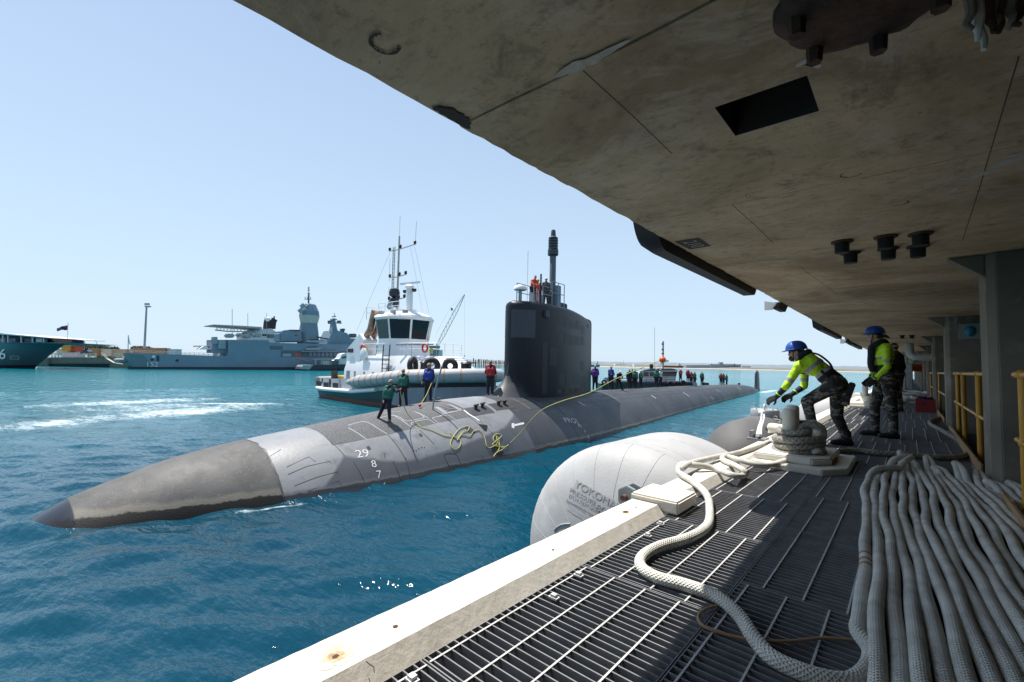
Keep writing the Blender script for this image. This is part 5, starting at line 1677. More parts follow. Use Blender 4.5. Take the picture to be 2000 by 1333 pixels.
# tyres and bollards on the fore deck
for k, (a, q, r, ax) in enumerate(((17.9, 3.6, 0.72, (1, 0.5, 0)), (20.0, 3.2, 0.66, (0.7, -0.7, 0)), (21.3, 2.3, 0.62, (0.5, -0.8, 0)))):
    e1 = np.array([-ax[1], ax[0], 0]); e1 = e1 / np.linalg.norm(e1)
    MB().tube([T(a, q, 3.75) + r * 0.75 * (math.cos(t_) * e1 + math.sin(t_) * np.array([0, 0, 1])) for t_ in np.linspace(0, 2 * math.pi, 22, endpoint=False)], 0.24, 10, closed=True).build("tyre", "black_rubber", tug, smooth=True)
for a, q in ((19.2, 3.2), (22.3, 1.4)): MB().lathe([(0.5, 0), (0.45, 0.2), (0.45, 0.75), (0.55, 0.8), (0.4, 0.95)], T(a, q, 3.2), 14).build("bitts", "ship_black", tug, smooth=True)
ring = [T(a, tb(a) * 0.9, bulw(a) - 0.1) for a in aa if a > 16] + [T(a, -tb(a) * 0.9, bulw(a) - 0.1) for a in aa[::-1] if a > 16]
MB().add(ring, [tuple(range(len(ring)))]).build("fore_deck", "tug_grey", tug)

# ================================================================== frigate alongside, stern to the left
FA = onz(252, 721.5, 0); FB = onz(690, 723.6, 0)
FD = (FB - FA) / np.linalg.norm(FB - FA); FN = np.array([-FD[1], FD[0], 0.0])
if FN @ _f0 < 0: FN = -FN


def fp(px, py, off=0.0): return on_plane(px, py, FA + FN * off, FN)


class FM(MB):
    def poly(s, pts, off, thick, m=0): return s.prism([fp(x, y, off) for x, y in pts], FN * thick, m)
    def rect(s, x0, y0, x1, y1, off, thick, m=0): return s.poly(((x0, y1), (x1, y1), (x1, y0), (x0, y0)), off, thick, m)
    def line(s, pts, off, r, n=6): return s.tube([fp(x, y, off) for x, y in pts], r, n)


fr = wempty("frigate", fp(470, 722, 6), "grey naval frigate numbered 152 with a faceted radar tower", "warship")
FM().poly(((251, 690), (443, 696.3), (446, 690), (449, 664), (523, 664.8), (527, 669.5), (590, 671), (640, 672.5), (700, 673), (860, 676), (850, 718), (262, 717)), 0, 13).build("hull", "navy_grey", fr)
FM().poly(((261, 717.2), (850, 718.2), (850, 728), (264, 726)), -0.06, 13).build("boot_topping", "boot_top", fr)
FM().poly(((253, 692), (280, 693.5), (300, 717), (262, 717)), -0.05, 0.05).build("stern_quarter", "ship_teal", fr)
FM().rect(549, 685, 602, 697.5, -0.08, 0.4).build("boat_recess", "navy_grey_dark", fr)
for (x0, x1, c) in ((552, 569, "navy_grey_light"), (576, 583, "life_red"), (584, 588, "life_red"), (590, 600, "navy_grey_dark")): FM().rect(x0, 691, x1, 697, -0.2, 0.2).build("side_locker", c, fr, bevel=0.1)
FM().rect(602, 687, 690, 698, -0.1, 0.3).build("side_gallery", "navy_grey_dark", fr)
for x in range(604, 690, 8): FM().rect(x, 688.5, x + 5.5, 696.5, -0.3, 0.2).build("gallery_panel", "navy_grey", fr)
FM().rect(306, 695, 311, 706, -0.1, 0.2).build("side_door", "boot_top", fr)
FM().rect(528, 676, 552, 683, -0.1, 0.2).build("side_gallery", "navy_grey_dark", fr)
text_plane("152", 2.2, fp(297, 712.5, -0.12), FD, (0, 0, 1), "white_mark", fr, "pennant_number")
for (x, y) in ((300, 697), (297, 703), (346, 704.5)): MB().lathe([(0.45, 0), (0.45, 0.12)], fp(x, y, -0.02), 12, axis=-FN).build("scuttle", "white_mark" if x == 300 else "boot_top", fr)
# quarterdeck guard rail
for dy in (5.2, 2.6): FM().line(((252, 690 - dy), (443, 696.3 - dy)), 0.3, 0.05).build("guard_rail", "navy_grey_light", fr)
for x in np.linspace(253, 443, 22): FM().line(((x, 690 + (x - 251) * 0.0328), (x, 684.6 + (x - 251) * 0.0328)), 0.3, 0.05).build("rail_stanchion", "navy_grey_light", fr)
# canopy tent on the quarterdeck
FM().poly(((388, 683), (412, 683), (403, 677), (399, 676), (395, 678)), 4, 4).build("canopy", "white_paint", fr)
FM().rect(384, 675.5, 413, 677.5, 6, 5).build("awning", "awning", fr)
# hangar end and clutter
FM().rect(415, 664, 448, 690, 2, 8).build("hangar", "navy_grey", fr)
FM().poly(((428, 664), (440, 664), (441, 681.5), (426, 681.5)), 1.2, 1.2).build("hangar_door", "navy_grey_light", fr)
FM().rect(417, 658.5, 425, 672, 1.4, 3).build("crane_housing", "navy_grey_light", fr)
for (x0, y0, x1, y1) in ((443, 652, 459, 660), (465, 651, 474, 658), (497, 651.5, 512, 659), (478, 653, 492, 661)): FM().rect(x0, y0, x1, y1, 3, 4).build("deck_house", "navy_grey_light", fr, bevel=0.4)
FM().line(((453.5, 655), (453.5, 604)), 5, 0.09).build("whip_aerial", "navy_grey_light", fr)
FM().line(((484, 655), (484, 612)), 5, 0.08).build("whip_aerial", "navy_grey_light", fr)
FM().line(((521, 660), (521, 612)), 5, 0.08).build("whip_aerial", "navy_grey_light", fr)
# funnel
FM().poly(((547, 669), (546, 650), (550, 646.5), (568, 645.5), (589, 647), (592, 669)), 3, 7).build("funnel", "navy_grey", fr, smooth=True, bevel=0.5)
FM().poly(((562, 646), (566, 644.2), (584, 644.5), (589, 646.8), (575, 648.2)), 3.5, 6).build("funnel_cap", "ship_black", fr)
FM().poly(((575, 656), (577, 654.8), (578.2, 654), (579.4, 654.8), (581.5, 655.6), (579.4, 656.8), (578, 657.6), (576.8, 656.8)), 2.9, 0.1).build("funnel_badge", "flag_red", fr)
# faceted radar tower, built as a ten-sided turned solid
tc_ = fp(602, 670, 6.5); sc_ = np.linalg.norm(fp(603, 650, 6.5) - fp(602, 650, 6.5))


def hz(py, px=602): return fp(px, py, 6.5)[2]


tow = MB().lathe([(r * sc_ * 0.98, hz(y)) for r, y in ((21, 676), (18.5, 650), (15.8, 632), (19, 617), (17.6, 608), (11.5, 595.5), (9.5, 594))], (tc_[0], tc_[1], 0), 10).build("radar_tower", "navy_grey", fr)
MB().lathe([(r * sc_ * 1.003, hz(y)) for r, y in ((15.82, 631.8), (19.0, 616.8))], (tc_[0], tc_[1], 0), 10, caps=False).build("weathered_band", "mast_steel", tow)
for (x, y) in ((596.5, 599.5), (608.5, 600.5), (594, 609), (611, 610)):
    c = fp(x, y, 6.5) - _f0 * (17.8 if y > 605 else 14.5) * sc_ * 0.86
    MB().obox(c, (FD * 0.6 + np.array([0, 0, 0.6])), (-FD * 0.6 + np.array([0, 0, 0.6])), FN * 0.35).build("radar_face", "navy_grey_light", tow)
FM().line(((602.5, 595), (603, 575)), 6.5, 0.35).build("pole_mast", "navy_grey_dark", tow)
FM().line(((603, 577), (603, 560.5)), 6.5, 0.16).build("pole_mast", "navy_grey_dark", tow)
for (x0, x1, y) in ((595, 608, 585), (600, 606, 573.5), (600.5, 605.5, 567), (601, 605, 563)): FM().line(((x0, y), (x1, y)), 6.5, 0.14).build("yard", "navy_grey_dark", tow)
for x in (596, 600, 606.5): FM().line(((x, 585), (x, 580)), 6.5, 0.12).build("yard_aerial", "navy_grey_dark", tow)
# boats and gun deck amidships
for (x0, y0, x1, y1) in ((601, 663, 634, 669), (596, 677, 630, 684.5)):
    FM().poly(((x0, y1 - 2), (x0 + 3, y0 + 2.5), (x1 - 6, y0 + 2), (x1, y0 + 1), (x1 - 5, y1), (x0 + 4, y1)), -0.6, 2.0).build("ship_boat", "navy_grey_light", fr)
    FM().poly(((x0 + 2, y0 + 2.6), (x1 - 8, y0 + 2.2), (x1 - 12, y0), (x0 + 6, y0 + 0.5)), -0.2, 1.2).build("boat_cover", "boot_top", fr)
FM().rect(588, 686, 660, 687.4, -1.4, 2).build("boat_deck", "navy_grey_light", fr)
# bridge block and fore mast
FM().poly(((640, 673), (643, 661), (650, 646), (660, 646), (678, 651), (684, 661), (700, 662), (702, 690), (640, 690)), 2, 9).build("bridge_block", "navy_grey", fr)
FM().poly(((645, 661), (650.5, 640), (652.5, 622), (654.5, 622), (658, 640), (663, 661)), 4, 3.2).build("fore_mast", "navy_grey", fr)
for (x0, x1, y) in ((641, 667, 631), (645, 658, 624), (649, 656, 618)): FM().line(((x0, y + 1), (653.5, y), (x1, y + 0.5)), 5, 0.3).build("yard", "navy_grey", fr)
for x in (643, 647, 661, 665): FM().rect(x - 1.2, 626.5, x + 1.2, 631, 4.6, 1).build("sensor_pod", "navy_grey_dark", fr)
FM().line(((653, 618), (653, 612)), 5, 0.12).build("pole_mast", "navy_grey_dark", fr)
for (x0, y0, x1, y1) in ((669, 642, 675, 647), (671, 646, 673, 653), (686, 652, 697, 660), (664, 668, 672, 676)): FM().rect(x0, y0, x1, y1, 3, 3).build("sensor_pod", "navy_grey_dark", fr, bevel=0.3)
FM().line(((620, 659), (645, 662.5)), 3, 0.35).build("gun_barrel", "navy_grey_dark", fr)
FM().line(((578, 698.5), (600, 705), (615, 713)), -1, 0.1).build("mooring_line", "awning", fr)
FM().line(((250, 690), (250.5, 663), (250.5, 655)), 6, 0.12).build("ensign_staff", "navy_grey_light", fr)
FM().poly(((250.8, 656), (252.5, 661), (254, 668), (256, 674), (252.5, 673), (251, 668)), 6, 0.15).build("ensign", "white_paint", fr)

# support vessel with raised helicopter deck behind the frigate
SO = 26.0
sv_ = wempty("support_vessel", fp(480, 716, SO), "white support vessel with lattice helicopter deck and black funnels behind the frigate", "ship")
FM().poly(((417, 634.2), (420, 635.5), (512, 643), (511, 639), (470, 636.5), (430, 634.8)), SO, 16).build("helicopter_deck", "awning", sv_)
for i in range(13):
    x = 421 + i * 6.6; y = 635.8 + i * 0.55
    FM().line(((x, y), (x + 3.3, 645 + i * 0.25), (x + 6.6, y + 0.5)), SO + 1, 0.16, 5).build("truss_brace", "navy_grey_light", sv_)
FM().line(((420, 645), (443, 647.5), (500, 649)), SO + 1, 0.25).build("truss_chord", "navy_grey_light", sv_)
FM().poly(((486, 672), (484, 652), (500, 644), (530, 642), (542, 650), (546, 672)), SO + 2, 16).build("superstructure", "building_white", sv_)
FM().rect(523, 653.5, 548, 660, SO + 1.6, 0.4).build("bridge_window_band", "glass_green", sv_)
for x in range(527, 548, 4): FM().rect(x, 653.5, x + 0.7, 660, SO + 1.4, 0.3).build("window_mullion", "building_white", sv_)
for (x0, x1) in ((488, 493), (513, 517), (518, 521)): FM().rect(x0, 653, x1, 656.5, SO + 1.7, 0.4).build("window", "glass_dark", sv_)
for k, x in enumerate((518, 524, 530, 535)): FM().line(((x, 643), (x + 1.5, 630), (x + 4, 622 + (k % 2) * 3)), SO + 6, 1.0 - 0.1 * k, 8).build("funnel_pipe", "ship_black", sv_, smooth=True)
FM().line(((535, 630), (535.5, 618)), SO + 6, 0.3).build("mast", "ship_black", sv_)
MB().sphere(fp(523, 624, SO + 5), 1.0).build("radome", "white_paint", sv_, smooth=True)
FM().poly(((440, 676), (560, 676), (560, 726), (440, 726)), SO + 1, 18).build("hull", "building_grey", sv_)

# service launch moored at the frigate's bow quarter
LO = -9.0
la = wempty("service_launch", fp(635, 722, LO), "low dark blue service launch with open steel frames beside the frigate", "boat")
FM().poly(((586, 721), (592, 713.5), (664, 713), (660, 722.5), (588, 723)), LO, 5).build("hull", "boot_top", la)
FM().poly(((586.5, 721), (592, 713.5), (612, 713.2), (604, 722.3)), LO - 0.1, 5.2).build("landing_ramp", "navy_grey_light", la)
for (x0, x1, y0) in ((616, 618, 702), (627, 629, 702), (646, 648, 702), (661, 663, 702)): FM().rect(x0, y0, x1, 713, LO + 0.5, 0.5).build("frame_post", "navy_grey_light", la)
FM().rect(616, 701.5, 663, 703, LO + 0.4, 3).build("frame_roof", "navy_grey_light", la)
FM().rect(630, 705, 645, 713, LO + 1, 2.5).build("engine_box", "mast_steel", la)
FM().rect(648.5, 705, 660, 713, LO + 1, 2.5).build("engine_box", "navy_grey_dark", la)
yt = wempty("motor_cruiser", fp(672, 722, -6), "white motor cruiser half hidden behind the tug's funnel", "boat")
FM().poly(((652, 706), (664, 700), (668, 692), (676, 690), (690, 694), (700, 712), (664, 712)), -7, 4).build("cabin", "building_white", yt)
FM().poly(((660, 712.5), (720, 712.5), (720, 723), (662, 722.5)), -7.5, 5).build("hull", "boot_top", yt)
FM().poly(((668, 697), (678, 695), (684, 699), (668, 701)), -7.2, 0.3).build("window", "glass_dark", yt)

# ================================================================== big grey-green ship at the left edge
ls = wempty("amphibious_ship", on_plane(-20, 720, CAM + _f0 * 125, _f0), "blue-green grey ship bow with a white 6 at the left edge", "warship")
def bow_side(y0, y1, nm, mt, out=0.0):
    """near and far hull sides meeting at the raked stem"""
    for far in (0, 1):
        rows = []
        for y in np.linspace(y0, y1, 7):
            stem = np.interp(y, [669.7, 690, 713.5, 721, 726], [132.5, 103, 74, 67, 64]); row = []
            for f_ in np.concatenate([[0, .4], np.linspace(.5, 1, 14)]):
                x = -420 + (stem + 420) * f_; k_ = max(0.0, (f_ - .72) / .28) ** 1.7
                row.append(on_plane(x, y, CAM + _f0 * ((143 if far else 125) + (-9 if far else 9) * k_ - out), _f0))
            rows.append(row)
        MB().grid(rows).build(nm, mt, ls, smooth='all')


bow_side(669.7, 713.4, "hull_side", "ship_teal")
bow_side(713.4, 726, "boot_topping", "boot_top", 0.02)
b = MB(); dpoly(b, ((-420, 669.6), (-420, 670.2), (118, 670.2), (128, 669.6)), 125.5, 17); b.build("weather_deck", "navy_grey", ls)
b = MB(); dpoly(b, ((-420, 645), (0, 651), (112, 661), (110, 662), (0, 653.5), (-420, 648)), 126, 15); b.build("awning_roof", "building_white", ls)
b = MB(); dpoly(b, ((-420, 648.5), (0, 654), (112, 662.5), (112, 669.6), (-420, 669.4)), 130, 8); b.build("deck_structure", "navy_grey_dark", ls)
b = MB(); dpoly(b, ((100, 662), (113.5, 662.5), (113.5, 669.6), (108, 669.6)), 126, 4); b.build("end_board", "rust", ls)
for x in (4, 14, 40, 62, 84):
    b = MB(); dbox(b, x, 652.5 + x * 0.09, x + 1.2, 669.4, 126.5, 0.3); b.build("awning_post", "building_white", ls)
for (x0, x1, m_) in ((0, 10, "navy_grey_light"), (16, 30, "navy_grey"), (48, 66, "navy_grey_dark"), (70, 82, "building_white")):
    b = MB(); dbox(b, x0, 661.5, x1, 668.5, 127.5, 1.5); b.build("deck_locker", m_, ls)
b = MB(); dpoly(b, ((19, 694.5), (38, 695.5), (37, 703.5), (18, 702.5)), 124.93, 0.1); b.build("anchor_pocket", "navy_grey_dark", ls)
b = MB(); dpoly(b, ((22, 697), (34, 697.5), (32, 701), (24, 701)), 124.8, 0.12); b.build("anchor", "ship_black", ls)
text_plane("6", 4.1, on_plane(7.5, 693.6, CAM + _f0 * 124.85, _f0) - _f0 * 0.2 + _r0 * 0.18 - np.array([0, 0, 0.15]), _r0, (0, 0, 1), "ship_black", ls, "number_shadow")
text_plane("6", 4.1, on_plane(7, 693, CAM + _f0 * 124.85, _f0) - _f0 * 0.3, _r0, (0, 0, 1), "white_mark", ls, "hull_number")
fg = wempty("naval_flag", on_plane(132, 668, CAM + _f0 * 131, _f0), "dark blue flag flying from a white staff at the ship's bow", "flag")
b = MB(); dline(b, ((131.5, 672), (132.8, 631)), 131, 0.09); b.build("staff", "building_white", fg)
rows = []
for i in range(12):
    f = i / 11; rows.append([on_plane(132.4 - 21.5 * f, 635.5 + 5.5 * f + 0.9 * math.sin(f * 9) + 8.8 * g_, CAM + _f0 * (131 + 0.35 * math.sin(f * 8)), _f0) for g_ in np.linspace(0, 1, 5) * (1 - 0.35 * f)])
cl = MB().grid(rows).build("cloth", "flag_blue", fg, smooth='all')
b = MB(); dpoly(b, ((123, 637.5), (132, 636), (132, 637), (123, 638.7)), 130.5, 0.02); dpoly(b, ((127.5, 635.8), (128.7, 635.8), (128.4, 640.5), (127.2, 640.5)), 130.45, 0.02); b.build("canton_cross", "flag_red", cl)

# ================================================================== naval yard quay between the two ships
yd = wempty("yard_quay", on_plane(160, 717, CAM + _f0 * 158, _f0), "concrete quay with dark fender wall between the two grey ships", "quay")
b = MB(); dbox(b, 60, 698.5, 255, 711, 158, 60); b.build("quay_wall", "concrete_column", yd)
b = MB(); dbox(b, 92, 711, 214, 718.2, 157.6, 1); b.build("fender_wall", "ship_black", yd)
b = MB(); dpoly(b, ((70, 720), (78, 702), (92, 700), (92, 720)), 157, 4); b.build("quay_corner", "concrete_column", yd)
b = MB(); dbox(b, 214, 704, 252, 719, 157, 4); b.build("quay_corner", "concrete_column", yd)
for (x0, x1) in ((100, 121), (153, 187), (222, 238)):
    for y in (690.5, 694, 697): b = MB(); dbox(b, x0, y, x1, y + 1.0, 158, 0.3); b.build("barrier_rail", "cream_paint", yd)
    for x in np.linspace(x0, x1 - 1, 4): b = MB(); dbox(b, x, 690, x + 1, 698.5, 157.8, 0.2); b.build("barrier_post", "cream_paint", yd)
for k, (x0, y0, x1, y1, m_, lab) in enumerate(((121, 689.5, 152, 698.8, "building_white", "white site cabin on the yard quay"), (120, 676, 134, 682, "cargo_orange", "orange container stacked in the naval yard"),
                                               (133, 676.5, 149, 682.5, "cargo_red", "red container beside the orange one in the naval yard"), (110, 682, 150, 690, "cream_paint", "long cream container behind the quay barriers"),
                                               (172, 682, 192, 692, "toe_board", "brown container on the yard quay"), (195, 682.5, 216, 692.5, "cream_paint", "beige container right of the brown one on the quay"),
                                               (216, 683, 245, 693, "rust_stain", "tan container nearest the frigate's stern"), (188, 690, 214, 699, "building_white", "white low cabin before the beige container"),
                                               (258, 680.5, 322, 690, "toe_board", "long brick-brown shed behind the frigate's quarterdeck"), (326, 683, 344, 690, "building_white", "small white hut behind the frigate's quarterdeck"))):
    P = on_plane((x0 + x1) / 2, y1, CAM + _f0 * (166 + k), _f0)
    t = wempty("container" if "contain" in lab else "site_cabin", P, lab, "container" if "contain" in lab else "cabin")
    b = MB(); dbox(b, x0, y0, x1, y1 + 4, 166 + k, 3); b.build("shell", m_, t, bevel=0.05)
    b = MB(); dbox(b, x0 - 0.3, y0 - 0.6, x1 + 0.3, y0 - 0.05, 165.9 + k, 3.3); b.build("roof", "building_white" if m_ != "cargo_red" else m_, t)
    for x in np.arange(x0 + 4, x1 - 1, 6.0): b = MB(); dbox(b, x, y0 + 0.8, x + 0.6, y1 - 0.4, 165.93 + k, 0.05); b.build("rib", m_, t)
cr = wempty("parked_car", on_plane(163, 692, CAM + _f0 * 162, _f0), "small blue-grey car parked behind the quay barriers", "car")
b = MB(); dpoly(b, ((156, 690.5), (157, 687.5), (160, 686.5), (162, 684), (169, 684), (172, 687), (172, 690.5)), 162, 1.8); b.build("body", "cargo_blue", cr, bevel=0.05)
b = MB(); dpoly(b, ((161, 686.5), (162.6, 684.6), (168.4, 684.6), (170, 686.5)), 161.95, 0.04); b.build("window", "glass_dark", cr)
for x in (159, 169): MB().lathe([(0.34, 0), (0.34, 0.2)], on_plane(x, 690.6, CAM + _f0 * 161.9, _f0), 12, axis=-_f0).build("wheel", "black_rubber", cr)
t = wempty("hull_fender", on_plane(235, 705, CAM + _f0 * 150, _f0), "grey floating fender at the frigate's stern", "fender")
P0, P1 = on_plane(223, 704.5, CAM + _f0 * 150, _f0), on_plane(249, 704.8, CAM + _f0 * 150, _f0)
d_ = P1 - P0
MB().tube([P0, P0 + d_ * 0.04, P0 + d_ * 0.12, P0 + d_ * 0.88, P0 + d_ * 0.96, P1], [0.1, 0.5, 0.72, 0.72, 0.5, 0.1], 14).build("body", "navy_grey_light", t, smooth=True)
t = wempty("stern_line", on_plane(215, 700, CAM + _f0 * 149, _f0), "pale mooring lines sagging from the quay to the frigate's stern", "rope")
for k in range(2):
    b = MB(); dline(b, ((198 + k * 4, 690), (208 + k * 3, 701), (222 + k * 2, 709), (240, 712)), 149 + k, 0.12); b.build("line", "cream_paint", t)
t = wempty("light_mast", on_plane(282, 690, CAM + _f0 * 176, _f0), "tall pale floodlight mast standing behind the frigate's stern", "light mast")
b = MB(); b.tube([on_plane(281.5, 694, CAM + _f0 * 176, _f0), on_plane(286.2, 600, CAM + _f0 * 176, _f0)], [0.42, 0.3], 10); b.build("pole", "navy_grey_light", t, smooth=True)
b = MB(); dbox(b, 282, 597.5, 290.5, 600, 175.5, 1.2); b.build("head_frame", "building_grey", t)
for x in (283, 286, 289):
    b = MB(); dbox(b, x - 1, 592.5, x + 1.2, 596, 175.3, 0.6); b.build("floodlight", "navy_grey_light", t)
for (x, lab) in ((165, "left"), (189, "right")):
    t = wempty("street_lamp", on_plane(x, 684, CAM + _f0 * 190, _f0), "thin street lamp in the naval yard, " + lab + " one before the trees", "lamp")
    b = MB(); dline(b, ((x, 690), (x, 667), (x - 3, 666.5)), 190, 0.09); b.build("pole", "navy_grey_light", t)
    b = MB(); dbox(b, x - 5, 666, x - 2.5, 667, 190, 0.3); b.build("lamp_head", "navy_grey_light", t)
# trees of the yard
def crown_tree(px0, px1, ytop, ybase, d, label, seed):
    r = np.random.default_rng(seed)
    L = on_plane(px0, ybase, CAM + _f0 * d, _f0); Rr = on_plane(px1, ybase, CAM + _f0 * d, _f0); top = on_plane((px0 + px1) / 2, ytop, CAM + _f0 * d, _f0)
    c = (L + Rr) / 2; wd = np.linalg.norm(Rr - L) / 2; h = top[2] - c[2]
    t = wempty("yard_tree", (c[0], c[1], max(c[2] - 2, 0.5)), label, "tree", "trees of the naval yard")
    b = MB(); b.cyl((c[0], c[1], c[2] - 3), (c[0], c[1], c[2] + h * 0.6), 0.35, 8, r2=0.15)
    for k in range(5):
        q = r.uniform(0, 6.28); b.tube([(c[0], c[1], c[2] + h * 0.1), c + np.array([0, 0, h * 0.5]) + _r0 * math.cos(q) * wd * 0.6 + _f0 * math.sin(q) * wd * 0.4], [0.16, 0.05], 6)
    b.build("trunk", "bark", t)
    b = MB(); lumps = [(_r0 * r.uniform(-0.8, 0.8) * wd + _f0 * r.uniform(-0.5, 0.5) * wd, r.uniform(0.15, 0.75) * h, r.uniform(0.22, 0.42) * h) for _ in range(16)]
    V = []; F = []
    for _ in range(2600):
        o_, z_, s_ = lumps[r.integers(len(lumps))]
        q = r.normal(size=3); q /= np.linalg.norm(q)
        p = c + o_ * 1.0 + np.array([0, 0, z_]) + q * s_ * r.uniform(0.6, 1.15) * np.array([1.6, 1.6, 0.8])
        if p[2] > top[2] - 0.02: p[2] = top[2] - r.uniform(0, 0.5)
        e = r.normal(size=3); e /= np.linalg.norm(e); g2 = np.cross(q, e); g2 /= np.linalg.norm(g2) + 1e-9
        k = len(V); s2 = r.uniform(0.18, 0.4)
        V += [p - e * s2, p + g2 * s2 * 0.7, p + e * s2, p - g2 * s2 * 0.7]; F.append((k, k + 1, k + 2, k + 3))
    b.add(V, F).build("crown", "leaf", t)


for k, a in enumerate(((112, 152, 664, 680, 230), (138, 172, 672, 684, 236), (152, 194, 672.5, 686, 232), (186, 230, 674.5, 687, 240), (258, 300, 675.5, 686, 235))):
    crown_tree(*a, ("tall dark rounded tree just behind the flag staff", "low tree second from the flag staff in the yard", "broad tree third from the flag staff in the yard", "flat-topped tree rightmost of the yard group", "low tree behind the floodlight mast")[k], 60 + k)

# ================================================================== derelict jetty piles and mobile crane in the background
rr_ = random.Random(5)
xs_ = np.linspace(928, 991, 30)
ORD = ("first second third fourth fifth sixth seventh eighth ninth tenth eleventh twelfth thirteenth fourteenth fifteenth sixteenth seventeenth eighteenth nineteenth twentieth "
       "twenty-first twenty-second twenty-third twenty-fourth twenty-fifth twenty-sixth twenty-seventh twenty-eighth twenty-ninth thirtieth").split()
for i, x in enumerate(xs_):
    d = 520 + rr_.uniform(-25, 25); yt_ = 700.5 + (x - 928) * 0.055 + rr_.uniform(0, 3.2); ln = rr_.uniform(-1.6, 1.6)
    b = MB(); dline(b, ((x, 719.5), (x + ln, yt_)), d, rr_.uniform(0.28, 0.42), n=7)
    t = b.build("timber_pile", "timber_pile"); tag(t, "weathered dark timber pile, " + ORD[i] + " from the jetty end of the row of bare piles", "pile", "bare jetty piles")
jt = wempty("old_jetty", on_plane(905, 712, CAM + _f0 * 560, _f0), "remains of an old timber jetty left of the bare piles", "jetty")
b = MB(); dbox(b, 850, 708.2, 930, 710.6, 560, 14); b.build("deck", "timber_pile", jt)
for x in range(852, 929, 4): b = MB(); dline(b, ((x, 710), (x + rr_.uniform(-0.8, 0.8), 718.5)), 560, 0.45, n=6); b.build("pile", "timber_pile", jt)
for (x0, y0, x1, y1, m_) in ((880, 704.5, 891, 708, "navy_grey_dark"), (893, 706, 903, 708.2, "toe_board"), (906, 704.5, 913, 708.2, "awning"), (914, 706.5, 920, 708.2, "navy_grey_dark")):
    b = MB(); dbox(b, x0, y0, x1, y1, 561, 6); b.build("rubble", m_, jt)
for x in (906, 925): b = MB(); dline(b, ((x, 709), (x, 700)), 561, 0.6); b.build("jetty_post", "timber_pile", jt)
ck = wempty("lattice_crane", on_plane(853, 690, CAM + _f0 * 420, _f0), "pale lattice boom crane rising behind the tug", "crane")
A, B = np.array((852, 680.0)), np.array((907.5, 575.5))
ab = (B - A) / np.linalg.norm(B - A); nn = np.array((-ab[1], ab[0]))
wdt = lambda f: 3.4 * min(1, 4 * f + 0.2, 3 * (1 - f) + 0.12)
for s in (-1, 1):
    for dd in (0, 2.2):
        b = MB(); dline(b, [tuple(A + (B - A) * f + nn * s * wdt(f)) for f in np.linspace(0, 1, 9)], 420 + dd, 0.34); b.build("boom_chord", "crane_yellow", ck)
for i in range(26):
    f0, f1 = i / 26, (i + 1) / 26; s = 1 if i % 2 else -1
    b = MB(); dline(b, [tuple(A + (B - A) * f0 + nn * s * wdt(f0)), tuple(A + (B - A) * f1 - nn * s * wdt(f1))], 420 + (i % 2) * 2, 0.2, n=5); b.build("boom_lacing", "crane_yellow", ck)
for pts in (((907, 576), (880, 601), (850, 655)), ((880, 601), (886, 607)), ((907, 577), (907.3, 695))): b = MB(); dline(b, pts, 421, 0.07, n=4); b.build("rope", "navy_grey_light", ck)
b = MB(); dbox(b, 880.5, 602, 884, 606.5, 419, 2); b.build("boom_joint", "glass_green", ck)
b = MB(); dbox(b, 906.3, 694, 908.3, 697.5, 420.5, 0.8); b.build("hook_block", "cream_paint", ck)
b = MB(); dbox(b, 838, 684, 862, 706, 418, 8); b.build("crane_body", "crane_yellow", ck)
b = MB(); dbox(b, 836, 704, 866, 714, 417.5, 9); b.build("crawler_base", "navy_grey_dark", ck)

# ================================================================== green workboat behind the after deck
WD = 52.0
wb = wempty("workboat", on_plane(1260, 780, CAM + _f0 * WD, _f0), "dark green workboat with white cabin and tyres behind the after deck", "boat")


def wbox(x0, y0, x1, y1, off, th, name, mat, bevel=0.0, parent=wb):
    b = MB(); dbox(b, x0, y0, x1, y1, WD + off, th); return b.build(name, mat, parent, smooth=bevel > 0, bevel=bevel)


def wpoly(pts, off, th, name, mat, parent=wb):
    b = MB(); dpoly(b, pts, WD + off, th); return b.build(name, mat, parent)


wpoly(((1174, 752), (1200, 747), (1300, 747), (1352, 748), (1362, 752), (1352, 792), (1184, 792)), 0, 3.6, "hull", "tug_green")
wpoly(((1173, 750), (1200, 745.5), (1300, 745.5), (1353, 746), (1363, 750.5), (1352, 749), (1200, 748.5)), -0.1, 3.8, "gunwale", "navy_grey_dark")
cab = wpoly(((1250, 747), (1250, 726), (1256, 723.5), (1322, 722), (1323.5, 724), (1318, 747)), 0.6, 2.2, "cabin", "building_white")
wpoly(((1252, 724.8), (1296, 723.2), (1321.5, 722.2), (1312, 719.8), (1270, 721)), 0.4, 2.6, "cabin_roof", "navy_grey_dark", cab)
for (x0, x1) in ((1257, 1267), (1269, 1277), (1280, 1285)): wbox(x0, 727.5, x1, 735.5, 0.55, 0.05, "window", "glass_dark", parent=cab)
for k in range(5): wpoly(((1294 + k * 5.6, 735), (1298.6 + k * 5.6, 735), (1299.8 + k * 5.6, 726.5), (1294.6 + k * 5.4, 727)), 0.5, 0.06, "windscreen_pane", "glass_dark", cab)
for pts in (((1178, 740), (1250, 739)), ((1178, 745), (1250, 744)), ((1258, 737), (1320, 736.5)), ((1258, 742), (1320, 741))):
    b = MB(); dline(b, pts, WD - 0.2, 0.035); b.build("guard_rail", "navy_grey_dark", wb)
for x in (1180, 1196, 1212, 1228, 1244, 1262, 1280, 1300, 1318): b = MB(); dline(b, ((x, 747.5), (x, 737 if x > 1250 else 739.5)), WD - 0.2, 0.03); b.build("rail_stanchion", "navy_grey_dark", wb)
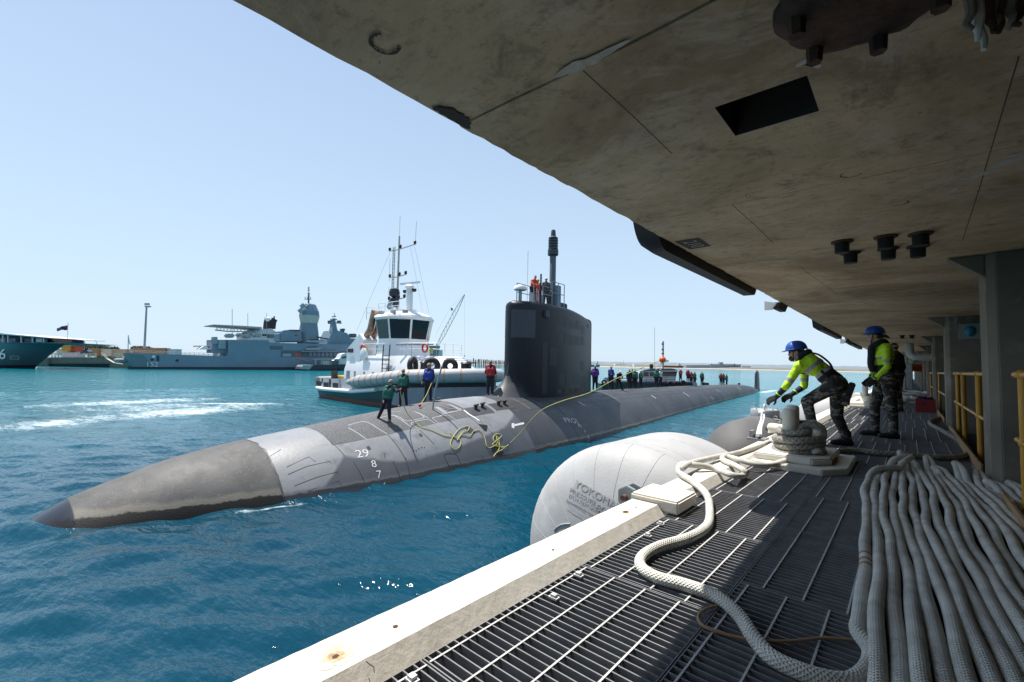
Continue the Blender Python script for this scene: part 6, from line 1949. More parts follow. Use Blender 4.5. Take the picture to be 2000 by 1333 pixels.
for (x, y, r) in ((1180, 747, 5), (1308, 750.5, 5.5), (1334, 748.5, 5.5), (1320, 751, 5), (1294, 751, 4.5)):
    c = on_plane(x, y, CAM + _f0 * (WD - 0.35), _f0); R0 = r * WD / FPX
    MB().tube([c + R0 * 0.72 * (math.cos(q) * _r0 + math.sin(q) * np.array([0, 0, 1])) for q in np.linspace(0, 2 * math.pi, 20, endpoint=False)], R0 * 0.36, 8, closed=True).build("tyre", "black_rubber", wb, smooth=True)
b = MB(); dline(b, ((1295, 722), (1295.2, 667)), WD + 1.4, 0.1); ms2 = b.build("mast", "navy_grey_light", wb)
for y in (671, 682, 690): b = MB(); dbox(b, 1293.2, y, 1296.6, y + 2.5, WD + 1.2, 0.2); b.build("lamp", "ship_black", ms2)
b = MB(); dline(b, ((1278.5, 722), (1278.5, 640)), WD + 1.2, 0.02); b.build("whip_aerial", "navy_grey_light", wb)
MB().lathe([(0.1, -0.14), (0.28, -0.08), (0.28, 0.1), (0.1, 0.14)], on_plane(1301.5, 705.5, CAM + _f0 * (WD + 1.3), _f0), 14).build("radome", "white_paint", wb, smooth=True)
for pts in (((1286, 724), (1293.5, 708)), ((1275, 722), (1294, 708))): b = MB(); dline(b, pts, WD + 1.3, 0.03); b.build("mast_stay", "navy_grey_light", wb)
wbox(1186, 738, 1206, 748, 1.2, 1.5, "engine_casing", "navy_grey_dark", 0.05)
wbox(1182, 758, 1190, 762, 0.0, 0.6, "red_bin", "cargo_red", 0.03)
wbox(1270, 712, 1276, 722, 1.4, 0.3, "searchlight_post", "ship_black")
wpoly(((1352, 747.5), (1361, 748), (1362, 755), (1354, 757)), -0.12, 0.2, "bow_fender", "building_grey")
# ================================================================== people
UPV = np.array([0, 0, 1.0])


def remeshed(mb, name, voxel, smooth_it=2):
    me = bpy.data.meshes.new(name); me.from_pydata(mb.v, [], mb.f)
    bm = bmesh.new(); bm.from_mesh(me); bmesh.ops.recalc_face_normals(bm, faces=bm.faces); bm.to_mesh(me); bm.free()
    ob = bpy.data.objects.new("tmp", me); col.objects.link(ob)
    md = ob.modifiers.new("r", 'REMESH'); md.mode = 'VOXEL'; md.voxel_size = voxel
    dg = bpy.context.evaluated_depsgraph_get()
    out = bpy.data.meshes.new_from_object(ob.evaluated_get(dg)); out.name = name
    bpy.data.objects.remove(ob); bpy.data.meshes.remove(me)
    bm = bmesh.new(); bm.from_mesh(out)
    for _ in range(smooth_it): bmesh.ops.smooth_vert(bm, verts=bm.verts, factor=0.5, use_axis_x=True, use_axis_y=True, use_axis_z=True)
    bm.to_mesh(out); bm.free()
    out.polygons.foreach_set("use_smooth", [True] * len(out.polygons))
    return out


def capsule(mb, a, b, ra, rb, n=12):
    a = np.asarray(a, float); b = np.asarray(b, float)
    mb.sphere(a, ra, n, 8); mb.sphere(b, rb, n, 8)
    if np.linalg.norm(b - a) > 1e-4: mb.tube([a, b], [ra, rb], n)


def basis(face, up=UPV):
    f = np.asarray(face, float); f = f / np.linalg.norm(f)
    r = np.cross(f, up); r /= np.linalg.norm(r); u = np.cross(r, f)
    return r, f, u            # right, forward, up


def ellip(mb, c, r_, f_, u_, rad, nu=16, nv=12):
    m0 = MB().sphere((0, 0, 0), 1.0, nu, nv)
    V = [c + r_ * x * rad[0] + f_ * y * rad[1] + u_ * z * rad[2] for x, y, z in m0.v]
    mb.add(V, m0.f)


STAND = dict(pel=(0, 0, .96), chest=(0, .01, 1.27), neck=(0, -.005, 1.47), head=(0, .03, 1.64),
             shL=(-.175, 0, 1.41), shR=(.175, 0, 1.41), elL=(-.235, -.03, 1.13), elR=(.235, -.03, 1.13), haL=(-.235, .07, .88), haR=(.235, .07, .88),
             hipL=(-.09, 0, .93), hipR=(.09, 0, .93), knL=(-.105, .03, .5), knR=(.105, .03, .5), anL=(-.115, -.01, .1), anR=(.115, -.01, .1), toeL=(-.14, .15, .04), toeR=(.14, .15, .04))


def world_pose(pose, loc, rz, s=1.0):
    c, n = math.cos(rz), math.sin(rz); out = {}
    for k, p in pose.items():
        p = np.asarray(p, float) * s; out[k] = np.array([p[0] * c - p[1] * n, p[0] * n + p[1] * c, p[2]]) + np.asarray(loc, float)
    return out


def seg_d(P, a, b):
    ab = b - a; t = np.clip(((P - a) @ ab) / (ab @ ab + 1e-9), 0, 1)
    return np.linalg.norm(P - (a + t[:, None] * ab), axis=1), t


def hand_bones(w, dirv, palm_n, s, side, curl=0.5, spread=0.25, thumb_out=1.0):
    """palm + four unequal bent fingers + thumb from its side"""
    d = dirv / np.linalg.norm(dirv); n = palm_n - d * (palm_n @ d); n /= np.linalg.norm(n); x = np.cross(d, n) * side
    B = []
    for i, (off, l) in enumerate(((-.030, .070), (-.010, .082), (.010, .076), (.029, .060))):
        k = w + d * .085 * s + x * off * s
        B.append((w + d * .01 * s + x * off * .55 * s, k, .0145 * s, .0125 * s))
        a = spread * off / .03
        f1 = d * math.cos(curl * .6) + n * math.sin(curl * .6) + x * a * .4; f1 /= np.linalg.norm(f1)
        f2 = d * math.cos(curl * 1.5) + n * math.sin(curl * 1.5) + x * a * .3; f2 /= np.linalg.norm(f2)
        m_ = k + f1 * l * .52 * s
        B.append((k, m_, .0105 * s, .0095 * s)); B.append((m_, m_ + f2 * l * .5 * s, .0095 * s, .008 * s))
    tb_ = w + d * .03 * s - x * .03 * s
    t1 = tb_ + (d * .5 - x * .75 * thumb_out + n * .25) * .045 * s
    B.append((w + d * .015 * s, tb_, .015 * s, .0135 * s)); B.append((tb_, t1, .0135 * s, .011 * s)); B.append((t1, t1 + (d * .8 - x * .35 * thumb_out + n * .25) * .035 * s, .011 * s, .009 * s))
    return B


def person(label, J, face, mats, loc, voxel=0.022, s=1.0, vest=None, cap=None, helmet=False, glasses=False, bulk=1.0, hero=False, gloves=False,
           matfun=None, group=None, hair_tail=False, hand_dir=None, skin="skin", hat_mat="khaki", head_face=None, patches=True):
    """mats: shirt, trousers, boots, hair"""
    root = wempty("person", loc, label, "person", group)
    r, f, u = basis(face)
    hr, hf, hu = basis(face if head_face is None else head_face)
    k = s * bulk * (1.1 if hero else 1.2)
    bones = []      # (region, a, b, ra, rb)

    def B(reg, a, b, ra, rb): bones.append((reg, np.asarray(a, float), np.asarray(b, float), ra, rb))
    mid = lambda a, b, t: J[a] * (1 - t) + J[b] * t
    B('torso', J['shL'], J['shR'], .068 * k, .068 * k)
    side = (J['shR'] - J['shL']); side = side / np.linalg.norm(side)
    B('torso', J['chest'] - side * .075 * s, J['chest'] + side * .075 * s, .118 * k, .118 * k)
    wa = J['pel'] * .62 + J['chest'] * .38
    B('torso', wa - side * .06 * s, wa + side * .06 * s, .105 * k, .105 * k)
    B('hips', J['hipL'] + UPV * .03 * s, J['hipR'] + UPV * .03 * s, .112 * k, .112 * k)
    B('torso', J['neck'] - (J['neck'] - J['chest']) * .15, J['pel'], .1 * k, .11 * k)
    for q in 'LR':
        B('torso', mid('sh' + q, 'chest', .25), J['chest'] + side * (.085 * s if q == 'R' else -.085 * s), .085 * k, .1 * k)
    B('neck', J['neck'], J['neck'] * .35 + J['head'] * .65, .058 * s, .052 * s)
    for q in 'LR':
        B('uarm' + q, J['sh' + q], J['el' + q], .058 * k, .045 * k)
        B('farm' + q, J['el' + q], J['ha' + q], .044 * k, .031 * k)
        B('thigh' + q, J['hip' + q], J['kn' + q], .092 * k, .068 * k)
        ca = mid('kn' + q, 'an' + q, .3)
        B('shin' + q, J['kn' + q], ca, .066 * k, .062 * k); B('shin' + q, ca, J['an' + q], .062 * k, .05 * k)
        B('foot' + q, J['an' + q] - UPV * .035 * s, J['toe' + q], .047 * s, .036 * s)
        heel = J['an' + q] - (J['toe' + q] - J['an' + q]) * np.array([.25, .25, 0]); heel[2] = J['toe' + q][2]
        B('foot' + q, heel, J['toe' + q], .04 * s, .037 * s); B('foot' + q, J['an' + q] + UPV * .07 * s, J['an' + q] - UPV * .04 * s, .052 * s, .05 * s)
    mb = MB()
    for _, a, b, ra, rb in bones: capsule(mb, a, b, ra, rb)
    hc = J['head']
    heads = [('head', hc + hu * .02 * s, (.075, .096, .105)), ('head', hc + hf * .022 * s - hu * .055 * s, (.055, .066, .062)), ('head', hc + hf * .098 * s - hu * .02 * s, (.013, .02, .022))]
    for sg in (-1, 1): heads.append(('head', hc + hr * sg * .076 * s - hf * .005 * s, (.012, .022, .032)))
    for _, c, rad in heads: ellip(mb, c, hr, hf, hu, tuple(x * s for x in rad))
    hand_info = []
    for q, sg in (('L', -1), ('R', 1)):
        d = J['ha' + q] - J['el' + q] if hand_dir is None or q not in hand_dir else np.asarray(hand_dir[q][0], float)
        d = d / np.linalg.norm(d); pn = (-r * sg) if hand_dir is None or q not in hand_dir else np.asarray(hand_dir[q][1], float)
        if abs(pn @ d) > .9: pn = f
        hb = hand_bones(J['ha' + q], d, pn, s * 1.05, sg * (1 if True else 1), .55)
        hand_info.append((q, hb))
        if not hero:
            capsule(mb, J['ha' + q], J['ha' + q] + d * .08 * s, .033 * s, .03 * s)
            for a, b, ra, rb in hb: capsule(mb, a, b, ra * 1.15, rb * 1.15, 8)
            bones.append(('hand' + q, J['ha' + q], J['ha' + q] + d * .15 * s, .036 * s, .03 * s))
    me = remeshed(mb, "body", voxel)
    # garments by body region
    n = len(me.polygons); Cn = np.zeros(n * 3); me.polygons.foreach_get("center", Cn); Cn = Cn.reshape(-1, 3)
    best = np.full(n, 1e9); reg = np.zeros(n, int); par = np.zeros(n)
    allb = bones + [('head', c, c + hu * .001, max(rad) * .85 * s, 0) for _, c, rad in heads[:2]]
    for i, (nm, a, b, ra, rb) in enumerate(allb):
        d, t = seg_d(Cn, a, b); dd = d - (ra + (rb - ra) * t); m_ = dd < best; best[m_] = dd[m_]; reg[m_] = i; par[m_] = t[m_]
    slots = [skin, mats[0], mats[1], mats[2], mats[3]]
    extra = [m_ for m_ in ("hivis", "reflective", "black_cloth", "navy_cloth") if matfun] ; slots += extra
    idx = np.zeros(n, np.int32)
    for i, (nm, *_x) in enumerate(allb):
        m_ = reg == i
        g = nm.rstrip('LR')
        base = {'torso': 1, 'hips': 2, 'uarm': 1, 'farm': 1, 'thigh': 2, 'shin': 2, 'foot': 3, 'hand': 0, 'neck': 0, 'head': 0}[g]
        idx[m_] = base
    hd = np.array([allb[i][0] == 'head' for i in reg])
    rel = Cn - hc
    hairm = hd & (((rel @ hu > .055 * s) & (rel @ hf < .075 * s)) | ((rel @ hf < -.02 * s) & (rel @ hu > -.045 * s)))
    idx[hairm] = 4
    tor = np.array([allb[i][0] in ('torso',) for i in reg])
    idx[tor & ((Cn - J['pel']) @ ((J['chest'] - J['pel']) / np.linalg.norm(J['chest'] - J['pel'])) < .06 * s)] = 2
    if matfun: idx = matfun(idx, [allb[i][0] for i in reg], par, Cn, slots)
    for m_ in slots: me.materials.append(MAT[m_])
    me.polygons.foreach_set("material_index", idx.astype(np.int32))
    body = link("body", me, root)
    if hero:
        for q, hb in hand_info:
            hm = MB()
            for a, b, ra, rb in hb: capsule(hm, a, b, ra * 1.22, rb * 1.25, 10)
            w_ = J['ha' + q]; d_ = (J['ha' + q] - J['el' + q]); d_ /= np.linalg.norm(d_)
            capsule(hm, w_ - d_ * .05 * s, w_ + d_ * .02 * s, .037 * s, .03 * s)
            hme = remeshed(hm, "glove", 0.006, 2); hme.materials.append(MAT["black_cloth" if gloves else skin]); gl = link("glove" if gloves else "hand", hme, root)
            if gloves: MB().tube([w_ - d_ * .06 * s, w_ - d_ * .045 * s], .041 * s, 14, caps=False).build("cuff_trim", "hivis", gl, smooth=True)
    if vest:
        vm = MB(); kv = k * 1.0
        up_ = (J['neck'] - J['pel']) / np.linalg.norm(J['neck'] - J['pel'])
        for q, sg in (('L', -1), ('R', 1)):
            sh = J['sh' + q] * .78 + J['neck'] * .22
            capsule(vm, sh + UPV * .012 * s, J['chest'] + side * sg * .085 * s + f * .012 * s, .085 * kv, .128 * kv)
            capsule(vm, J['chest'] + side * sg * .085 * s + f * .012 * s, wa + side * sg * .07 * s - up_ * .0 * s, .128 * kv, .13 * kv)
            capsule(vm, wa + side * sg * .07 * s, J['pel'] + side * sg * .065 * s + up_ * .09 * s, .13 * kv, .128 * kv)
        vme = remeshed(vm, "life_vest", voxel, 2); vme.materials.append(MAT[vest]); vo = link("life_vest", vme, root)
        if patches:
            for sg in (-1, 1):
                c = J['chest'] + up_ * .1 * s + side * sg * .09 * s + f * .142 * s
                MB().obox(c, side * .028 * s, f * .012 * s, up_ * .035 * s).build("reflective_patch", "cam_white_cloth", vo)
            MB().obox(wa + f * .142 * s + side * .05 * s, side * .03 * s, f * .008 * s, up_ * .02 * s).build("reflective_patch", "cam_white_cloth", vo)
    if cap:
        cm = MB()
        for i in range(9):
            p = math.pi / 2 * i / 8; row = []
        rows = []
        for i in range(8):
            p = (math.pi / 2) * i / 7
            rows.append([hc + hu * .035 * s + (hr * math.cos(q) * .088 + hf * math.sin(q) * .108) * math.cos(p) * s + hu * math.sin(p) * .1 * s for q in np.linspace(0, 2 * math.pi, 18, endpoint=False)])
        cm.grid(rows, closed_u=True)
        co = cm.build("cap", hat_mat, root, smooth='all')
        ring0 = [hc + hu * .042 * s + (hr * math.cos(q) * .084 + hf * math.sin(q) * .1) * s for q in np.linspace(.35, math.pi - .35, 9)]
        ring1 = [hc + hu * .028 * s + (hr * math.cos(q) * .085 + hf * (math.sin(q) * .1 + .075 * math.sin(q))) * s for q in np.linspace(.35, math.pi - .35, 9)]
        MB().grid([ring0, ring1, [p + hu * .008 * s for p in ring0]]).build("cap_brim", hat_mat, co, smooth='all')
    if helmet:
        rows = []
        for i in range(10):
            p = (math.pi / 2) * i / 9
            rows.append([hc + hu * .045 * s + (hr * math.cos(q) * .112 + hf * math.sin(q) * .135) * (math.cos(p) ** .8) * s + hu * math.sin(p) * (.118 + .006 * (abs(math.cos(q)) < .25)) * s for q in np.linspace(0, 2 * math.pi, 32, endpoint=False)])
        ho = MB().grid(rows, closed_u=True).build("hard_hat", "helmet_blue", root, smooth='all')
        qs = np.linspace(0, 2 * math.pi, 32, endpoint=False)
        MB().grid([[hc + hu * .05 * s + (hr * math.cos(q) * .110 + hf * math.sin(q) * .133) * s for q in qs],
                   [hc + hu * (.04 - .012 * max(0, math.sin(q))) * s + (hr * math.cos(q) * .122 + hf * (math.sin(q) * .145 + .05 * max(0, math.sin(q)) ** 2)) * s for q in qs],
                   [hc + hu * .04 * s + (hr * math.cos(q) * .108 + hf * math.sin(q) * .13) * s for q in qs]], closed_u=True).build("hat_brim", "helmet_blue", ho, smooth='all')
        for sg in (-1, 1):
            MB().tube(smooth_path([hc + hr * sg * .1 * s + hf * .03 * s + hu * .045 * s, hc + hr * sg * .083 * s + hf * .045 * s - hu * .03 * s, hc + hr * sg * .05 * s + hf * .055 * s - hu * .1 * s, hc + hf * .055 * s - hu * .122 * s], 4), .007 * s, 6).build("chin_strap", "black_cloth", ho, smooth=True)
    if glasses:
        go = MB()
        for sg in (-1, 1): ellip(go, hc + hr * sg * .034 * s + hf * .088 * s + hu * .012 * s, hr, hf, hu, (.03 * s, .012 * s, .02 * s), 10, 8)
        go.tube([hc + hr * -.08 * s + hu * .018 * s, hc + hr * -.066 * s + hf * .075 * s + hu * .018 * s, hc + hf * .1 * s + hu * .018 * s, hc + hr * .066 * s + hf * .075 * s + hu * .018 * s, hc + hr * .08 * s + hu * .018 * s], .005 * s, 6)
        go.build("sunglasses", "glass_dark", root, smooth=True)
    elif hero:
        e1 = MB(); ellip(e1, hc + hr * -.032 * s + hf * .083 * s + hu * .012 * s, hr, hf, hu, (.011 * s, .009 * s, .007 * s), 8, 6); e1.build("eye", "hair", root)
        e1 = MB(); ellip(e1, hc + hr * .032 * s + hf * .083 * s + hu * .012 * s, hr, hf, hu, (.011 * s, .009 * s, .007 * s), 8, 6); e1.build("eye", "hair", root)
    if hero:
        e1 = MB(); ellip(e1, hc + hf * .083 * s - hu * .068 * s, hr, hf, hu, (.022 * s, .008 * s, .006 * s), 10, 6); e1.build("mouth", "skin_dark", root)
    if hair_tail:
        MB().tube(smooth_path([hc - hf * .08 * s + hu * .0 * s, hc - hf * .13 * s - hu * .005 * s, hc - hf * .18 * s - hu * .035 * s], 4), [.03 * s, .034 * s, .03 * s, .028 * s, .026 * s, .022 * s, .018 * s, .013 * s, .008 * s], 8).build("ponytail", "hair_brown", root, smooth=True)
    return root


def posed(**kw):
    p = dict(STAND)
    for k_, v in kw.items(): p[k_] = v
    return p


# ---- crew on the fore casing
def crew(label, px, py_foot, py_head, pose, yaw_deg, shirt, trousers, boots, vest, v=None, u=None, **kw):
    if u is None and v is None: u, v = hull_hit(px, py_foot)
    elif u is None: u = float((on_plane(px, py_foot, SA + v * SN, SN) - SA) @ SD)
    P, _ = sub_pt(u, v, 0.0)
    d = (P - CAM) @ _fw
    s = (py_foot - py_head) * d / FPX / 1.78
    J = world_pose(pose, P - np.array([0, 0, 0.03]), R_(yaw_deg), s)
    c, n_ = math.cos(R_(yaw_deg)), math.sin(R_(yaw_deg))
    return person(label, J, (-n_, c, 0), (shirt, trousers, boots, kw.pop("hair", "hair")), P, s=s, vest=vest, **kw), J, s


# facing angles: 0 faces along the wharf, -135 faces the camera's way
thr0 = posed(pel=(-.05, 0, .9), chest=(.03, .02, 1.2), neck=(.08, .03, 1.4), head=(.1, .06, 1.55), shL=(-.1, .03, 1.32), shR=(.25, .03, 1.33), elR=(.42, .14, 1.2), haR=(.6, .25, 1.3),
            elL=(-.17, .02, 1.06), haL=(-.13, .14, .86), hipL=(-.14, 0, .87), hipR=(.04, 0, .87), knL=(-.24, .03, .48), knR=(.07, .04, .47), anL=(-.42, -.02, .13), anR=(.09, 0, .09), toeL=(-.5, .12, .06), toeR=(.12, .16, .04))
thr = {(k_[:-1] + ('R' if k_[-1] == 'L' else 'L') if k_[-1] in 'LR' else k_): (-q_[0], q_[1], q_[2]) for k_, q_ in thr0.items()}
# the camera sees them from the front: facing the camera is a yaw of about -138 degrees
_, JT, sT = crew("sailor in green vest leaning sideways, holding the yellow line on the fore deck", 757, 823, 735, thr, -150 + 0, "navy_cloth", "navy_cloth", "boot_tan", "vest_green", cap=True, glasses=True)
crew("sailor in green vest standing upright behind the leaning line handler", 786, 800, 725, posed(anL=(-.2, 0, .1), toeL=(-.26, .14, .04), knL=(-.16, .03, .5), anR=(.12, 0, .1), haL=(-.27, .04, .87), haR=(.27, .04, .87)), -150, "navy_cloth", "navy_cloth", "boot_tan", "vest_green", v=-0.75, cap=True, glasses=True, group="crew on the fore deck")
_, JB, sB = crew("sailor in blue vest holding a pole and line on the fore deck", 836, 799, 722, posed(elL=(-.25, .02, 1.12), haL=(-.24, .16, .93), elR=(.25, .02, 1.12), haR=(.25, .14, .92), anR=(.18, 0, .1), toeR=(.22, .15, .04)), -155, "navy_cloth", "navy_cloth", "boot_tan", "vest_blue", v=-0.6, cap=True, glasses=True, group="crew on the fore deck")
crew("sailor in red vest standing with hands behind his back before the sail", 957, 777, 706, posed(elL=(-.26, -.1, 1.14), elR=(.26, -.1, 1.14), haL=(-.08, -.15, .98), haR=(.08, -.15, .98)), -140, "navy_cloth", "navy_cloth", "boot_black", "vest_red", v=-0.45, cap=True, skin="skin_dark", group="crew on the fore deck")
# boat hook held by the blue vest
t = wempty("boat_hook", JB['haR'], "pale boat hook held upright by the blue-vested sailor", "boat hook")
Pb = hull_hit(845, 801); Pb = sub_pt(*Pb, 0.0)[0]; dB = (Pb - CAM) @ _fw
MB().tube([Pb, at_depth(850, 763, dB), at_depth(863, 716, dB)], 0.035, 8).build("shaft", "navy_grey_light", t)
t = wempty("throw_float", JB['haL'], "small red float hanging by a line at the blue-vested sailor's knee", "float")
Pf_ = at_depth(820, 792, dB)
MB().sphere(Pf_, 0.07).build("float", "life_red", t, smooth=True)
MB().tube(smooth_path([Pf_, (Pf_ + JB['haL']) / 2 + (0, 0, -0.1), JB['haL']], 5), 0.012, 6).build("line", "rope_yellow", t)

# ---- bridge team on the sail
def top_team(label, px, py_head, vv, height, yaw, pose, shirt, trousers, vest, cap, **kw):
    P0 = on_plane(px, 585, SA + vv * SN, SN); uu = float((P0 - SA) @ SD); P = roof(uu, vv)
    d = (P - CAM) @ _fw
    s = kw.pop("s", height / 1.78)
    J = world_pose(pose, P - np.array([0, 0, 0.02]), R_(yaw), s); c, n_ = math.cos(R_(yaw)), math.sin(R_(yaw))
    return person(label, J, (-n_, c, 0), (shirt, trousers, "boot_black", "hair"), P, s=s, vest=vest, cap=cap, group="watch on the sail top", **kw)


lean = posed(chest=(0, .12, 1.24), neck=(0, .2, 1.42), head=(0, .3, 1.56), shL=(-.175, .18, 1.36), shR=(.175, .18, 1.36), elL=(-.23, .32, 1.15), elR=(.23, .32, 1.15), haL=(-.12, .5, 1.1), haR=(.12, .5, 1.1))
top_team("watch keeper in orange float coat leaning over the bridge rail, leftmost on the sail", 1040, 534, 0.2, 1.72, -110, lean, "vest_orange", "navy_cloth", None, None)
top_team("watch keeper in orange vest and cap, second from left on the sail", 1050, 541, -0.15, 1.66, -120, STAND, "navy_cloth", "navy_cloth", "vest_orange", True)
top_team("tall watch keeper in blue camouflage and pale cap on the sail", 1066, 534, 0.2, 1.78, -125, STAND, "camo_blue", "camo_blue", None, True, glasses=True, hat_mat="cam_white_cloth")
top_team("watch keeper in dark camouflage and tan cap beside the mast", 1073.5, 540, -0.1, 1.66, -100, posed(elL=(-.24, .15, 1.15), haL=(-.14, .4, 1.12), elR=(.26, .12, 1.15), haR=(.3, .38, 1.1)), "camo_blue", "camo_blue", None, True)

# ---- hands along the after deck
def deck_hand(label, px, yf, yh, yaw, shirt, trousers, vest, cap=True, pose=STAND, v=-0.35, hat="khaki", **kw):
    P0 = on_plane(px, yf, SA + v * SN, SN); uu = float((P0 - SA) @ SD)
    return crew(label, px, yf, yh, pose, yaw, shirt, trousers, "boot_black", vest, v=v, u=uu, cap=cap, hat_mat=hat, patches=False, group="crew along the after deck", voxel=0.026, **kw)


folded = posed(elL=(-.23, .08, 1.15), elR=(.23, .08, 1.15), haL=(.05, .2, 1.15), haR=(-.05, .2, 1.12))
deck_hand("sailor in purple vest standing right behind the sail", 1162, 764, 713, -140, "navy_cloth", "navy_cloth", "vest_purple", skin="skin_dark", pose=posed(elL=(-.26, -.08, 1.14), elR=(.26, -.08, 1.14), haL=(-.1, -.15, .98), haR=(.1, -.15, .98)))
deck_hand("sailor in blue vest with arms folded on the after deck", 1193, 762, 715, -120, "navy_cloth", "navy_cloth", "vest_blue", pose=folded)
bent = posed(pel=(0, -.08, .88), chest=(0, .1, 1.16), neck=(0, .22, 1.32), head=(0, .33, 1.44), shL=(-.17, .19, 1.27), shR=(.17, .19, 1.27), elL=(-.23, .25, 1.0), elR=(.23, .25, 1.0), haL=(-.1, .4, .9), haR=(.1, .4, .9), hipL=(-.09, -.06, .86), hipR=(.09, -.06, .86), knL=(-.16, .1, .48), knR=(.12, .0, .47), anL=(-.3, .02, .1), anR=(.16, -.04, .1), toeL=(-.36, .17, .04), toeR=(.2, .12, .04))
deck_hand("diver in black wetsuit and pale hat stooping beside the blue vest", 1208, 764, 721, -130, "black_cloth", "black_cloth", None, pose=bent, hat="cam_white_cloth", v=0.1)
deck_hand("sailor in dark clothes behind the yellow heaving line on the after deck", 1229, 761, 721, -140, "black_cloth", "navy_cloth", None, v=-0.6)
deck_hand("sailor in dark blue vest half hidden beside the dark-clothed one", 1234.5, 760.5, 719.5, -130, "navy_cloth", "navy_cloth", "navy_cloth", v=-0.7)
deck_hand("sailor in green vest left of the workboat cabin, nearer the sail", 1240, 760, 720.5, -150, "navy_cloth", "navy_cloth", "vest_green")
deck_hand("sailor in green vest directly left of the workboat cabin, hands forward", 1251, 759, 723.5, -110, "navy_cloth", "navy_cloth", "vest_green", pose=folded)
deck_hand("sailor in green vest before the workboat cabin holding yellow line", 1282, 757.5, 720, -150, "navy_cloth", "navy_cloth", "vest_green")
deck_hand("sailor in pale shirt before the workboat cabin", 1289.5, 757, 721, -110, "cam_white_cloth", "navy_cloth", None)
deck_hand("sailor in red vest right of the workboat tyres", 1350, 754.5, 725.5, -140, "navy_cloth", "navy_cloth", "vest_red", pose=folded)
deck_hand("sailor in green vest next to the red vest right of the workboat", 1356.5, 754, 725.8, -120, "navy_cloth", "navy_cloth", "vest_green")
deck_hand("sailor in green vest standing alone far along the after deck", 1371, 753.8, 726.3, -140, "navy_cloth", "navy_cloth", "vest_green")
deck_hand("sailor in red vest at the left of the farthest group", 1408, 751.8, 727.5, -140, "navy_cloth", "navy_cloth", "vest_red")
deck_hand("sailor in green vest in the middle of the farthest group", 1413, 751.8, 728, -120, "navy_cloth", "navy_cloth", "vest_green")
deck_hand("sailor in green vest at the right of the farthest group", 1419, 751.8, 728.6, -100, "navy_cloth", "navy_cloth", "vest_green", v=-0.8)
# boatmen
for k, (px, yf, yh, lab, vs2) in enumerate(((1329, 744, 720.5, "boatman in red vest and white helmet, left of two on the workboat bow", "vest_red"), (1343.5, 743, 720.5, "boatman in red vest and white helmet, right of two on the workboat bow", "vest_red"))):
    P = on_plane(px, 746, CAM + _f0 * (WD + 1.2), _f0); P[2] = on_plane(1320, 746.5, CAM + _f0 * (WD + 1.2), _f0)[2]
    s = 1.0 if k else 0.98
    s = 0.9; J = world_pose(folded if k == 0 else STAND, P, R_(-140), s)
    person(lab, J, (math.sin(R_(140)), math.cos(R_(140)), 0), ("navy_cloth", "navy_cloth", "boot_black", "hair"), P, s=s, vest=vs2, cap=True, hat_mat="cam_white_cloth", patches=False, voxel=0.026, group="boatmen on the workboat")

# ---- line handlers on the wharf
def pj(px, py, Y): return ony(px, py, Y)


def zoom(ox, oy, sc): return lambda x, y, Y: ony(ox + x / sc, oy + y / sc, Y)


z1 = zoom(1480, 630, 5.127)
YM = 7.42
J = dict(head=z1(392, 302, YM), neck=z1(470, 345, YM), chest=z1(560, 440, YM), pel=z1(770, 590, YM),
         shL=z1(415, 440, YM - .17), shR=z1(470, 420, YM + .17), elL=z1(285, 640, YM - .2), haL=z1(190, 745, YM - .16), elR=z1(465, 640, YM + .2), haR=z1(345, 720, YM + .12),
         hipL=z1(760, 640, YM - .1), hipR=z1(800, 640, YM + .1), knL=z1(490, 790, YM - .13), knR=z1(790, 930, YM + .12))
J['anL'] = J['knL'] + np.array([0.1, -0.02, 0]); J['anL'][2] = DECK + .1
J['toeL'] = J['anL'] + np.array([-.17, -.02, -.06])
J['anR'] = z1(895, 1180, YM + .12); J['anR'][2] = DECK + .1; J['toeR'] = J['anR'] + np.array([-.15, -.06, -.06])


def worker_mats(lower_dark, sleeve_full):
    def fn(idx, regs, par, Cn, slots):
        iv, ir, ib, inv = (slots.index(x) for x in ("hivis", "reflective", "black_cloth", "navy_cloth"))
        for i, g in enumerate(regs):
            t = par[i]
            if g.startswith('uarm'): idx[i] = ir if .62 < t < .78 else iv
            elif g.startswith('farm'): idx[i] = (iv if (sleeve_full or t < .22) else inv)
            elif g in ('torso',): idx[i] = lower_dark(Cn[i], iv, ir, ib, idx[i])
            elif g == 'neck': idx[i] = inv
            elif g == 'hips' and lower_dark: idx[i] = idx[i]
        return idx
    return fn


axm = (J['neck'] - J['pel']); Lm = np.linalg.norm(axm); axm = axm / Lm; pelm = J['pel'].copy()


def man_torso(c, iv, ir, ib, cur):
    t = (c - pelm) @ axm / Lm
    if t < .02: return cur
    if t < .3: return ib
    if t < .4: return ir
    if t < .56: return iv
    if t < .67: return ir
    return iv


man = person("line handler in blue hard hat and hi-vis shirt bending forward with outstretched gloved hands", J, (-1, 0, 0), ("hivis", "camo", "boot_black", "hair"), (-0.8, YM, DECK), voxel=0.0125, s=1.0, helmet=True, glasses=True,
             hero=True, gloves=True, matfun=worker_mats(man_torso, False), head_face=(-.97, -.1, -.12),
             hand_dir={'L': ((-.75, -.1, -.45), (.1, .7, -.4)), 'R': ((-.8, 0, -.5), (0, -.7, -.5))})
